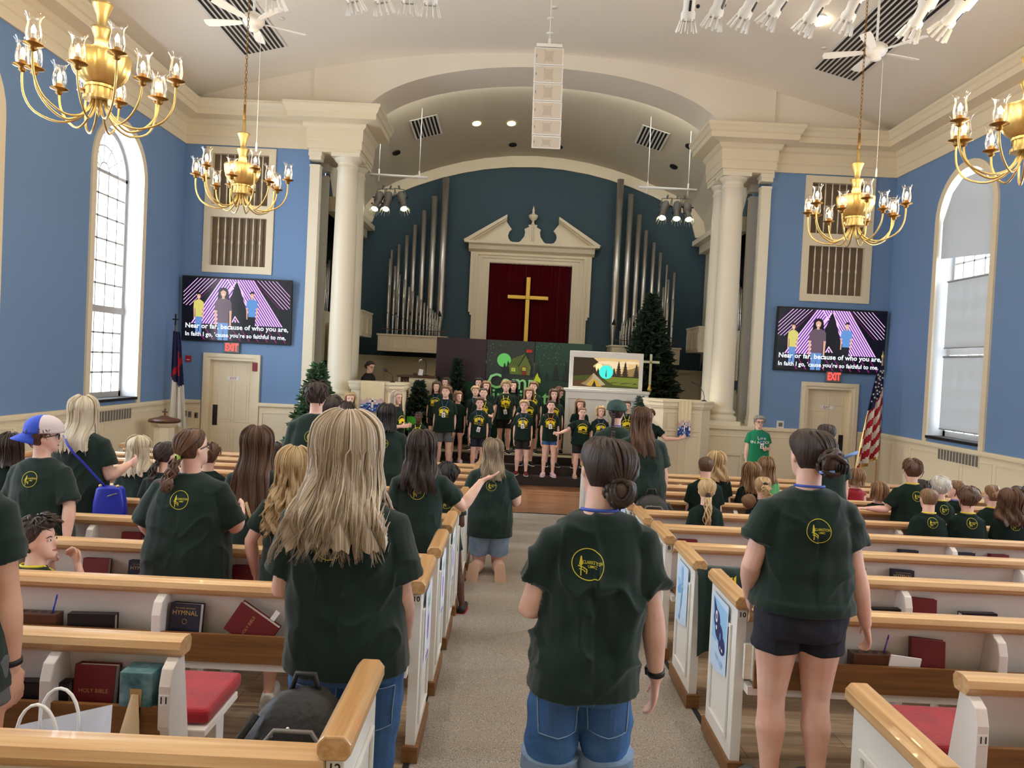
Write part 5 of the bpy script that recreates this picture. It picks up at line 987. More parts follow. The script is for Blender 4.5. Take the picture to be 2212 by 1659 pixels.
put_book(203, 1225, 9, -1, 'red', 'maroon bible behind the boy with hands at his chin', title=HB); put_book(302, 1228, 9, -1, 'navy', 'navy hymnal left of the girl with the green scrunchie', title='H'); put_book(528, 1240, 9, -1, 'red', 'maroon bible between scrunchie girl and curly blonde girl', title=HB)
put_book(283, 1155, 8, -1, 'red', 'maroon bible in the left eighth pew', title=HB); put_book(325, 1160, 8, -1, 'navy', 'dark hymnal squeezed beside a maroon bible in the left eighth pew', title='H')
put_book(2008, 1408, 10, 1, 'red', 'large maroon bible in the right tenth pew near the support', yaw=-0.25); put_book(1997, 1305, 9, 1, 'red', 'maroon bible standing in the right ninth pew', title=HB, yaw=-0.2)
put_book(1922, 1318, 9, 1, 'black', 'black book sprawled left of the maroon bible in the right ninth pew', 'flat'); put_book(2115, 1338, 9, 1, 'black', 'thin black book lying right of the maroon bible in the right ninth pew', 'flat')
put_book(1953, 1243, 8, 1, 'navy', 'navy hymnal in the right eighth pew', title='H', yaw=-0.15); put_book(2072, 1258, 8, 1, 'black', 'black book lying in the right eighth pew', 'flat'); put_book(1850, 1235, 8, 1, 'navy', 'navy hymnal by the elbow of the woman in navy shorts', title='H')
put_book(1966, 1191, 7, 1, 'navy', 'navy hymnal left of the support in the right seventh pew', title='H', yaw=-0.1); put_book(2090, 1198, 7, 1, 'navy', 'navy hymnal right of the support in the right seventh pew', title='H'); put_book(2163, 1201, 7, 1, 'red', 'maroon bible at the far end of the right seventh pew', title=HB)
put_book(1488, 1163, 7, 1, 'red', 'maroon bible near the aisle end of the right seventh pew', title=HB); put_book(1424, 1126, 6, 1, 'red', 'dark maroon book near the aisle in the right sixth pew', 'flat'); put_book(1462, 1128, 6, 1, 'navy', 'dark navy book beside the ponytailed girl in the right sixth pew', 'flat')
put_book(1894, 1121, 6, 1, 'black', 'black book lying under the boy with outstretched arm', 'flat'); put_book(1935, 1123, 6, 1, 'navy', 'navy book lying right of a black one in the right sixth pew', 'flat')
def rack_pt(u, v, n, dy=-0.03): Y = row_y(n); p = at(u, v, Y=Y+dy); return V((p.x, Y+dy, floor_z(Y)+0.517))
def pencil_holder(u, v, n, lab, pen):
    q = rack_pt(u, v, n); root = empty('pencil_holder', q, label=lab, cat='pencil holder'); mb = MB(); mb.box(-0.10, 0.10, -0.035, 0.035, 0, 0.15); mb.build('block', K['dwood'], root, 0.003)
    for k in range(4): MB().lathe([(0.0, 0.0), (0.014, 0.0005)], (-0.07+k*0.045, 0, 0.1505), 12).build('cup_hole', K['black'], root)
    if pen:
        o = MB().tube([(0, 0, 0), (0.02, 0, 0.09)], [0.004, 0.004], 6).tube([(0.02, 0, 0.09), (0.024, 0, 0.11)], [0.0045, 0.003], 6).build('pen', mat('pen_'+pen, srgb(30, 60, 180) if pen == 'blue' else srgb(90, 50, 150), 0.3)); o.location = q+V((0.06, 0, 0.13)); tag(o, '%s pen standing in the wooden pencil holder' % pen, 'pen')
pencil_holder(85, 1338, 10, 'brown pencil holder with round holes in the left tenth pew', 'blue'); pencil_holder(1880, 1422, 10, 'brown pencil holder in the right tenth pew', 'purple')
q = rack_pt(308, 1440, 11, -0.04); root = empty('tissue_box', q, label='teal tissue box with a tissue hanging out in the short left pew', cat='tissue box')
MB().box(-0.06, 0.06, -0.05, 0.05, 0, 0.23).build('carton', mat('teal_print', srgb(40, 92, 104), 0.5, var=srgb(120, 160, 166), vs=14), root, 0.004)
MB().add([(-0.02, -0.052, 0.17), (0.025, -0.052, 0.17), (0.02, -0.052, 0.05), (-0.012, -0.052, 0.05)], [(0, 1, 2, 3)]).build('opening', mat('kraft_slot', srgb(190, 150, 100), 0.8), root)
mb = MB(); mb.loft([[(-0.012, -0.055, 0.15), (0.0, -0.062, 0.155), (0.014, -0.055, 0.15)], [(-0.03, -0.07, 0.06), (0.0, -0.09, 0.06), (0.03, -0.075, 0.06)], [(-0.05, -0.10, -0.06), (0.0, -0.125, -0.09), (0.05, -0.105, -0.05)], [(-0.005, -0.10, -0.13), (0.02, -0.115, -0.16), (0.05, -0.10, -0.08)]], 0, True, False, closed=False); mb.build('tissue', mat('tan_tissue', srgb(214, 190, 152), 0.9), root)
o = MB().box(-0.08, 0.08, -0.004, 0.004, 0, 0.15).build('envelope', K['paper']); o.location = rack_pt(1945, 1435, 10, -0.05); o.rotation_euler = (0.1, 0.12, 0.1); tag(o, 'white envelope in the right tenth pew rack', 'envelope')
for k, (u, v, lab) in enumerate(((1630, 1405, 'stack of pale cards in the right tenth pew near the aisle'), (1648, 1408, 'second pale card stack in the right tenth pew'))): o = MB().box(-0.05, 0.05, -0.012, 0.012, 0, 0.17).build('card_stack', K['page']); o.location = rack_pt(u, v, 10, -0.05-0.02*k); tag(o, lab, 'cards')
o = MB().box(-0.012, 0.012, -0.002, 0.002, 0, 0.05).build('bookmark_slip', K['paper']); p = at(588, 1326, Y=3.72); o.location = p-V((0.0, 0, 0.03)); o.rotation_euler = (0, 0.6, 0); tag(o, 'white paper slip sticking out of the tilted maroon bible', 'bookmark')
q = rack_pt(2160, 1268, 8); o = MB().tube([(0, 0, 0), (0.008, 0, 0.16)], 0.005, 6).build('pen', K['lan_b']); o.location = q; tag(o, 'purple pen upright in the right eighth pew rack', 'pen')
# bags
Y = row_y(12); fz = floor_z(Y); root = empty('paper_bag', (at(112, 1585, Y=Y+0.28).x, Y+0.28, fz+0.517), label='white paper gift bag with looped handles on the nearest left pew', cat='bag')
mb = MB(); a, b, h = 0.145, 0.05, 0.20; r0 = [(-a, -b, 0), (a, -b, 0), (a, b, 0), (-a, b, 0)]; r1 = [(-a-0.01, -b-0.005, h-0.03), (a+0.015, -b-0.01, h+0.01), (a+0.0, b+0.02, h+0.07), (-a+0.01, b, h)]
mb.loft([r0, r1], 0, False, False); mb.f.append((3, 2, 1, 0)); mb.m.append(0); mb.s.append(False); mb.build('bag_body', mat('white_bag_paper', srgb(232, 236, 248), 0.6), root)
for yy in (-b-0.01, b+0.005): MB().tube([(-0.06+0.0, yy, h-0.06)]+[(-0.06*cos(t)-0.01, yy, h+0.02+0.10*sin(t)) for t in [pi*k/10 for k in range(11)]]+[(0.05, yy, h-0.06)], 0.005, 6).build('handle', K['paper'], root)
rnd = random.Random(3); mb = MB(); mb.ball((0, 0, 0.03), (0.09, 0.06, 0.055), 18); mb.v = [tuple(V(p)*(1+0.16*noise.noise(V(p)*22))) for p in mb.v]; o = mb.build('crumpled_tissue', K['paper']); o.location = (at(262, 1590, Y=Y+0.25).x, Y+0.25, fz+0.517+0.12); tag(o, 'crumpled white tissue paper beside the white gift bag', 'tissue paper')
tag(MB().box(o.location.x-0.14, o.location.x+0.14, Y+0.13, Y+0.42, fz+0.517, fz+0.517+0.105).build('storage_box', K['paper'], None, 0.01), 'white box under the crumpled tissue paper', 'box')
def backpack(loc, sc_, lab, shiny):
    root = empty('backpack', loc, label=lab, cat='backpack'); root.scale = (sc_,)*3; bk = mat('black_nylon', srgb(26, 26, 28), 0.55, bump=0.5, bs=30); mb = MB()
    rings = []
    for z, hx, hy, oy in ((0, 0.17, 0.10, 0), (0.02, 0.20, 0.125, 0), (0.12, 0.205, 0.13, 0), (0.24, 0.19, 0.12, 0.01), (0.32, 0.15, 0.09, 0.02), (0.37, 0.09, 0.05, 0.03), (0.385, 0.02, 0.01, 0.03)):
        rings.append([V((hx*cos(t)*(abs(cos(t))**-0.35 if abs(cos(t)) > 0.05 else 1)*0.9, oy+hy*sin(t)*(abs(sin(t))**-0.35 if abs(sin(t)) > 0.05 else 1)*0.9, z)) for t in [2*pi*k/36 for k in range(36)]])
    mb.loft(rings); mb.v = [tuple(V(p)*(1+0.05*noise.noise(V(p)*9))) for p in mb.v]; mb.build('bag_body', bk, root)
    mb = MB(); mb.tube([(-0.13, -0.13, 0.04), (-0.14, -0.12, 0.2), (-0.06, -0.10, 0.30), (0.06, -0.10, 0.30), (0.14, -0.12, 0.2), (0.13, -0.13, 0.04)], 0.008, 6); mb.build('zip_seam', K['grey'], root)
    mb = MB(); mb.ball((0.0, -0.11, 0.13), (0.115, 0.035, 0.10), 20); mb.build('front_pocket', mat('clear_plastic_window', srgb(70, 68, 64), 0.12, spec=0.9) if shiny else bk, root)
    MB().tube([(-0.05, 0.04, 0.36), (-0.03, 0.04, 0.43), (0.03, 0.04, 0.43), (0.05, 0.04, 0.36)], 0.010, 6).build('handle', bk, root)
    for k in (-1, 1): MB().tube([(k*0.13, -0.06, 0.33), (k*0.20, -0.10, 0.22), (k*0.20, -0.09, 0.05)], 0.014, 6, flat=0.4).build('strap', bk, root)
    for k in range(3): MB().ball((-0.12+0.05*k, -0.105+0.01*k, 0.26+0.02*k), 0.006, 8).build('rivet', K['paper'], root)
p = at(650, 1600, Y=2.34); backpack((p.x, 2.33, fz+0.517), 0.92, 'large black backpack on the nearest left pew seat', True)
Y = row_y(6); p = at(1408, 1085, Y=Y+0.3); backpack((p.x, Y+0.3, floor_z(Y)+0.517), 1.12, 'black backpack on the pew behind the long-haired woman at right', False)
Y = row_y(9); root = empty('draped_shirt', (at(1555, 1245, Y=Y).x, Y, floor_z(Y)), label='dark green T-shirt with yellow print draped over the right ninth pew', cat='shirt')
mb = MB(); nx = 16; rows = []
for k, (dy, z) in enumerate(((0.12, 0.60), (0.09, 0.78), (0.075, 0.845), (0.03, 0.868), (-0.03, 0.865), (-0.06, 0.83), (-0.075, 0.74), (-0.10, 0.62), (-0.115, 0.48), (-0.125, 0.36))):
    rows.append([(-0.15+0.30*i/nx-0.0*k, dy-0.012*sin(i*1.1+k*0.2)*(k > 4), z+(0.14*(i/nx) if k == 9 else 0.05*(i/nx)*(k == 8))) for i in range(nx+1)])
mb.loft(rows, 0, True, False, closed=False); mb.build('cloth', K['green'], root)
mb = MB(); 
for k in range(6): x = -0.05+0.022*k; mb.add([(x, -0.082, 0.775-0.006*k), (x+0.02, -0.082, 0.77-0.006*k), (x+0.016, -0.078, 0.83+0.01*(k % 2)), (x+0.002, -0.078, 0.825)], [(0, 1, 2, 3)])
mb.box(-0.02, 0.09, -0.092, -0.09, 0.70, 0.725); mb.build('print', K['yellow'], root)
Y = row_y(10); root = empty('tote_bag', (at(1622, 1300, Y=Y+0.28).x, Y+0.28, floor_z(Y)+0.517), label='white tote bag with tall handles behind the right tenth pew rail', cat='bag')
MB().box(-0.13, 0.13, -0.04, 0.04, 0, 0.33).build('bag_body', K['paper'], root, 0.01); 
for yy in (-0.03, 0.03): MB().tube([(-0.04, yy, 0.32), (-0.02, yy, 0.45), (0.02, yy, 0.47), (0.04, yy, 0.45), (0.05, yy, 0.32)], 0.005, 6).build('handle', K['paper'], root)
# ================================================================ PEOPLE
def remesh(mb, vox, smooth, name, mats):
    me = mb.mesh('tmp', mats); o = bpy.data.objects.new('tmp', me); C.objects.link(o)
    r = o.modifiers.new('r', 'REMESH'); r.mode = 'VOXEL'; r.voxel_size = vox; r.use_smooth_shade = True
    s = o.modifiers.new('s', 'SMOOTH'); s.factor = 0.5; s.iterations = smooth
    m2 = bpy.data.meshes.new_from_object(o.evaluated_get(bpy.context.evaluated_depsgraph_get())); m2.name = name
    bpy.data.objects.remove(o); bpy.data.meshes.remove(me); m2.materials.clear()
    for m in mats: m2.materials.append(m)
    return m2
def obj_of(me, name, parent): o = bpy.data.objects.new(name, me); C.objects.link(o); o.parent = parent; return o
def ering(c, hx, hy, n=20, e=1.0, rz=0):
    q = []
    for k in range(n):
        t = 2*pi*k/n; a, b = cos(t), sin(t); x = hx*math.copysign(abs(a)**e, a); y = hy*math.copysign(abs(b)**e, b)
        q.append(V((c[0]+x*cos(rz)-y*sin(rz), c[1]+x*sin(rz)+y*cos(rz), c[2])))
    return q
HT = [(0.0, .26, .80, -.05), (.07, .48, .89, -.28), (.18, .70, .87, -.55), (.33, .87, .86, -.80), (.45, .95, .84, -.93), (.50, .97, .80, -.98), (.56, .99, .84, -1.0), (.66, 1.0, .88, -1.03), (.76, .97, .84, -1.0), (.86, .84, .68, -.88), (.93, .62, .45, -.66), (.98, .33, .20, -.38), (1.0, .10, .0, -.16)]
def htab(t):
    t = max(0.0, min(1.0, t))
    for a, b in zip(HT[:-1], HT[1:]):
        if t <= b[0]: k = (t-a[0])/(b[0]-a[0]); return tuple(a[i]*(1-k)+b[i]*k for i in (1, 2, 3))
    return HT[-1][1:]
def hand(mb, wr, d, pn, s, curl=0.5, side=1, spread=0.10):
    """palm, four unequal bent fingers and a thumb; d = hand direction, pn = palm normal, side = thumb side sign"""
    d = d.normalized(); pn = (pn-d*pn.dot(d)).normalized(); a = d.cross(pn).normalized()*side; L = 0.085*s
    rings = []
    for t, hw, th in ((-0.02, .021, .017), (0.0, .024, .017), (0.3, .034, .016), (0.7, .040, .014), (1.0, .038, .012)):
        c = wr+d*L*t; rings.append([c+a*hw*s*cos(q)+pn*th*s*sin(q) for q in [2*pi*k/10 for k in range(10)]])
    mb.loft(rings)
    fr = max(0.0082*s, 0.0066)
    for i, (off, ln) in enumerate(((0.029, .072), (0.010, .080), (-0.010, .075), (-0.029, .058))):
        p = wr+d*L*0.93+a*off*s; dd = (d+a*spread*(off/0.03)).normalized(); pts = [p]; ax = dd.cross(pn).normalized()
        for k, f in enumerate((0.45, 0.30, 0.25)):
            an = curl*(0.5+0.45*k)*(1+0.12*i); dd = (M.Rotation(-an if True else an, 3, ax) @ dd) if ((M.Rotation(-an, 3, ax) @ dd).dot(pn) > (M.Rotation(an, 3, ax) @ dd).dot(pn)) else (M.Rotation(an, 3, ax) @ dd)
            pts.append(pts[-1]+dd*ln*s*f)
        mb.tube(pts, [fr*1.08, fr*1.05, fr*0.97, fr*0.8], 8)
    p = wr+d*L*0.28+a*0.028*s; dd = (d*0.75+a*0.75+pn*0.25).normalized(); mb.tube([p-dd*0.01*s, p+dd*0.030*s, p+dd*0.030*s+(d*0.9+a*0.3+pn*0.2).normalized()*0.028*s, p+dd*0.030*s+(d*0.95+a*0.15+pn*0.3).normalized()*0.048*s], [fr*1.4, fr*1.3, fr*1.1, fr*0.85], 8)
class HB(MB):
    def __init__(s): super().__init__(); s.uv = []
    def mesh(s, name, mats):
        me = super().mesh(name, mats)
        if len(s.uv) == len(s.v):
            l = me.uv_layers.new(name='UVMap'); idx = [0]*len(me.loops); me.loops.foreach_get('vertex_index', idx); l.data.foreach_set('uv', [c for i in idx for c in s.uv[i]])
        return me
    def grid(s, rows, uvs, closed=False):
        n = len(rows[0]); s.loft(rows, 0, True, False, closed); s.uv += [q for r in uvs for q in r]
    def strand(s, pts, r, n=4, u=None, taper=True):
        m = len(pts); k = len(s.v); rad = [max(0.0006, r*(1-((i/(m-1))**3)*0.9 if taper else 1)) for i in range(m)]; rad[0] *= 0.6
        s.tube(pts, rad, n); u = random.random()*5 if u is None else u; s.uv += [(u+0.01*(j/n), i/(m-1)*0.5) for i in range(m) for j in range(n)]
PRINT_BACK, PRINT_FRONT = [], []
def seg2(out, pts, w):
    for (a, b), (c, d) in zip(pts[:-1], pts[1:]):
        l = math.hypot(c-a, d-b) or 1; nx, ny = -(d-b)/l*w/2, (c-a)/l*w/2; n = max(1, int(l/0.05))
        for i in range(n): t0, t1 = i/n, (i+1)/n; P = lambda t: (a+(c-a)*t, b+(d-b)*t); p, q = P(t0), P(t1); out.append([(p[0]+nx, p[1]+ny), (p[0]-nx, p[1]-ny), (q[0]-nx, q[1]-ny), (q[0]+nx, q[1]+ny)])
def tx2(out, body, size, cx, cy, sx=1.0):
    m = MB(); text_mb(m, body, size, M.Identity(4), bold=size*0.01, sx=sx)
    for f in m.f: out.append([(m.v[i][0]+cx, m.v[i][1]+cy) for i in f])
seg2(PRINT_BACK, [(cos(2*pi*k/44), sin(2*pi*k/44)) for k in range(45)], 0.055); seg2(PRINT_BACK, [(-0.42, 0.50), (-0.52, -0.05), (-0.34, -0.02), (-0.42, 0.50)], 0.07); seg2(PRINT_BACK, [(-0.42, 0.5), (-0.43, -0.75)], 0.07); seg2(PRINT_BACK, [(-0.62, -0.12), (-0.3, -0.2), (-0.05, -0.35), (-0.08, -0.62)], 0.07); seg2(PRINT_BACK, [(-0.55, -0.32), (-0.3, -0.36), (-0.15, -0.5)], 0.06)
tx2(PRINT_BACK, 'CLARKSTON', 0.30, 0.30, 0.12, 0.72); tx2(PRINT_BACK, 'UMC', 0.24, 0.26, -0.14)
seg2(PRINT_FRONT, [(cos(pi*k/24), 0.25+0.85*sin(pi*k/24)) for k in range(25)], 0.07)
for k in range(22):   # flames in narrow strips
    x0, x1 = -0.86+k*0.078, -0.86+(k+1)*0.078; top = lambda x: 0.22+0.55*sqrt(max(0, 1-(x/0.9)**2))*(0.62+0.38*abs(sin(x*9.5+0.8))); bot = lambda x: -0.18 if abs(x-0.12) > 0.3 else 0.14
    for j in range(4): f = lambda x, t: bot(x)+(top(x)-bot(x))*t; PRINT_FRONT.append([(x0, f(x0, j/4)), (x1, f(x1, j/4)), (x1, f(x1, (j+1)/4)), (x0, f(x0, (j+1)/4))])
tx2(PRINT_FRONT, 'Camp Firelight', 0.36, 0, -0.38, 0.86); seg2(PRINT_FRONT, [(-0.95, -0.52), (-0.6, -0.66), (0.0, -0.66), (0.5, -0.72)], 0.06); tx2(PRINT_FRONT, 'CLARKSTON UMC', 0.15, 0.5, -0.84, 0.8)
def decal(bvh, polys, size, cz, side, cx=0.0, off=0.0025):
    mb = MB(); cache = {}
    for poly in polys:
        ids = []; ok = True; pts = []
        for (a, b) in poly:
            key = (round(a, 4), round(b, 4))
            if key not in cache:
                x = cx+a*size*(1 if side < 0 else -1); z = cz+b*size; h = bvh.ray_cast(V((x, side*1.5, z)), V((0, -side, 0)))
                cache[key] = (h[0]+V((0, side*off, 0))) if h[0] is not None else None
            pts.append(cache[key])
            if pts[-1] is None: ok = False; break
        if ok: mb.add(pts, [tuple(range(len(pts)))])
    return mb
DOWN = {'L': ((-0.15, -0.02, -1), (-0.02, 0.16, -1)), 'R': ((0.15, -0.02, -1), (0.02, 0.16, -1))}
BENT = {'L': ((-0.18, -0.12, -1), (0.35, 0.9, 0.15)), 'R': ((0.18, -0.12, -1), (-0.35, 0.9, 0.15))}
def person(u, v, Y, label, fz=None, head=0, pose='stand', w=1.0, lean=(0, 0), arms=None, hyaw=0, hpitch=0, hroll=0, hair=('short', 'brown', 0), bottom=('shorts', 'navy'), shirt='greenk', sl=0.66, loose=1.0,
           pr='back', lan=None, badge=None, shoes=None, skin='skin', face=None, mouth=False, vox=0.010, curl=0.5, hat=None, seat=0.47, group=None, strands=0, wr=0.0, legs=None, glasses=False, hem=None, hd=None, hvol=1.0, flare=0.10, extra=None, H=None, prx=0.0, hemup=0.0):
    p = at(u, v, Y=Y); fz = floor_z(Y) if fz is None else fz; T = p.z-fz-0.022*hvol
    if H is None: H = T if pose == 'stand' else T/0.755 if pose == 'kneel' else (T-seat-0.10)/0.485
    hipz = {'stand': 0.515*H, 'kneel': 0.27*H, 'sit': seat+0.10}[pose]; hh = (0.152+0.037*H)*(1.0); hw, hdp = 0.36*hh, 0.44*hh
    up = lambda f: hipz+(f-0.515)*H; zsh = up(1.0)-hh-0.062*H; S = V((lean[0], lean[1], 0))
    def sk(z): k = max(0.0, min(1.3, (z-hipz)/(zsh-hipz))); return S*k
    face = (abs(((head+hyaw+180) % 360)-180) > 60) if face is None else face
    # --- head frame
    nb = V((0, -0.005, zsh+0.02*H))+sk(zsh); hc = V((0, 0.012*H, up(1.0)-hh))+sk(up(1.0)-hh*0.5)
    RM = M.Rotation(R(-hyaw), 3, 'Z') @ M.Rotation(R(-hpitch), 3, 'X') @ M.Rotation(R(hroll), 3, 'Y'); piv = V((0, -0.1*hdp, 0.2*hh))
    def HP(q): return RM @ (V(q)-piv)+piv+hc
    def HS(ua, t, off=0.0):
        hx, yf, yb = htab(t); cy, hy = (yf+yb)/2*hdp, (yf-yb)/2*hdp; oh = off*min(1.0, hx+0.12)**0.6; return V(((hx*hw+oh)*sin(ua), cy+(hy+oh)*cos(ua), t*hh+(off*sqrt(max(0, 1-min(1, hx)**2)) if t > 0.66 else 0)))
    top = HP((0, -0.1*hdp, hh)); rz = R(-head)
    root = empty('person', (0, 0, 0), rz, label=label, cat='person', group=group)
    off = M.Rotation(rz, 3, 'Z') @ V((top.x, top.y, 0)); root.location = (p.x-off.x, Y-off.y, fz)
    skm = K[skin]; mats = [skm, K['eyew'], K['iris'], K['lip'], K['mouth'], K['hair_dark']]
    # --- body
    mb = MB(); g = w
    tor = [(0.475, .060, .060, 0), (0.50, .098*g, .078*g, 0), (0.545, .104*g, .084*g, -.006), (0.60, .088*g, .068*g, 0), (0.66, .086*g, .066*g, .004), (0.73, .092*g, .070*g, .004), (0.78, .088*g, .060*g, 0)]
    rings = [ering(V((0, oy*H, up(f)))+sk(up(f)), a*H, b*H, 18, 0.85) for f, a, b, oy in tor]
    rings += [ering(V((0, -0.002*H, zsh-0.004*H))+sk(zsh), 0.074*H*(0.5+0.5*g), 0.044*H*g**0.5, 18, 0.9), ering(V((0, -0.004*H, zsh+0.022*H))+sk(zsh), 0.060*H, 0.040*H, 18), ering(V((0, -0.004*H, zsh+0.036*H))+sk(zsh), 0.040*H, 0.036*H, 18)]
    mb.loft(rings); nr = 0.255*hh*(0.85+0.15*g)
    mb.tube([nb-V((0, 0, 0.02)), nb.lerp(HP((0, -0.15*hdp, 0.18*hh)), 0.5), HP((0, -0.15*hdp, 0.30*hh))], [nr*1.1, nr, nr], 16)
    mb.loft([[HP(HS(2*pi*k/20, t)) for k in range(20)] for t, *_ in HT])
    mb.tube([HP((0, 0.84*hdp, 0.53*hh)), HP((0, 1.0*hdp, 0.42*hh)), HP((0, 0.93*hdp, 0.36*hh))], [0.035*hh, 0.062*hh, 0.06*hh], 8)
    for q in (-1, 1): mb.ball(HP((q*hw*1.02, -0.08*hdp, 0.47*hh)), (0.022*hh+0.004, 0.075*hh, 0.125*hh), 8, T=RM @ M.Rotation(q*0.35, 3, 'Z'))
    A = dict(DOWN); A.update(arms or {}); shp = {}
    hs = 0.5+0.5*H/1.68 if H < 1.6 else H/1.68; af = 0.5+0.5*g
    for sd, q in (('L', -1), ('R', 1)):
        sp = A[sd]; ua, fa = V(sp[0]).normalized(), V(sp[1]).normalized(); s0 = V((q*0.084*H*(0.5+0.5*g), -0.002*H, zsh-0.010*H))+sk(zsh); el = s0+ua*0.172*H; wr_ = el+fa*0.150*H; shp[sd] = (s0, ua, el, fa, wr_)
        mb.tube([s0-ua*0.01*H, s0+ua*0.03*H, s0.lerp(el, 0.5), el-ua*0.02*H, el, el+fa*0.02*H, el+fa*0.05*H, el.lerp(wr_, 0.7), wr_-fa*0.01*H, wr_+fa*0.006*H], [0.024*H*af, 0.028*H*af, 0.029*H*af, 0.025*H*af, 0.0245*H*af, 0.026*H*af, 0.0265*H*af, 0.021*H*af**0.5, 0.0165*H, 0.0160*H], 12)
        d = V(sp[2]).normalized() if len(sp) > 2 and sp[2] else fa; pn = V(sp[3]) if len(sp) > 3 and sp[3] else V((-q, 0.1, 0.05)); cu = sp[4] if len(sp) > 4 else curl
        hand(mb, wr_+fa*0.004*H, d, pn, hs, cu, side=(1 if d.cross(pn-d*pn.dot(d)).dot(V((0, 1, 0.2))) > 0 else -1))
    feet = []
    for q in (-1, 1):
        hp = V((q*0.052*H*g**0.6, 0, hipz-0.01*H)); sprd = 0.06*H
        L = (legs or {}).get('L' if q < 0 else 'R')
        if pose == 'stand': kn = V((q*sprd, 0.012*H, 0.285*H)); an = V((q*sprd*1.05, -0.012*H, 0.052*H)); toe = V((q*0.15, 1, 0))
        elif pose == 'sit': kn = V((q*0.07*H, 0.245*H, hipz-0.02)); an = V((q*0.07*H, 0.25*H, 0.05*H)); toe = V((0, 1, 0))
        else: kn = V((q*0.055*H, 0.06*H, 0.035*H)); an = V((q*0.075*H, -0.20*H, 0.045*H)); toe = V((q*0.1, -0.25, -0.95))
        if L: kn, an = V(L[0])*H, V(L[1])*H; toe = V(L[2]) if len(L) > 2 else toe
        gl = g**0.8; mb.tube([hp, hp.lerp(kn, 0.3), hp.lerp(kn, 0.7), kn, kn.lerp(an, 0.15), kn.lerp(an, 0.35), kn.lerp(an, 0.7), an.lerp(kn, 0.06), an], [0.056*H*gl, 0.055*H*gl, 0.042*H*gl, 0.034*H*gl, 0.033*H*gl, 0.037*H*gl, 0.026*H*gl**.5, 0.0215*H, 0.022*H], 14)
        toe.normalize(); feet.append((an, toe)); dn = V((0, 0, -1)) if pose != 'kneel' else V((0, -1, 0.1))
        if pose == 'kneel': dn = (V((0, -1, 0))-toe*V((0, -1, 0)).dot(toe)).normalized()
        b = an+dn*0.022*H; mb.tube([b-toe*0.035*H, b-toe*0.01*H+dn*0.004*H, b+toe*0.05*H+dn*0.006*H, b+toe*0.09*H+dn*0.010*H, b+toe*0.115*H+dn*0.012*H], [0.018*H, 0.024*H, 0.021*H, 0.019*H, 0.012*H], 10)
    me = remesh(mb, vox, 3, 'body', mats)
    if face:   # eyes, brows and mouth joined to the same body mesh
        fb = MB()
        for q in (-1, 1):
            c = HP((q*0.40*hw, 0.79*hdp, 0.515*hh)); fb.ball(c, (0.065*hh, 0.03*hh, 0.032*hh), 10, 1, RM); fb.ball(c+RM @ V((0, 0.022*hh, 0)), (0.03*hh, 0.014*hh, 0.030*hh), 8, 2, RM)
            fb.tube([HP((q*0.17*hw, 0.86*hdp, 0.585*hh)), HP((q*0.42*hw, 0.865*hdp, 0.615*hh)), HP((q*0.66*hw, 0.74*hdp, 0.585*hh))], [0.010*hh, 0.016*hh, 0.008*hh], 6, 5)
        if mouth: fb.ball(HP((0, 0.865*hdp, 0.205*hh)), (0.085*hh, 0.03*hh, 0.055*hh), 12, 3, RM); fb.ball(HP((0, 0.89*hdp, 0.205*hh)), (0.062*hh, 0.022*hh, 0.036*hh), 12, 4, RM)
        else: fb.tube([HP((-0.26*hw, 0.81*hdp, 0.235*hh)), HP((0, 0.895*hdp, 0.225*hh)), HP((0.26*hw, 0.81*hdp, 0.235*hh))], [0.010*hh, 0.024*hh, 0.010*hh], 6, 3)
        fm = fb.mesh('f', mats); import bmesh; bm = bmesh.new(); bm.from_mesh(me); bm.from_mesh(fm); bm.to_mesh(me); bm.free(); bpy.data.meshes.remove(fm)
    obj_of(me, 'body', root)
    # --- shirt
    sm = K[shirt] if isinstance(shirt, str) else shirt
    if sm:
        mb = MB(); l = loose; hm = hem if hem is not None else 0.47; gg = g*0.96+0.04
        rg = [(hm, .120*gg*l, .098*gg*l, -.004), (hm+0.03, .117*gg*l, .096*gg*l, -.006), (0.56, .113*gg*l, .092*gg*l, -.006), (0.62, .106*gg*l, .084*gg*l, 0), (0.69, .106*gg*l, .082*gg*l, .004), (0.75, .101*gg*l**.5, .080*gg*l**.5, .002), (0.785, .098*gg, .070*gg, 0)]
        rings = [ering(V((0, oy*H, up(f)+(hemup*H if i == 0 else 0)))+sk(up(f)), a*H, b*H, 22, 0.86) for i, (f, a, b, oy) in enumerate(rg)]
        rings += [ering(V((0, -0.003*H, zsh+0.012*H))+sk(zsh), 0.088*H*(0.5+0.5*g), 0.058*H*g**.5, 22, 0.9), ering(V((0, -0.004*H, zsh+0.030*H))+sk(zsh), 0.066*H, 0.048*H, 22), ering(V((0, -0.006*H, zsh+0.040*H))+sk(zsh), nr*1.28, nr*1.25, 22)]
        mb.loft(rings); mr = 0.041*H*(0.5+0.5*g)*l**.3
        for sd, q in (('L', -1), ('R', 1)):
            s0, ua, el, fa, wr_ = shp[sd]; e = s0.lerp(el, min(sl, 0.97)); mb.tube([s0-V((q*0.03*H, 0, 0.008*H)), s0+ua*0.02*H, s0.lerp(e, 0.55), e], [mr*0.95, mr*1.03, mr*1.06, mr*1.16], 16)
        me = remesh(mb, vox if vox < 0.009 else vox*1.1, 4, 'shirt', [sm])
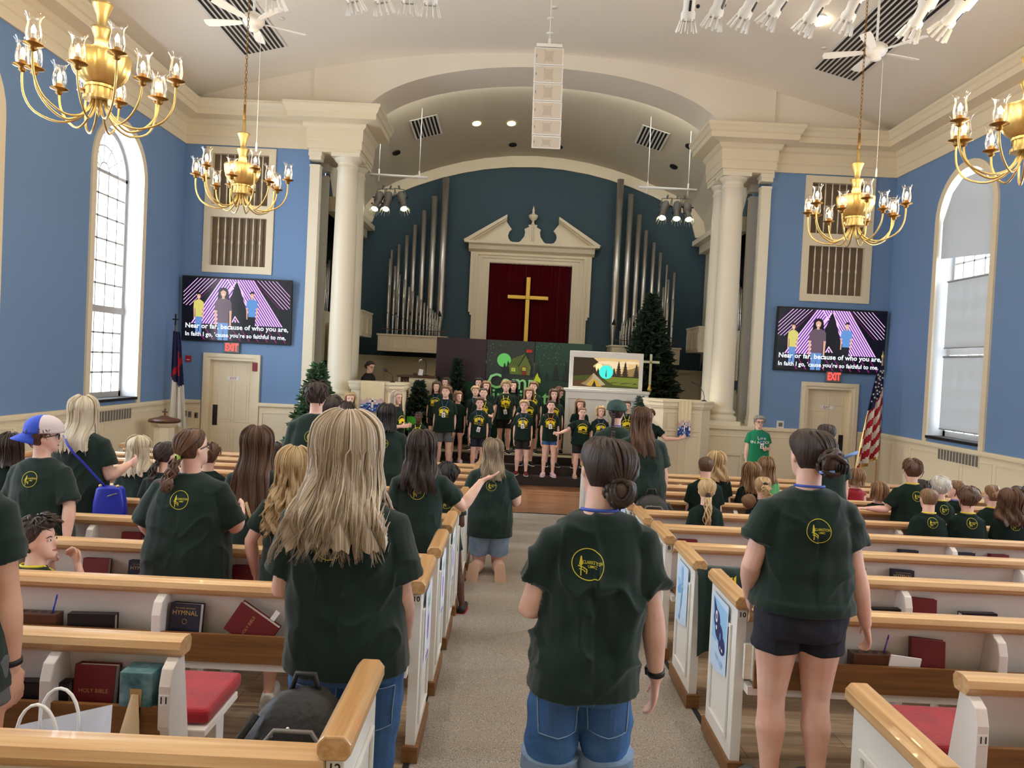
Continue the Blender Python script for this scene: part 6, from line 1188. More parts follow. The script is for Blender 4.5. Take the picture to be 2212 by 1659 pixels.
        if wr:
            sd_ = V((u*0.13, Y*3.1, 0)); me.calc_loop_triangles() if False else None
            nrm = [vv.normal.copy() for vv in me.vertices]
            for i, vv in enumerate(me.vertices):
                c = vv.co; zr = (c.z-hipz)/(zsh-hipz); a = noise.noise(V((c.x*5.5, c.y*5.5, c.z*2.3))+sd_); b = noise.noise(V((c.x*9+c.z*5*(1 if c.x > 0 else -1), c.y*8, c.z*7))+sd_*1.7); r2 = 1-abs(noise.noise(V((c.x*7-c.z*3.5*(1 if c.x > 0 else -1), c.y*7, c.z*5))+sd_*0.7))*2.4
                k = 1.0-0.55*max(0, min(1, (zr-0.55)*2.2)); hz = max(0.15, min(1, (c.z-up(hm))/(0.10*H))); vv.co = c+nrm[i]*wr*k*hz*max(-0.45, 1.0*a+0.8*b+0.8*max(0, r2)**3+0.35*(1-k)*sin(c.x*38+4*a))
            me.update()
        so = obj_of(me, 'shirt', root); bvh = BVHTree.FromPolygons([vv.co for vv in me.vertices], [tuple(pp.vertices) for pp in me.polygons])
        if pr == 'back': decal(bvh, PRINT_BACK, 0.030+0.013*min(H, 1.75) if H < 1.65 else 0.052, up(0.755)+0.0, -1, sk(up(0.75)).x+prx).build('back_print', K['yellow2'], so)
        if pr == 'front': decal(bvh, PRINT_FRONT, 0.085+0.012*H, up(0.70), 1, sk(up(0.70)).x).build('front_print', K['yellow'], so)
        if isinstance(pr, tuple):
            o = []; 
            for t_, sz, yy in pr: tx2(o, t_, sz, 0, yy)
            decal(bvh, o, 1.0, up(0.72), 1, sk(up(0.72)).x).build('front_print', K['paper'], so)
        # lanyard: a cord round the neck and down the chest
        if lan:
            mb = MB(); lm = K['lan_'+lan]; z0 = zsh+0.046*H; n = 14; pts = []
            lo = 0 if pr == 'front' or face else 0
            for k in range(n+1): t = pi*k/n; pts.append(V((nr*1.22*cos(t), -nr*1.22*sin(t)-0.004*H, z0+0.004*sin(t)))+sk(zsh))
            mb.tube(pts, 0.0065, 5, flat=0.5)
            if face or pr == 'front':
                zb = up(0.70 if badge != 'low' else 0.62)
                for q in (-1, 1):
                    pp = []
                    for k in range(9):
                        t = k/8; x = q*nr*1.15*(1-t)+sk(zsh).x; z = z0-0.02*H+(zb-z0+0.02*H)*t; h = bvh.ray_cast(V((x, 1.5, z)), V((0, -1, 0))); pp.append((h[0]+V((0, 0.006, 0))) if h[0] is not None and k > 0 else V((q*nr*1.2, 0, z0))+sk(zsh))
                    mb.tube(pp, 0.005, 5)
                if badge:
                    h = bvh.ray_cast(V((sk(zsh).x, 1.5, zb-0.05)), V((0, -1, 0))); c = (h[0] if h[0] is not None else V((0, 0.2, zb)))+V((0, 0.012, 0)); bb = MB(); TT = M.Translation(c) @ M.Rotation(random.uniform(-.4, .4), 4, 'Y'); bb.box(-0.035, 0.035, -0.002, 0.002, -0.05, 0.05, 0, TT); bb.box(-0.022, 0.022, 0.002, 0.003, 0.0, 0.012, 1, TT); bb.box(-0.012, 0.012, 0.002, 0.003, -0.035, -0.015, 1, TT); bb.build('name_badge', [K['paper'], K['black']], root)
            mb.build('lanyard', lm, root)
    # --- trousers, shorts, skirt
    bk, bm_ = bottom; bmm = K[bm_]
    mb = MB(); wz = max(0.505, 0.0); wv = [(0.462, .098*g, .084*g), (0.490, .108*g, .090*g), (0.52, .110*g, .090*g), (0.56, .107*g, .086*g), (0.575, .102*g, .082*g)]
    mb.loft([ering(V((0, -0.004*H, up(f)))+sk(up(f)), a*H, b*H, 20, 0.88) for f, a, b in wv])
    if bk == 'skirt': mb.loft([ering(V((0, 0, z)), a*H*g, b*H*g, 24) for z, a, b in ((0.30*H, .135, .115), (0.45*H, .118, .10), (hipz, .108, .09))])
    else:
        for q, (an, toe) in zip((-1, 1), feet):
            hp = V((q*0.054*H*g**0.6, 0, hipz)); L = (legs or {}).get('L' if q < 0 else 'R')
            kn = V(L[0])*H if L else {'stand': V((q*0.06*H, 0.012*H, 0.285*H)), 'sit': V((q*0.07*H, 0.245*H, hipz-0.02)), 'kneel': V((q*0.055*H, 0.06*H, 0.035*H))}[pose]
            f = {'shorts': 0.72, 'short': 0.42, 'capri': 0.92, 'long': 1.0}[bk]; gl = g**0.8; e = hp.lerp(kn, f)
            if bk == 'long': mb.tube([hp, hp.lerp(kn, 0.5), kn, kn.lerp(an, 0.5), an.lerp(kn, 0.05)], [0.064*H*gl, 0.058*H*gl, 0.045*H*gl, 0.040*H*gl, 0.036*H], 14)
            else: mb.tube([hp, hp.lerp(e, 0.5), e], [0.062*H*gl, 0.060*H*gl, (0.060 if bk == 'short' else 0.054 if bk != 'capri' else 0.049)*H*gl*1.04], 16)
    me = remesh(mb, vox*1.15, 3, bk, [bmm])
    if wr:
        nrm = [vv.normal.copy() for vv in me.vertices]
        for i, vv in enumerate(me.vertices): c = vv.co; vv.co = c+nrm[i]*wr*0.5*(noise.noise(V((c.x*7, c.y*7, c.z*4)))+0.6*noise.noise(V((c.x*14+c.z*8, c.y*12, c.z*14))))
    obj_of(me, {'shorts': 'shorts', 'short': 'shorts', 'capri': 'shorts', 'long': 'trousers', 'skirt': 'skirt'}[bk], root)
    if shoes:
        for an, toe in feet:
            dn = V((0, 0, -1)) if pose != 'kneel' else (V((0, -1, 0))-toe*V((0, -1, 0)).dot(toe)).normalized(); b = an+dn*0.028*H; sd_ = toe.cross(dn).normalized(); mb = MB(); rings = []
            for t, hw_, hh_ in ((-0.050, .016, .018), (-0.042, .027, .028), (0.0, .030, .030), (0.05, .030, .024), (0.10, .031, .020), (0.135, .024, .014), (0.148, .010, .008)):
                c = b+toe*t*H; rings.append([c+sd_*hw_*H*cos(a)-dn*(hh_*H*sin(a) if sin(a) > 0 else 0.020*H*sin(a)) for a in [2*pi*k/14 for k in range(14)]])
            mb.loft(rings); so2 = mb.build('shoe', K[shoes] if isinstance(shoes, str) else shoes, root)
            mb = MB(); rr = []
            for t, hw_ in ((-0.053, .014), (-0.045, .029), (0.05, .032), (0.10, .033), (0.14, .022), (0.151, .010)):
                c = b+toe*t*H+dn*0.017*H; rr.append([c+sd_*hw_*H*a+dn*0.008*H*e for a, e in ((-1, 0), (1, 0), (1, 1), (-1, 1))])
            mb.loft(rr, 0, False); mb.build('sole', K['tan'] if shoes == 'tan' else K['redsole'] if shoes == 'blackred' else K['paper'], so2)
    # --- hair
    ht, hcol, hl = hair; hmat = K['hair_'+hcol] if 'hair_'+hcol in K else K[hcol]; hb = HB(); rs = u*1.7+v; th = 0.030+0.004*(ht == 'curly'); rnd = random.Random(int(u*13+v*7))
    if ht in ('tail', 'bun', 'braid', 'half'): th = 0.016 if ht != 'half' else 0.026
    if ht == 'buzz': th = 0.007
    th *= hvol
    def hairline(a):   # a: 0 front .. pi back
        d = abs(a)
        if d < 0.8: return 0.80
        if d < 1.45: return 0.80-(0.80-0.50)*(d-0.8)/0.65
        if d < 2.1: return 0.50-(0.50-0.16)*(d-1.45)/0.65
        return 0.14
    nu, nv = (64, 22) if vox < 0.009 else (40, 14); rows, uvs = [], []
    amp = {'buzz': 0.001, 'short': 0.006, 'messy': 0.013, 'curly': 0.012, 'tail': 0.002, 'bun': 0.0025, 'braid': 0.002, 'half': 0.003, 'long': 0.0035, 'wavy': 0.005, 'bob': 0.004}.get(ht, 0.004)
    for j in range(nv+1):
        vv = j/nv; r, q = [], []
        for i in range(nu):
            a = -pi+2*pi*i/nu; hlv = hairline(a); t = 1.0-(1.0-hlv)*(vv**1.7); st = noise.noise(V((sin(a)*9, cos(a)*9, rs+vv*(1.2 if ht not in ('messy', 'curly') else 5))))+0.5*noise.noise(V((sin(a)*22, cos(a)*22, rs+vv*2)))
            edge = 1-vv**7; o_ = (th*(0.75+0.25*sin(pi*vv))+amp*st)*edge-0.004*(1-edge); bang = 0.012*(1 if abs(a) < 0.8 and ht in ('short', 'messy', 'curly') else 0)*vv
            r.append(HP(HS(a, t, o_+bang))); q.append((i/nu*2.0, vv*0.35))
        rows.append(r); uvs.append(q)
    hb.grid(rows, uvs, closed=True)
    fo = R(62 if ht != 'half' else 75)                 # where the falling hair begins, measured from the face
    def fall(a, d, off_):
        """hair point: a angle, d metres below the temple line"""
        t0 = 0.62; zf = t0*hh; 
        if d < zf*0.75: t = t0-d/hh; hx, yf, yb = htab(max(t, 0.45)); 
        else: hx, yf, yb = htab(0.45)
        cy, hy = (yf+yb)/2*hdp, (yf-yb)/2*hdp; k = max(0, d-0.10); fl = flare*k
        x, y = (hx*hw+off_+fl*1.0)*sin(a), cy+(hy+off_+fl*0.8)*cos(a)
        P = V((x, y, zf-d)); Q = HP(P) if d < 0.16 else None
        # below the jaw the hair hangs straight down whatever the head does
        if d >= 0.16: P0 = HP(V((x, y, zf-0.16))); Q = P0-V((0, 0, d-0.16))
        if Q.y-sk(zsh).y < 0:
            kk = max(0.0, min(1.0, (zsh+0.085*H-Q.z)/(0.09*H))); kk = kk*kk*(3-2*kk); lim = sk(Q.z).y-0.066*H*g-0.014-off_*0.6; Q.y += kk*(min(Q.y, lim)-Q.y)
        return Q
    if ht in ('long', 'wavy', 'half', 'bob', 'curlylong'):
        L = hl; wv_ = {'long': 0.004, 'wavy': 0.016, 'half': 0.013, 'bob': 0.004, 'curlylong': 0.022}[ht]; fr = {'long': 8, 'wavy': 26, 'half': 20, 'bob': 12, 'curlylong': 46}[ht]
        for layer, (oo, lk) in enumerate(((th*0.9, 1.0), (th*0.5, 0.93))):
            rows, uvs = [], []; nj = 22
            for j in range(nj+1):
                r, q = [], []
                for i in range(nu+1):
                    a = fo+(2*pi-2*fo)*i/nu; jl = 1-0.30*abs(noise.noise(V((i*0.37, rs, 2))))-0.08*(i % 3)/3; side_ = min(1, abs(pi-a)/(pi-fo)); Ll = (zl := L*lk*jl*(1-0.12*side_)); d = Ll*j/nj
                    st = noise.noise(V((i*0.35, d*5, rs)))*(0.010+wv_*0.8)+wv_*sin(d*fr+i*0.6+rs)*min(1, d*5)
                    r.append(fall(a, d, oo*(1.0+0.3*j/nj)+st)); q.append((i/nu*3+layer*0.3, d*1.2))
                rows.append(r); uvs.append(q)
            hb.grid(rows, uvs)
        for k in range(strands or (60 if vox < 0.0095 else 26)):
            if k % (9 if strands else 1) == 0: ac = rnd.uniform(fo, 2*pi-fo); Lc = L*rnd.uniform(0.78, 1.03); ph = rnd.uniform(0, 6.28); oc = th*rnd.uniform(0.8, 1.3); aw = wv_*rnd.uniform(0.5, 1.6); tw = rnd.uniform(-0.22, 0.22); fq = fr*rnd.uniform(0.75, 1.25); uc = rnd.random()*5
            da = rnd.gauss(0, 0.07) if strands else 0; a = ac+da; Ls = Lc*rnd.uniform(0.93, 1.03); oo = oc*rnd.uniform(0.93, 1.07); m = 24 if strands else 12; pts = []
            for j in range(m+1):
                s_ = j/m
                if s_ < 0.35: t = 0.995-0.375*(s_/0.35)**2; pts.append(HP(HS(a, t, oo)))
                else: d = Ls*(s_-0.35)/0.65; pts.append(fall(a-0.75*da*s_+tw*s_+aw*0.6*sin(d*fq+ph)*6*min(1, d*3), d, oo+aw*sin(d*fq+ph+1)*min(1, d*4)))
            hb.strand(pts, rnd.uniform(0.004, 0.0075) if not strands else rnd.uniform(0.0012, 0.0036), 4, u=uc+rnd.uniform(-0.03, 0.03))
    if ht in ('messy', 'short', 'curly') and vox <= 0.0105:
        for k in range(90 if vox < 0.009 else 36):
            a = rnd.uniform(-pi, pi); v0 = rnd.uniform(0.0, 0.75); hlv = hairline(a); pts = []; m = 5; ln = rnd.uniform(0.2, 0.42); tw = rnd.uniform(-0.5, 0.5)
            for j in range(m+1): vv = min(1, v0+ln*j/m); t = 1-(1-hlv)*vv**1.7; pts.append(HP(HS(a+tw*j/m+(0.35*sin(j*2.2+k) if ht == 'curly' else 0), t, th*(0.9+0.2*rnd.random())+amp*(0.5+1.5*j/m*(ht != 'short')))))
            hb.strand(pts, rnd.uniform(0.004, 0.007), 4)
    if ht in ('tail', 'braid', 'bun', 'half'):
        if ht == 'bun':
            tb = hl if isinstance(hl, tuple) else (0.0, 0.30, 0.055); c = HP(HS(pi, tb[1], tb[2]*0.55)+V((tb[0], 0, 0))); br = tb[2]
            for k in range(26):
                a0 = rnd.uniform(0, 6.28); tl = rnd.uniform(-0.8, 0.8); pts = []; ax = V((rnd.uniform(-.6, .6), 1, rnd.uniform(-.6, .6))).normalized(); e1 = ax.orthogonal().normalized(); e2 = ax.cross(e1)
                for j in range(10): t = a0+2.6*j/9; rr = br*(0.80+0.16*rnd.random()); pts.append(c+(e1*cos(t)+e2*sin(t))*rr+ax*tl*br*0.6)
                hb.strand(pts, br*0.21, 6, taper=False)
            k0 = len(hb.v); hb.ball(c, br*0.85, 14); hb.uv += [(0.3, 0.3)]*(len(hb.v)-k0)
            for k in range(46 if vox < 0.009 else 18):   # swept-back locks
                a = rnd.uniform(0.9, 2*pi-0.9); pts = []
                for j in range(8): s_ = j/7; t = 0.96+(tb[1]-0.96)*s_**1.3+0.05*sin(pi*s_); aa = a+(pi-a)*s_**1.4; pts.append(HP(HS(aa, t, th*1.05)+V((tb[0]*s_, 0, 0))))
                hb.strand(pts, 0.006, 5, taper=False)
        if ht in ('tail', 'braid'):
            if not isinstance(hl, tuple): hl = (hl, 0.52)
            L, ta = hl[0], hl[1]; c = HP(HS(pi, ta, 0.018)); d0 = RM @ V((0, -1, 0.15))
            if ht == 'tail':
                for k in range(30 if vox < 0.009 else 16):
                    a = rnd.uniform(0, 6.28); rr = rnd.uniform(0.2, 1)*0.026; pts = [c-d0*0.02]; wv2 = rnd.uniform(0.003, 0.010)*(hl[2] if len(hl) > 2 else 1); ph = rnd.uniform(0, 6)
                    for j in range(1, 11): s_ = j/10; sp_ = rr*(0.4+1.1*sin(pi*min(1, s_*0.8))); q = c+d0*0.045*min(1, s_*3)*(1+0.2*cos(a))-V((0, 0, L*s_-0.01)); q += V((cos(a)*sp_+wv2*sin(s_*14+ph), sin(a)*sp_*0.7, 0)); lim = sk(q.z).y-0.070*H*g-0.016; q.y = min(q.y, lim) if q.z < zsh+0.02*H else q.y; pts.append(q)
                    hb.strand(pts, 0.0075, 5)
            else:
                for j in range(int(L/0.028)):
                    for q in (-1, 1): z = 0.028*j; pp = c+d0*0.02-V((0, 0, z)); lim = sk(pp.z).y-0.070*H*g-0.016; pp.y = min(pp.y, lim) if pp.z < zsh+0.02*H else pp.y; k0 = len(hb.v); hb.ball(pp+V((q*0.008, 0, 0)), (0.012, 0.011, 0.020), 8, T=M.Rotation(q*0.5, 3, 'Y')); hb.uv += [(q*0.3+j*0.1, 0.1*j)]*(len(hb.v)-k0)
            tm = MB(); tm.lathe([(0.014, -0.010), (0.026, -0.006), (0.026, 0.006), (0.014, 0.010)], n=12); TT = d0.to_track_quat('Z', 'Y').to_matrix(); tm.v = [tuple(TT @ V(pv)+c+d0*0.012) for pv in tm.v]; tm.build('hair_tie', extra['tie'] if extra and 'tie' in extra else K['black'], root)
            for k in range(46 if vox < 0.009 else 20):
                a = rnd.uniform(0.9, 2*pi-0.9); pts = []
                for j in range(8): s_ = j/7; t = 0.96+(ta-0.96)*s_**1.3+0.04*sin(pi*s_); aa = a+(pi-a)*s_**1.5; pts.append(HP(HS(aa, t, th*1.03)))
                hb.strand(pts, 0.005, 5, taper=False)
    ho = obj_of(hb.mesh('hair', [hmat]), 'hair', root)
    if hat:
        cm, cm2, back = hat; mb = MB(); rows = []
        for j in range(9): t = 1.0-0.40*(j/8)**1.2; rows.append([HP(HS(2*pi*k/32, t, 0.036+0.003*(j == 8))+V((0, 0, 0.012))) for k in range(32)])
        mb.loft(rows); n0 = 0
        for i, f in enumerate(mb.f):
            if len(f) == 4 and cm2 is not None:
                cx_ = sum(mb.v[q][1] for q in f)/4-HP((0, 0, 0.8*hh)).y
                fk = i % 32; a = 2*pi*(fk+0.5)/32
                if cos(a)*(1 if back else -1) > -0.25: mb.m[i] = 1
        mb.build('cap_crown', [cm, cm2 or cm], root)
        bm2 = MB(); rr = []; sgn = -1 if back else 1
        for j in range(5):
            e = 0.036+0.075*j/4; rr.append([HP(HS((pi if back else 0)+(-1.05+2.1*k/16), 0.60, e*max(0.15, cos((-1.05+2.1*k/16)*1.25)) if j else 0.034)+V((0, 0, 0.012-0.010*j-0.012*abs(-1+2*k/16)**2*j*0.8))) for k in range(17)])
        bm2.loft(rr, 0, True, False, closed=False); bo = bm2.build('cap_brim', cm, root); so_ = bo.modifiers.new('s', 'SOLIDIFY'); so_.thickness = 0.004
    if glasses:
        mb = MB()
        for q in (-1, 1): c = HP((q*0.42*hw, 0.93*hdp, 0.50*hh)); mb.tube([c+RM @ V((0.095*hh*cos(t), 0, 0.07*hh*sin(t))) for t in [2*pi*k/14 for k in range(15)]], 0.0028, 5); mb.tube([c+RM @ V((q*0.095*hh, 0, 0.02)), HP((q*hw*1.05, 0.2*hdp, 0.53*hh)), HP((q*hw*1.05, -0.1*hdp, 0.51*hh))], 0.003, 5)
        mb.tube([HP((-0.16*hw, 0.95*hdp, 0.51*hh)), HP((0.16*hw, 0.95*hdp, 0.51*hh))], 0.0025, 5); mb.build('glasses', K['black'], root)
    return root, dict(HP=HP, shp=shp, hh=hh, hw=hw, hdp=hdp, H=H, zsh=zsh, up=up, sk=sk, bvh=bvh if sm else None, RM=RM)
K['blackred'] = mat('black_trainer', srgb(30, 26, 28), 0.6); K['redsole'] = mat('red_sole', srgb(190, 44, 50), 0.6)
K['tan'] = mat('tan_sole', srgb(206, 172, 150), 0.7); K['redshoe'] = mat('dark_red_trainer', srgb(110, 30, 34), 0.6); K['pinkshoe'] = mat('pale_pink_sandal', srgb(226, 190, 200), 0.6)
N_ = dict
GB = 'people standing in the pews'; GC = 'children singing on the chancel steps'; GK = 'children standing in the right-hand pews'; GL = 'children and helpers in the left-hand pews'
S1, S2, PL = -0.435, -0.26, -0.085
# ---- nearest adults
P1, d1 = person(752, 897, 2.84, 'woman with long wavy greying blonde hair, green T-shirt and blue jeans', w=1.16, loose=1.0, hair=('wavy', 'ash', 0.39), hvol=1.5, flare=0.24, strands=1250, bottom=('long', 'denim'), shirt='green', vox=0.0075, wr=0.018, lean=(-0.03, 0), hem=0.478, sl=0.80, pr='back', prx=-0.03,
    arms={'L': ((-0.25, 0.05, -1), (0.45, 0.85, -0.1)), 'R': ((0.22, 0.02, -1), (0.02, 0.55, -0.75))}, shoes='white', skin='skin', group=None)
P2, d2 = person(1316, 936, 2.76, 'woman with dark braided bun, green T-shirt and denim shorts in the aisle', w=0.98, loose=1.02, hair=('bun', 'dark', (0.035, 0.22, 0.052)), hvol=1.3, bottom=('capri', 'denim'), shirt='green', vox=0.0075, wr=0.032, lean=(0.03, 0.0), hem=0.475, hemup=0, sl=0.66, lan='b', hroll=6, hyaw=-12, head=-6, prx=-0.05,
    arms={'L': ((-0.34, 0.05, -1), (0.55, 0.85, -0.1)), 'R': ((0.26, -0.06, -1), (0.16, 0.20, -1), (-0.02, 0.10, -1), (-1, 0.2, 0), 0.35)}, shoes='white', skin='skin', face=False)
P3, d3 = person(1752, 921, 3.55, 'woman with dark clipped-up hair, green T-shirt and navy shorts', w=1.10, loose=1.04, hair=('bun', 'dark', (0.035, 0.42, 0.060)), hvol=1.3, bottom=('short', 'navy'), shirt='green', vox=0.0078, wr=0.018, lean=(0.0, -0.01), hem=0.535, sl=0.62, lan='b', hyaw=-14, prx=0.0,
    arms={'L': ((-0.34, -0.05, -1), (0.22, 0.7, -0.75)), 'R': ((0.28, -0.05, -1), (0.30, 0.12, -1), (0.30, 0.25, -0.9), (-1, 0.1, 0.1), 0.55)}, shoes='greyc', skin='skin', face=False)
def at_head(root, d, name, mb, mats, label=None): o = mb.build(name, mats, root); return o
mb = MB(); c = d3['HP']((0.07, -0.115, 0.4*d3['hh'])); 
for k in range(5): mb.tube([c+V((0.012*k-0.025, -0.03, 0.02)), c+V((0.014*k-0.03, -0.065, 0.0)), c+V((0.012*k-0.025, -0.05, -0.04))], 0.004, 5)
at_head(P3, d3, 'hair_claw', mb, K['black']); mb = MB(); mb.tube([c+V((0.01, -0.05, 0.035)), c+V((0.075, -0.035, 0.06))], 0.008, 6, flat=0.5); mb.tube([c+V((-0.09, -0.03, -0.04)), c+V((-0.03, -0.055, -0.03))], 0.007, 6, flat=0.5); at_head(P3, d3, 'hair_clip', mb, mat('light_blue_clip', srgb(120, 160, 226), 0.4))
s0, ua, el, fa, wr_ = d2['shp']['R']; TT = M.Translation(wr_-fa*0.02) @ fa.to_track_quat('Z', 'Y').to_matrix().to_4x4(); mb = MB(); mb.lathe([(0.029, -0.011), (0.033, -0.010), (0.033, 0.010), (0.029, 0.011)], n=20, T=TT); mb.box(0.020, 0.038, -0.012, 0.012, -0.016, 0.016, 0, TT); mb.build('wristband', K['black'], P2)
mb = MB(); H2 = d2['H']   # back pockets and rolled hems of the denim shorts
def pocket(root, d, cx, zf, m, w=0.075):
    u2 = d['up'](zf); src = [o for o in root.children if o.name.startswith(('shorts', 'trousers'))][0]; b = BVHTree.FromPolygons([vv.co for vv in src.data.vertices], [tuple(q.vertices) for q in src.data.polygons]); mb = MB(); g = []
    for j in range(9):
        for i in range(9): x = cx+(i/8-0.5)*w*2*(1-0.12*(j/8)); z = u2-0.15*j/8*(1+(0.10*(1-abs(i/4-1)) if j == 8 else 0)); h = b.ray_cast(V((x, -1.5, z)), V((0, 1, 0))); g.append(h[0]+V((0, -0.004, 0)) if h[0] is not None else None)
    for j in range(8):
        for i in range(8):
            q = [g[j*9+i], g[j*9+i+1], g[(j+1)*9+i+1], g[(j+1)*9+i]]
            if all(p is not None for p in q): mb.add(q, [(0, 1, 2, 3)], 0, True)
    po = mb.build('back_pocket', m, root)
    for e in ([g[j*9] for j in range(9)], [g[j*9+8] for j in range(9)], g[72:81], g[0:9]):
        e = [p for p in e if p is not None]
        if len(e) > 2: mb2 = MB(); mb2.tube([p+V((0, -0.002, 0)) for p in e], 0.0022, 4); mb2.build('seam', K['denim_l'], po)
pk = mat('pocket_denim', srgb(58, 98, 150), 0.85, bump=0.3, bs=60); pocket(P2, d2, -0.095, 0.485, pk); pocket(P2, d2, 0.085, 0.485, pk); pocket(P1, d1, -0.10, 0.45, pk, 0.08); pocket(P1, d1, 0.11, 0.45, pk, 0.08)
for q in (-1, 1):
    hp = V((q*0.054*H2, 0, d2['up'](0.515))); kn = V((q*0.06*H2, 0.012*H2, 0.285*H2)); e = hp.lerp(kn, 0.92); ax = (kn-hp).normalized(); mb = MB(); mb.tube([e-ax*0.045, e-ax*0.042, e+ax*0.014, e+ax*0.016], [0.064*H2, 0.062*H2, 0.063*H2, 0.056*H2], 20, smooth=True); mb.build('rolled_hem', K['denim_l'], P2)
# ---- left side
GN = None
P0, d0 = person(-92, 845, 2.50, 'person cut off by the left edge in a green T-shirt with a wristband', w=0.95, hair=('short', 'brown', 0), bottom=('short', 'greyc'), shirt='green', vox=0.009, wr=0.010, hem=0.45, sl=0.62, hyaw=40, arms={'R': ((0.10, 0.10, -1), (0.02, 0.12, -1), (0.1, 0.2, -1), (-1, 0, 0), 0.4)}, skin='skin2', shoes='white')
s0, ua, el, fa, wr_ = d0['shp']['R']; TT = M.Translation(wr_-fa*0.02) @ fa.to_track_quat('Z', 'Y').to_matrix().to_4x4(); MB().lathe([(0.030, -0.010), (0.034, -0.009), (0.034, 0.009), (0.030, 0.010)], n=20, T=TT).build('wristband', K['black'], P0)
person(95, 904, 5.25, 'teen in a backwards blue and white cap with glasses and long green T-shirt', w=1.10, loose=1.12, hair=('short', 'brown', 0), bottom=('long', 'blackc'), shirt='green', vox=0.0085, wr=0.010, hem=0.44, sl=0.92, hyaw=62, lean=(-0.02, 0.02), face=True, glasses=True,
    arms={'R': ((0.42, -0.25, -1), (0.12, -0.30, -1), (0.1, 0.4, -0.5)), 'L': ((-0.3, 0.0, -1), (0.2, 0.8, -0.3))}, hat=(mat('royal_blue_cap', srgb(40, 76, 200), 0.7), mat('white_cap_mesh', srgb(226, 214, 218), 0.7, bump=0.6, bs=300), True), shoes='white')
person(24, 936, 6.3, 'dark-haired person half hidden behind the teen in the blue cap', hair=('bob', 'dark', 0.18), pr=None, hyaw=20)
PB_, dB = person(180, 856, 6.18, 'woman with straight platinum hair and a royal blue shoulder bag', w=1.22, hair=('long', 'platinum', 0.36), strands=160, bottom=('long', 'taupe'), shirt='green', vox=0.009, wr=0.009, hem=0.46, sl=0.72, pr=None, arms={'R': ((0.30, 0.0, -1), (0.15, 0.9, 0.25)), 'L': ((-0.25, 0, -1), (0.3, 0.8, 0.2))}, hyaw=5, shoes='white')
bagm = mat('royal_blue_leather', srgb(28, 48, 176), 0.4); z = dB['up'](0.50); bl = at(238, 1086, Y=6.02); root = empty('shoulder_bag', bl, 0.1, label='royal blue shoulder bag hanging at the hip of the platinum-haired woman', cat='bag')
mb = MB(); mb.loft([ering(V((0, 0, zz)), a, 0.055, 24, 0.5) for zz, a in ((-0.13, 0.11), (-0.12, 0.125), (0.0, 0.12), (0.11, 0.10), (0.13, 0.08))]); mb.build('bag_body', bagm, root)
mb = MB(); pts = []
for k in range(7):
    rel = bl-PB_.location; t = k/6; x = -0.06+(rel.x-0.04+0.06)*t; z2 = dB['zsh']+0.03-(dB['zsh']+0.03-rel.z-0.12)*t; h = dB['bvh'].ray_cast(V((x, -1.5, z2)), V((0, 1, 0))); yy = h[0].y-0.01 if h[0] is not None else -0.16; yy = yy if k < 4 else pts[-1].y+rel.y+(rel.y-(pts[-1].y+rel.y))*(k-3)/4; pts.append(V((x, yy, z2))-rel)
mb.tube(pts, [0.013]*13, 6, flat=0.35); mb.build('strap', bagm, root)
for q in (-0.07, 0.06): MB().ball((q, -0.02, 0.135), 0.014, 8).build('ring', K['gold'], root)
MB().tube([(0.0, -0.058, 0.06), (0.07, -0.057, 0.085)], 0.006, 5, flat=0.4).build('zip', K['grey'], root)
person(78, 1119, 4.02, 'boy with short dark spiky hair and hands at his chin in the left tenth pew', pose='sit', seat=0.36, w=1.0, hair=('messy', 'dark', 0), shirt='green', vox=0.008, wr=0.006, hyaw=70, hpitch=-8, head=18, face=True, lan='y', pr=None, lean=(0.0, 0.06),
    arms={'R': ((0.45, 0.65, -0.62), (-0.45, 0.15, 1), (-0.6, 0.2, 0.75), (-0.2, -1, 0.2), 0.9), 'L': ((0.0, 0.85, -0.55), (0.35, -0.25, 0.9), (0.4, -0.2, 0.7), (0.3, -1, 0.2), 0.9)}, skin='skin')
person(412, 922, 4.46, 'girl with a light green scrunchie, brown ponytail and glasses', w=1.18, loose=1.16, hair=('tail', 'brown', (0.20, 0.30, 2.5)), bottom=('shorts', 'blackc'), shirt='green', vox=0.0085, wr=0.010, hem=0.435, sl=0.95, hyaw=38, hpitch=-6, glasses=True, face=True, arms={'R': ((0.5, 0.1, -1), (-0.2, 1, 0.2)), 'L': ((-0.5, 0.05, -1), (0.1, 0.6, -0.5))}, extra={'tie': mat('lime_scrunchie', srgb(176, 206, 96), 0.7)}, shoes='white')
person(301, 942, 7.06, 'girl with ash blonde shoulder-length hair seated among the left pews', w=1.05, hair=('wavy', 'platinum', 0.28), strands=110, bottom=('long', 'blackc'), shirt='green', vox=0.010, wr=0.006, pr=None, arms=BENT, hyaw=15)
person(360, 951, 6.18, 'girl with a low dark ponytail behind the scrunchie girl', hair=('tail', 'dark', (0.16, 0.22)), shirt='green', pr=None, hyaw=35, vox=0.010, arms=BENT, w=1.05)
person(452, 958, 7.06, 'child in green leaning on a pew beyond the scrunchie girl', hair=('short', 'brown', 0), pr=None, arms=BENT, w=1.1, loose=1.1)
PL_, dL = person(556, 922, 5.30, 'girl with very long straight dark brown hair and a tan sling bag', w=0.98, hair=('long', 'brown', 0.56), strands=240, bottom=('skirt', 'navy'), shirt='green', vox=0.0088, wr=0.008, hem=0.46, sl=0.62, pr=None, arms=BENT, shoes='white')
root = empty('sling_bag', PL_.location+V((0.10, -0.19, dL['up'](0.55))), 0.0, label='tan sling bag on the back of the long-haired girl', cat='bag'); tn = mat('tan_leather', srgb(176, 144, 96), 0.6)
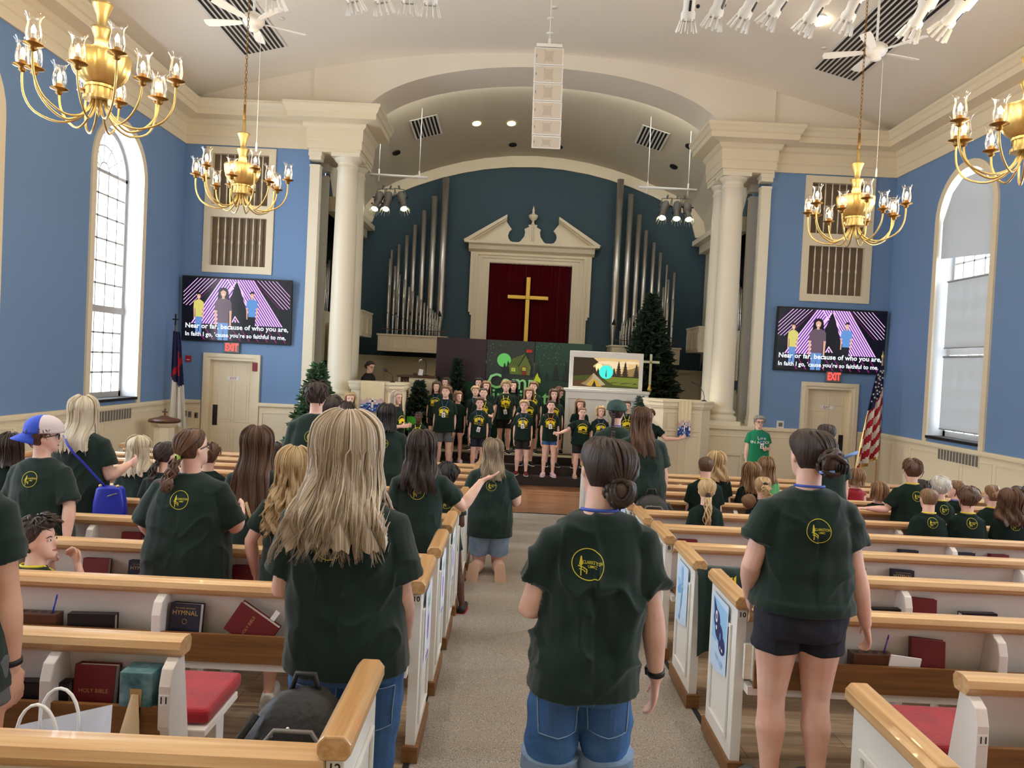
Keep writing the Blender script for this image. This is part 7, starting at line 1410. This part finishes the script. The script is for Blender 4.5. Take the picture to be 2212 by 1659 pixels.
MB().loft([ering(V((0.0, 0, zz)), a, 0.035, 16, 0.7) for zz, a in ((-0.09, 0.03), (-0.06, 0.06), (0.03, 0.065), (0.07, 0.04))]).build('bag_body', tn, root); MB().tube([(-0.03, 0.0, 0.07), (-0.07, 0.01, 0.15), (-0.10, 0.03, 0.22)], 0.012, 6, flat=0.3).build('strap', tn, root)
person(592, 957, 7.06, 'dark-haired child just showing between two girls with long hair', hair=('short', 'dark', 0), pr=None)
person(640, 966, 4.42, 'girl with long curly honey blonde hair and denim shorts', w=1.0, hair=('curlylong', 'blonde', 0.42), strands=300, bottom=('short', 'denim'), shirt='green', vox=0.0085, wr=0.008, pr=None, hem=0.49, arms={'L': ((-0.55, 0.1, -1), (0.05, 0.35, -1), None, None, 0.4), 'R': BENT['R']}, shoes='white')
person(686, 826, 7.06, 'tall teen with thick dark hair in a green T-shirt by the green tree', w=1.06, loose=1.1, hair=('messy', 'dark', 0), bottom=('long', 'blackc'), shirt='green', vox=0.010, wr=0.008, hem=0.45, sl=0.85, shoes='white')
person(717, 854, 7.94, 'boy with dark bowl-cut hair beside the tall teen', hair=('short', 'dark', 0), pr=None, hyaw=35, vox=0.010)
person(750, 868, 8.82, 'woman with long dark hair turned to the front beyond the blonde woman', hair=('wavy', 'dark', 0.34), bottom=('long', 'blackc'), pr=None, hyaw=30, vox=0.010, w=1.1)
person(757, 847, 14.3, 'smiling woman with long wavy strawberry blonde hair facing the pews', head=165, hair=('wavy', 'blonde', 0.34), bottom=('long', 'navy'), pr='front', vox=0.011)
person(837, 873, 8.82, 'girl with black shoulder hair and light jeans near the front left', w=1.12, loose=1.12, hair=('bob', 'black', 0.22), bottom=('long', 'denim_l'), shirt='green', vox=0.010, wr=0.006, hem=0.46, sl=0.9, lan='b', arms={'R': ((0.35, 0.1, -1), (0.35, 0.9, 0.1)), 'L': BENT['L']}, shoes='white')
person(857, 845, 14.2, 'woman with long straight blonde hair turned towards the children', head=115, hyaw=5, hair=('long', 'ash', 0.36), bottom=('long', 'blackc'), pr='front', vox=0.010, arms=BENT, w=1.05)
person(905, 887, 15.25, 'dark-skinned boy with white headphones by the small trees', head=180, hair=('buzz', 'black', 0), skin='skin3', pr='front', lan='y', arms=BENT, group=GC)
person(912, 930, 5.30, 'girl with wavy dark brown hair raising her right hand', w=1.0, hair=('wavy', 'dark', 0.34), strands=200, bottom=('long', 'navy'), shirt='green', vox=0.0085, wr=0.009, hem=0.50, sl=0.72, arms={'R': ((0.62, 0.35, -0.70), (0.50, 0.45, 0.72), (0.8, 0.25, 0.35), (-0.2, 0.2, 1), 0.15), 'L': BENT['L']}, shoes='white')
person(968, 1000, 6.55, 'dark-skinned child in a long green T-shirt with red and black trainers', hair=('short', 'black', 0), skin='skin3', shirt='green', hem=0.42, pr='back', bottom=('short', 'blackc'), shoes='blackred', w=0.95, head=-5, arms=BENT, legs={'R': ((0.10, 0.02, 0.27), (0.14, -0.03, 0.052))})
person(1067, 948, 8.15, 'girl with balayage hair kneeling in the carpeted aisle in denim shorts', pose='kneel', w=1.05, loose=1.08, hair=('wavy', 'balayage', 0.34), strands=200, bottom=('shorts', 'denim_l'), shirt='green', vox=0.0095, wr=0.012, hem=0.46, sl=0.75, shoes='tan', arms={'L': ((-0.30, 0.1, -1), (0.15, 0.8, -0.3)), 'R': ((0.35, 0.05, -1), (0.1, 0.9, 0.2))})
person(1333, 868, 8.82, 'woman in a green baseball cap with a long braid and hoop earring', hair=('braid', 'dark', (0.34, 0.45)), bottom=('long', 'blackc'), shirt='green', pr=None, hyaw=25, vox=0.010, w=1.1, hat=(mat('bottle_green_cap', srgb(34, 66, 62), 0.7), None, False), lan='b')
person(1387, 880, 7.94, 'woman with half-up long chestnut hair beside the aisle', w=1.28, loose=1.08, hair=('half', 'brown', 0.44), strands=260, bottom=('long', 'blackc'), shirt='green', vox=0.0092, wr=0.010, hem=0.45, sl=0.80, pr=None, arms={'R': ((0.25, 0.0, -1), (0.05, 0.1, -1)), 'L': DOWN['L']})
person(1404, 884, 15.0, 'child with one arm stretched out beside the lectern', head=180, hair=('short', 'brown', 0), bottom=('short', 'blackc'), pr=None, arms={'L': ((-0.65, 0.3, -0.7), (-1, 0.3, 0.05), (-0.8, 0.2, 0.55), (0, 1, 0.2), 0.1), 'R': DOWN['R']}, group=GC)
person(1787, 914, 7.95, 'dark-haired helper behind the woman with clipped-up hair', w=1.15, hair=('tail', 'dark', (0.24, 0.3)), bottom=('long', 'blackc'), shirt='green', pr=None, hyaw=20, vox=0.010, sl=0.7)
person(1641, 898, 14.8, 'grey-haired woman in a kelly green T-shirt standing by the columns', head=172, hyaw=10, w=1.2, hair=('short', 'grey', 0), bottom=('long', 'navy'), shirt='kelly', pr=(('IN ACTION', 0.075, -0.02), ('Love', 0.085, 0.06)), lan='b', glasses=True, arms={'L': ((-0.3, -0.1, -1), (0.55, 0.8, 0.0), None, None, 0.6), 'R': ((0.22, 0.0, -1), (0.05, 0.1, -1))}, badge=True, shoes='white', vox=0.0095)
person(802, 779, 16.75, 'woman in black with a dark bun and name tag behind the pulpit', fz=0.05, head=115, hyaw=10, hpitch=14, hair=('bun', 'dark', (0.0, 0.42, 0.05)), bottom=('long', 'blackc'), shirt='blackc', pr=None, glasses=True, arms=BENT, vox=0.0095)
tag(MB().box(-3.55, -2.75, 16.55, 17.3, -0.085, 0.05).build('pulpit_step', K['stage'], None, 0.005), 'low carpeted step behind the pulpit', 'step')
# ---- children on the steps
Hn = (0.0,)
kids = [
 (964, 833, 15.77, S1, 'tall teen boy with wavy light brown hair and grey shorts', dict(hair=('messy', 'lbrown', 0), bottom=('shorts', 'greyc'), lan='b', badge=True, w=1.05, loose=1.08, sl=0.75)),
 (944, 824, 16.55, PL, 'girl with shoulder-length brown hair behind the tall teen boy', dict(hair=('bob', 'brown', 0.2), lan='b', w=1.05)),
 (963, 815, 17.1, PL, 'dark-haired girl at the back left of the children', dict(hair=('long', 'dark', 0.3), w=1.0)),
 (989, 845, 16.02, S2, 'barelegged girl looking sideways next to the tall teen boy', dict(hair=('bob', 'lbrown', 0.12), pr=None, hyaw=-35, bottom=('short', 'navy'), w=0.92, shoes='pinkshoe')),
 (1037, 858, 15.77, S1, 'boy with short brown hair, blue lanyard and navy shorts', dict(hair=('short', 'brown', 0), lan='b', badge='low', bottom=('shorts', 'navy'), w=0.95, shoes='white')),
 (1045, 837, 16.05, S2, 'smiling girl with tied-back dark hair and hands at her waist', dict(hair=('tail', 'dark', (0.2, 0.6)), arms=BENT, lan='y', w=1.1)),
 (1051, 823, 17.0, PL, 'girl with long light brown hair behind the smiling girl', dict(hair=('long', 'lbrown', 0.28), pr=None)),
 (1034, 816, 17.35, PL, 'dark-haired child at the back before the painted letters', dict(hair=('long', 'black', 0.3), pr=None)),
 (1028, 834, 16.9, PL, 'fair child peeping between taller children on the left', dict(hair=('short', 'blonde', 0), pr=None, lan='b')),
 (1094, 823, 16.45, PL, 'boy with curly blond hair and yellow lanyard in the middle', dict(hair=('curly', 'blonde', 0), lan='y', badge='low', bottom=('shorts', 'blackc'), shoes='blackc', w=1.0, loose=1.08, arms={'L': ((-0.25, 0.0, -1), (0.25, 0.35, -0.9)), 'R': ((0.3, 0, -1), (0.2, 0.1, -1))})),
 (1110, 822, 17.15, PL, 'girl with long black hair behind the curly-haired boy', dict(hair=('long', 'black', 0.34), pr=None)),
 (1133, 864, 15.77, S1, 'blond boy with dark red trainers and black shorts on the first step', dict(hair=('short', 'blonde', 0), lan='b', badge=True, bottom=('shorts', 'blackc'), shoes='redshoe', w=0.98, loose=1.05)),
 (1143, 838, 16.05, S2, 'girl with fair shoulder hair behind the blond boy', dict(hair=('bob', 'lbrown', 0.16), arms={'R': ((0.35, 0.1, -1), (0.1, 0.3, -1)), 'L': DOWN['L']}, w=0.95)),
 (1153, 824, 16.85, PL, 'brown-haired boy with yellow lanyard in the back row', dict(hair=('short', 'lbrown', 0), lan='y', shoes='blackc')),
 (1191, 864, 15.77, S1, 'dark-haired girl with red lanyard and pink sandals on the first step', dict(hair=('tail', 'dark', (0.2, 0.5)), lan='r', badge=True, bottom=('short', 'denim'), shoes='pinkshoe', w=0.88, mouth=True)),
 (1197, 840, 16.05, S2, 'girl with bushy auburn hair behind the girl with pink sandals', dict(hair=('curlylong', 'brown', 0.24), w=1.05)),
 (1212, 836, 16.95, PL, 'girl with brown hair over her face at the right end of the back row', dict(hair=('long', 'brown', 0.26), pr=None, hyaw=-60, hpitch=20)),
 (1258, 879, 15.76, S1, 'singing girl reaching one arm out to the side', dict(hair=('tail', 'lbrown', (0.18, 0.5)), bottom=('shorts', 'blackc'), mouth=True, w=1.08, shoes='tan', head=172, arms={'R': ((0.72, 0.25, -0.62), (1, 0.4, -0.35), (1, 0.4, 0.1), (0, 1, 0.2), 0.1), 'L': DOWN['L']})),
 (1254, 863, 16.05, S2, 'girl with long light hair behind the singing girl', dict(hair=('long', 'lbrown', 0.26), pr=None)),
 (1298, 877, 15.76, S1, 'small blonde child in front of the white puppet stage', dict(hair=('bob', 'blonde', 0.12), lan='b', w=0.92)),
 (1354, 865, 15.76, S1, 'girl with pulled-back dark hair and yellow lanyard at the right', dict(hair=('tail', 'dark', (0.2, 0.5)), lan='y', mouth=True)),
]
for u, v, Y, fz, lab, kw in kids:
    k = dict(head=180+random.uniform(-6, 6), hair=('short', 'brown', 0), bottom=('shorts', 'blackc'), pr='front', shoes='blackc', group=GC, loose=1.04, sl=0.7, vox=0.0095, wr=0.003, hpitch=-4); k.update(kw); person(u, v, Y, lab, fz=fz, **k)
# ---- children in the right-hand pews
rk = [
 (1526, 983, 7.94, 'boy with buzzed brown hair and yellow collar band in the right sixth pew', dict(hair=('buzz', 'brown', 0), lan='y', w=1.05, loose=1.1)),
 (1549, 976, 8.82, 'child with long curly golden hair beyond the buzz-cut boy', dict(hair=('curlylong', 'blonde', 0.26), pr=None)),
 (1528, 1033, 7.06, 'little girl with a sleek blonde ponytail in the right seventh pew', dict(hair=('tail', 'blonde', (0.30, 0.36, 2)), pr=None, loose=1.12)),
 (1625, 1000, 8.82, 'girl with loose dark blonde hair left of the light green shirt', dict(hair=('wavy', 'lbrown', 0.26), pr=None)),
 (1657, 988, 9.70, 'child with straight hair in a light green top', dict(hair=('long', 'lbrown', 0.24), shirt='mint', pr=None)),
 (1613, 1062, 7.94, 'small boy with cropped hair leaning beside the messy-bun girl', dict(hair=('buzz', 'lbrown', 0), pr=None, hroll=-25)),
 (1649, 1028, 7.94, 'girl with a messy blonde topknot left of the navy-shorts woman', dict(hair=('tail', 'blonde', (0.16, 0.7, 3)), pr=None, loose=1.1)),
 (1849, 1013, 9.7, 'bare-armed child with brown hair and red straps', dict(hair=('bob', 'lbrown', 0.12), shirt='red', sl=0.12, loose=0.9, pr=None, hyaw=-30)),
 (1898, 1042, 8.82, 'small child with bobbed light brown hair turned to the left', dict(hair=('bob', 'lbrown', 0.12), pr=None, hyaw=-50)),
 (1972, 992, 7.94, 'boy with his left arm stretched along the pew top', dict(hair=('short', 'brown', 0), lan='y', w=1.08, loose=1.1, arms={'L': ((-0.55, 0.0, -0.85), (-1, -0.12, 0.02), (-1, 0, 0), (0, 0, -1), 0.2), 'R': DOWN['R']})),
 (1994, 1037, 9.70, 'small dark-haired child mostly hidden by the boy with outstretched arm', dict(hair=('short', 'dark', 0), pr=None)),
 (2031, 1030, 7.94, 'person with short white hair among the children', dict(hair=('short', 'white', 0), lan='y')),
 (2067, 1036, 8.82, 'girl with brown hair pinned up looking left', dict(hair=('bun', 'lbrown', (0.0, 0.45, 0.04)), pr=None, hyaw=-60, lan='b')),
 (2008, 1051, 7.06, 'boy with short brown hair and protruding ears, left of two alike', dict(hair=('buzz', 'lbrown', 0), lan='y', loose=1.14, w=1.02)),
 (2092, 1051, 7.06, 'boy with a smooth brown bowl cut, right of two alike', dict(hair=('short', 'brown', 0), lan='y', loose=1.14, w=1.04)),
 (2184, 1055, 7.06, 'girl with long curly brown hair near the right edge', dict(hair=('curlylong', 'brown', 0.26), loose=1.14, strands=160)),
 (2146, 1046, 7.94, 'girl with sandy hair tied in side bunches with a pink band', dict(hair=('bun', 'lbrown', (-0.07, 0.62, 0.035)), lan='y', pr=None, hyaw=-20)),
 (2206, 1052, 7.94, 'dark-haired child cut off by the right edge', dict(hair=('short', 'dark', 0), pr=None)),
]
for u, v, Y, lab, kw in rk:
    k = dict(head=random.uniform(-6, 6), bottom=('shorts', 'navy'), shirt='greenk', group=GK, loose=1.06, sl=0.8, vox=0.0092, wr=0.004, hem=0.45); k.update(kw); person(u, v, Y, lab, **k)
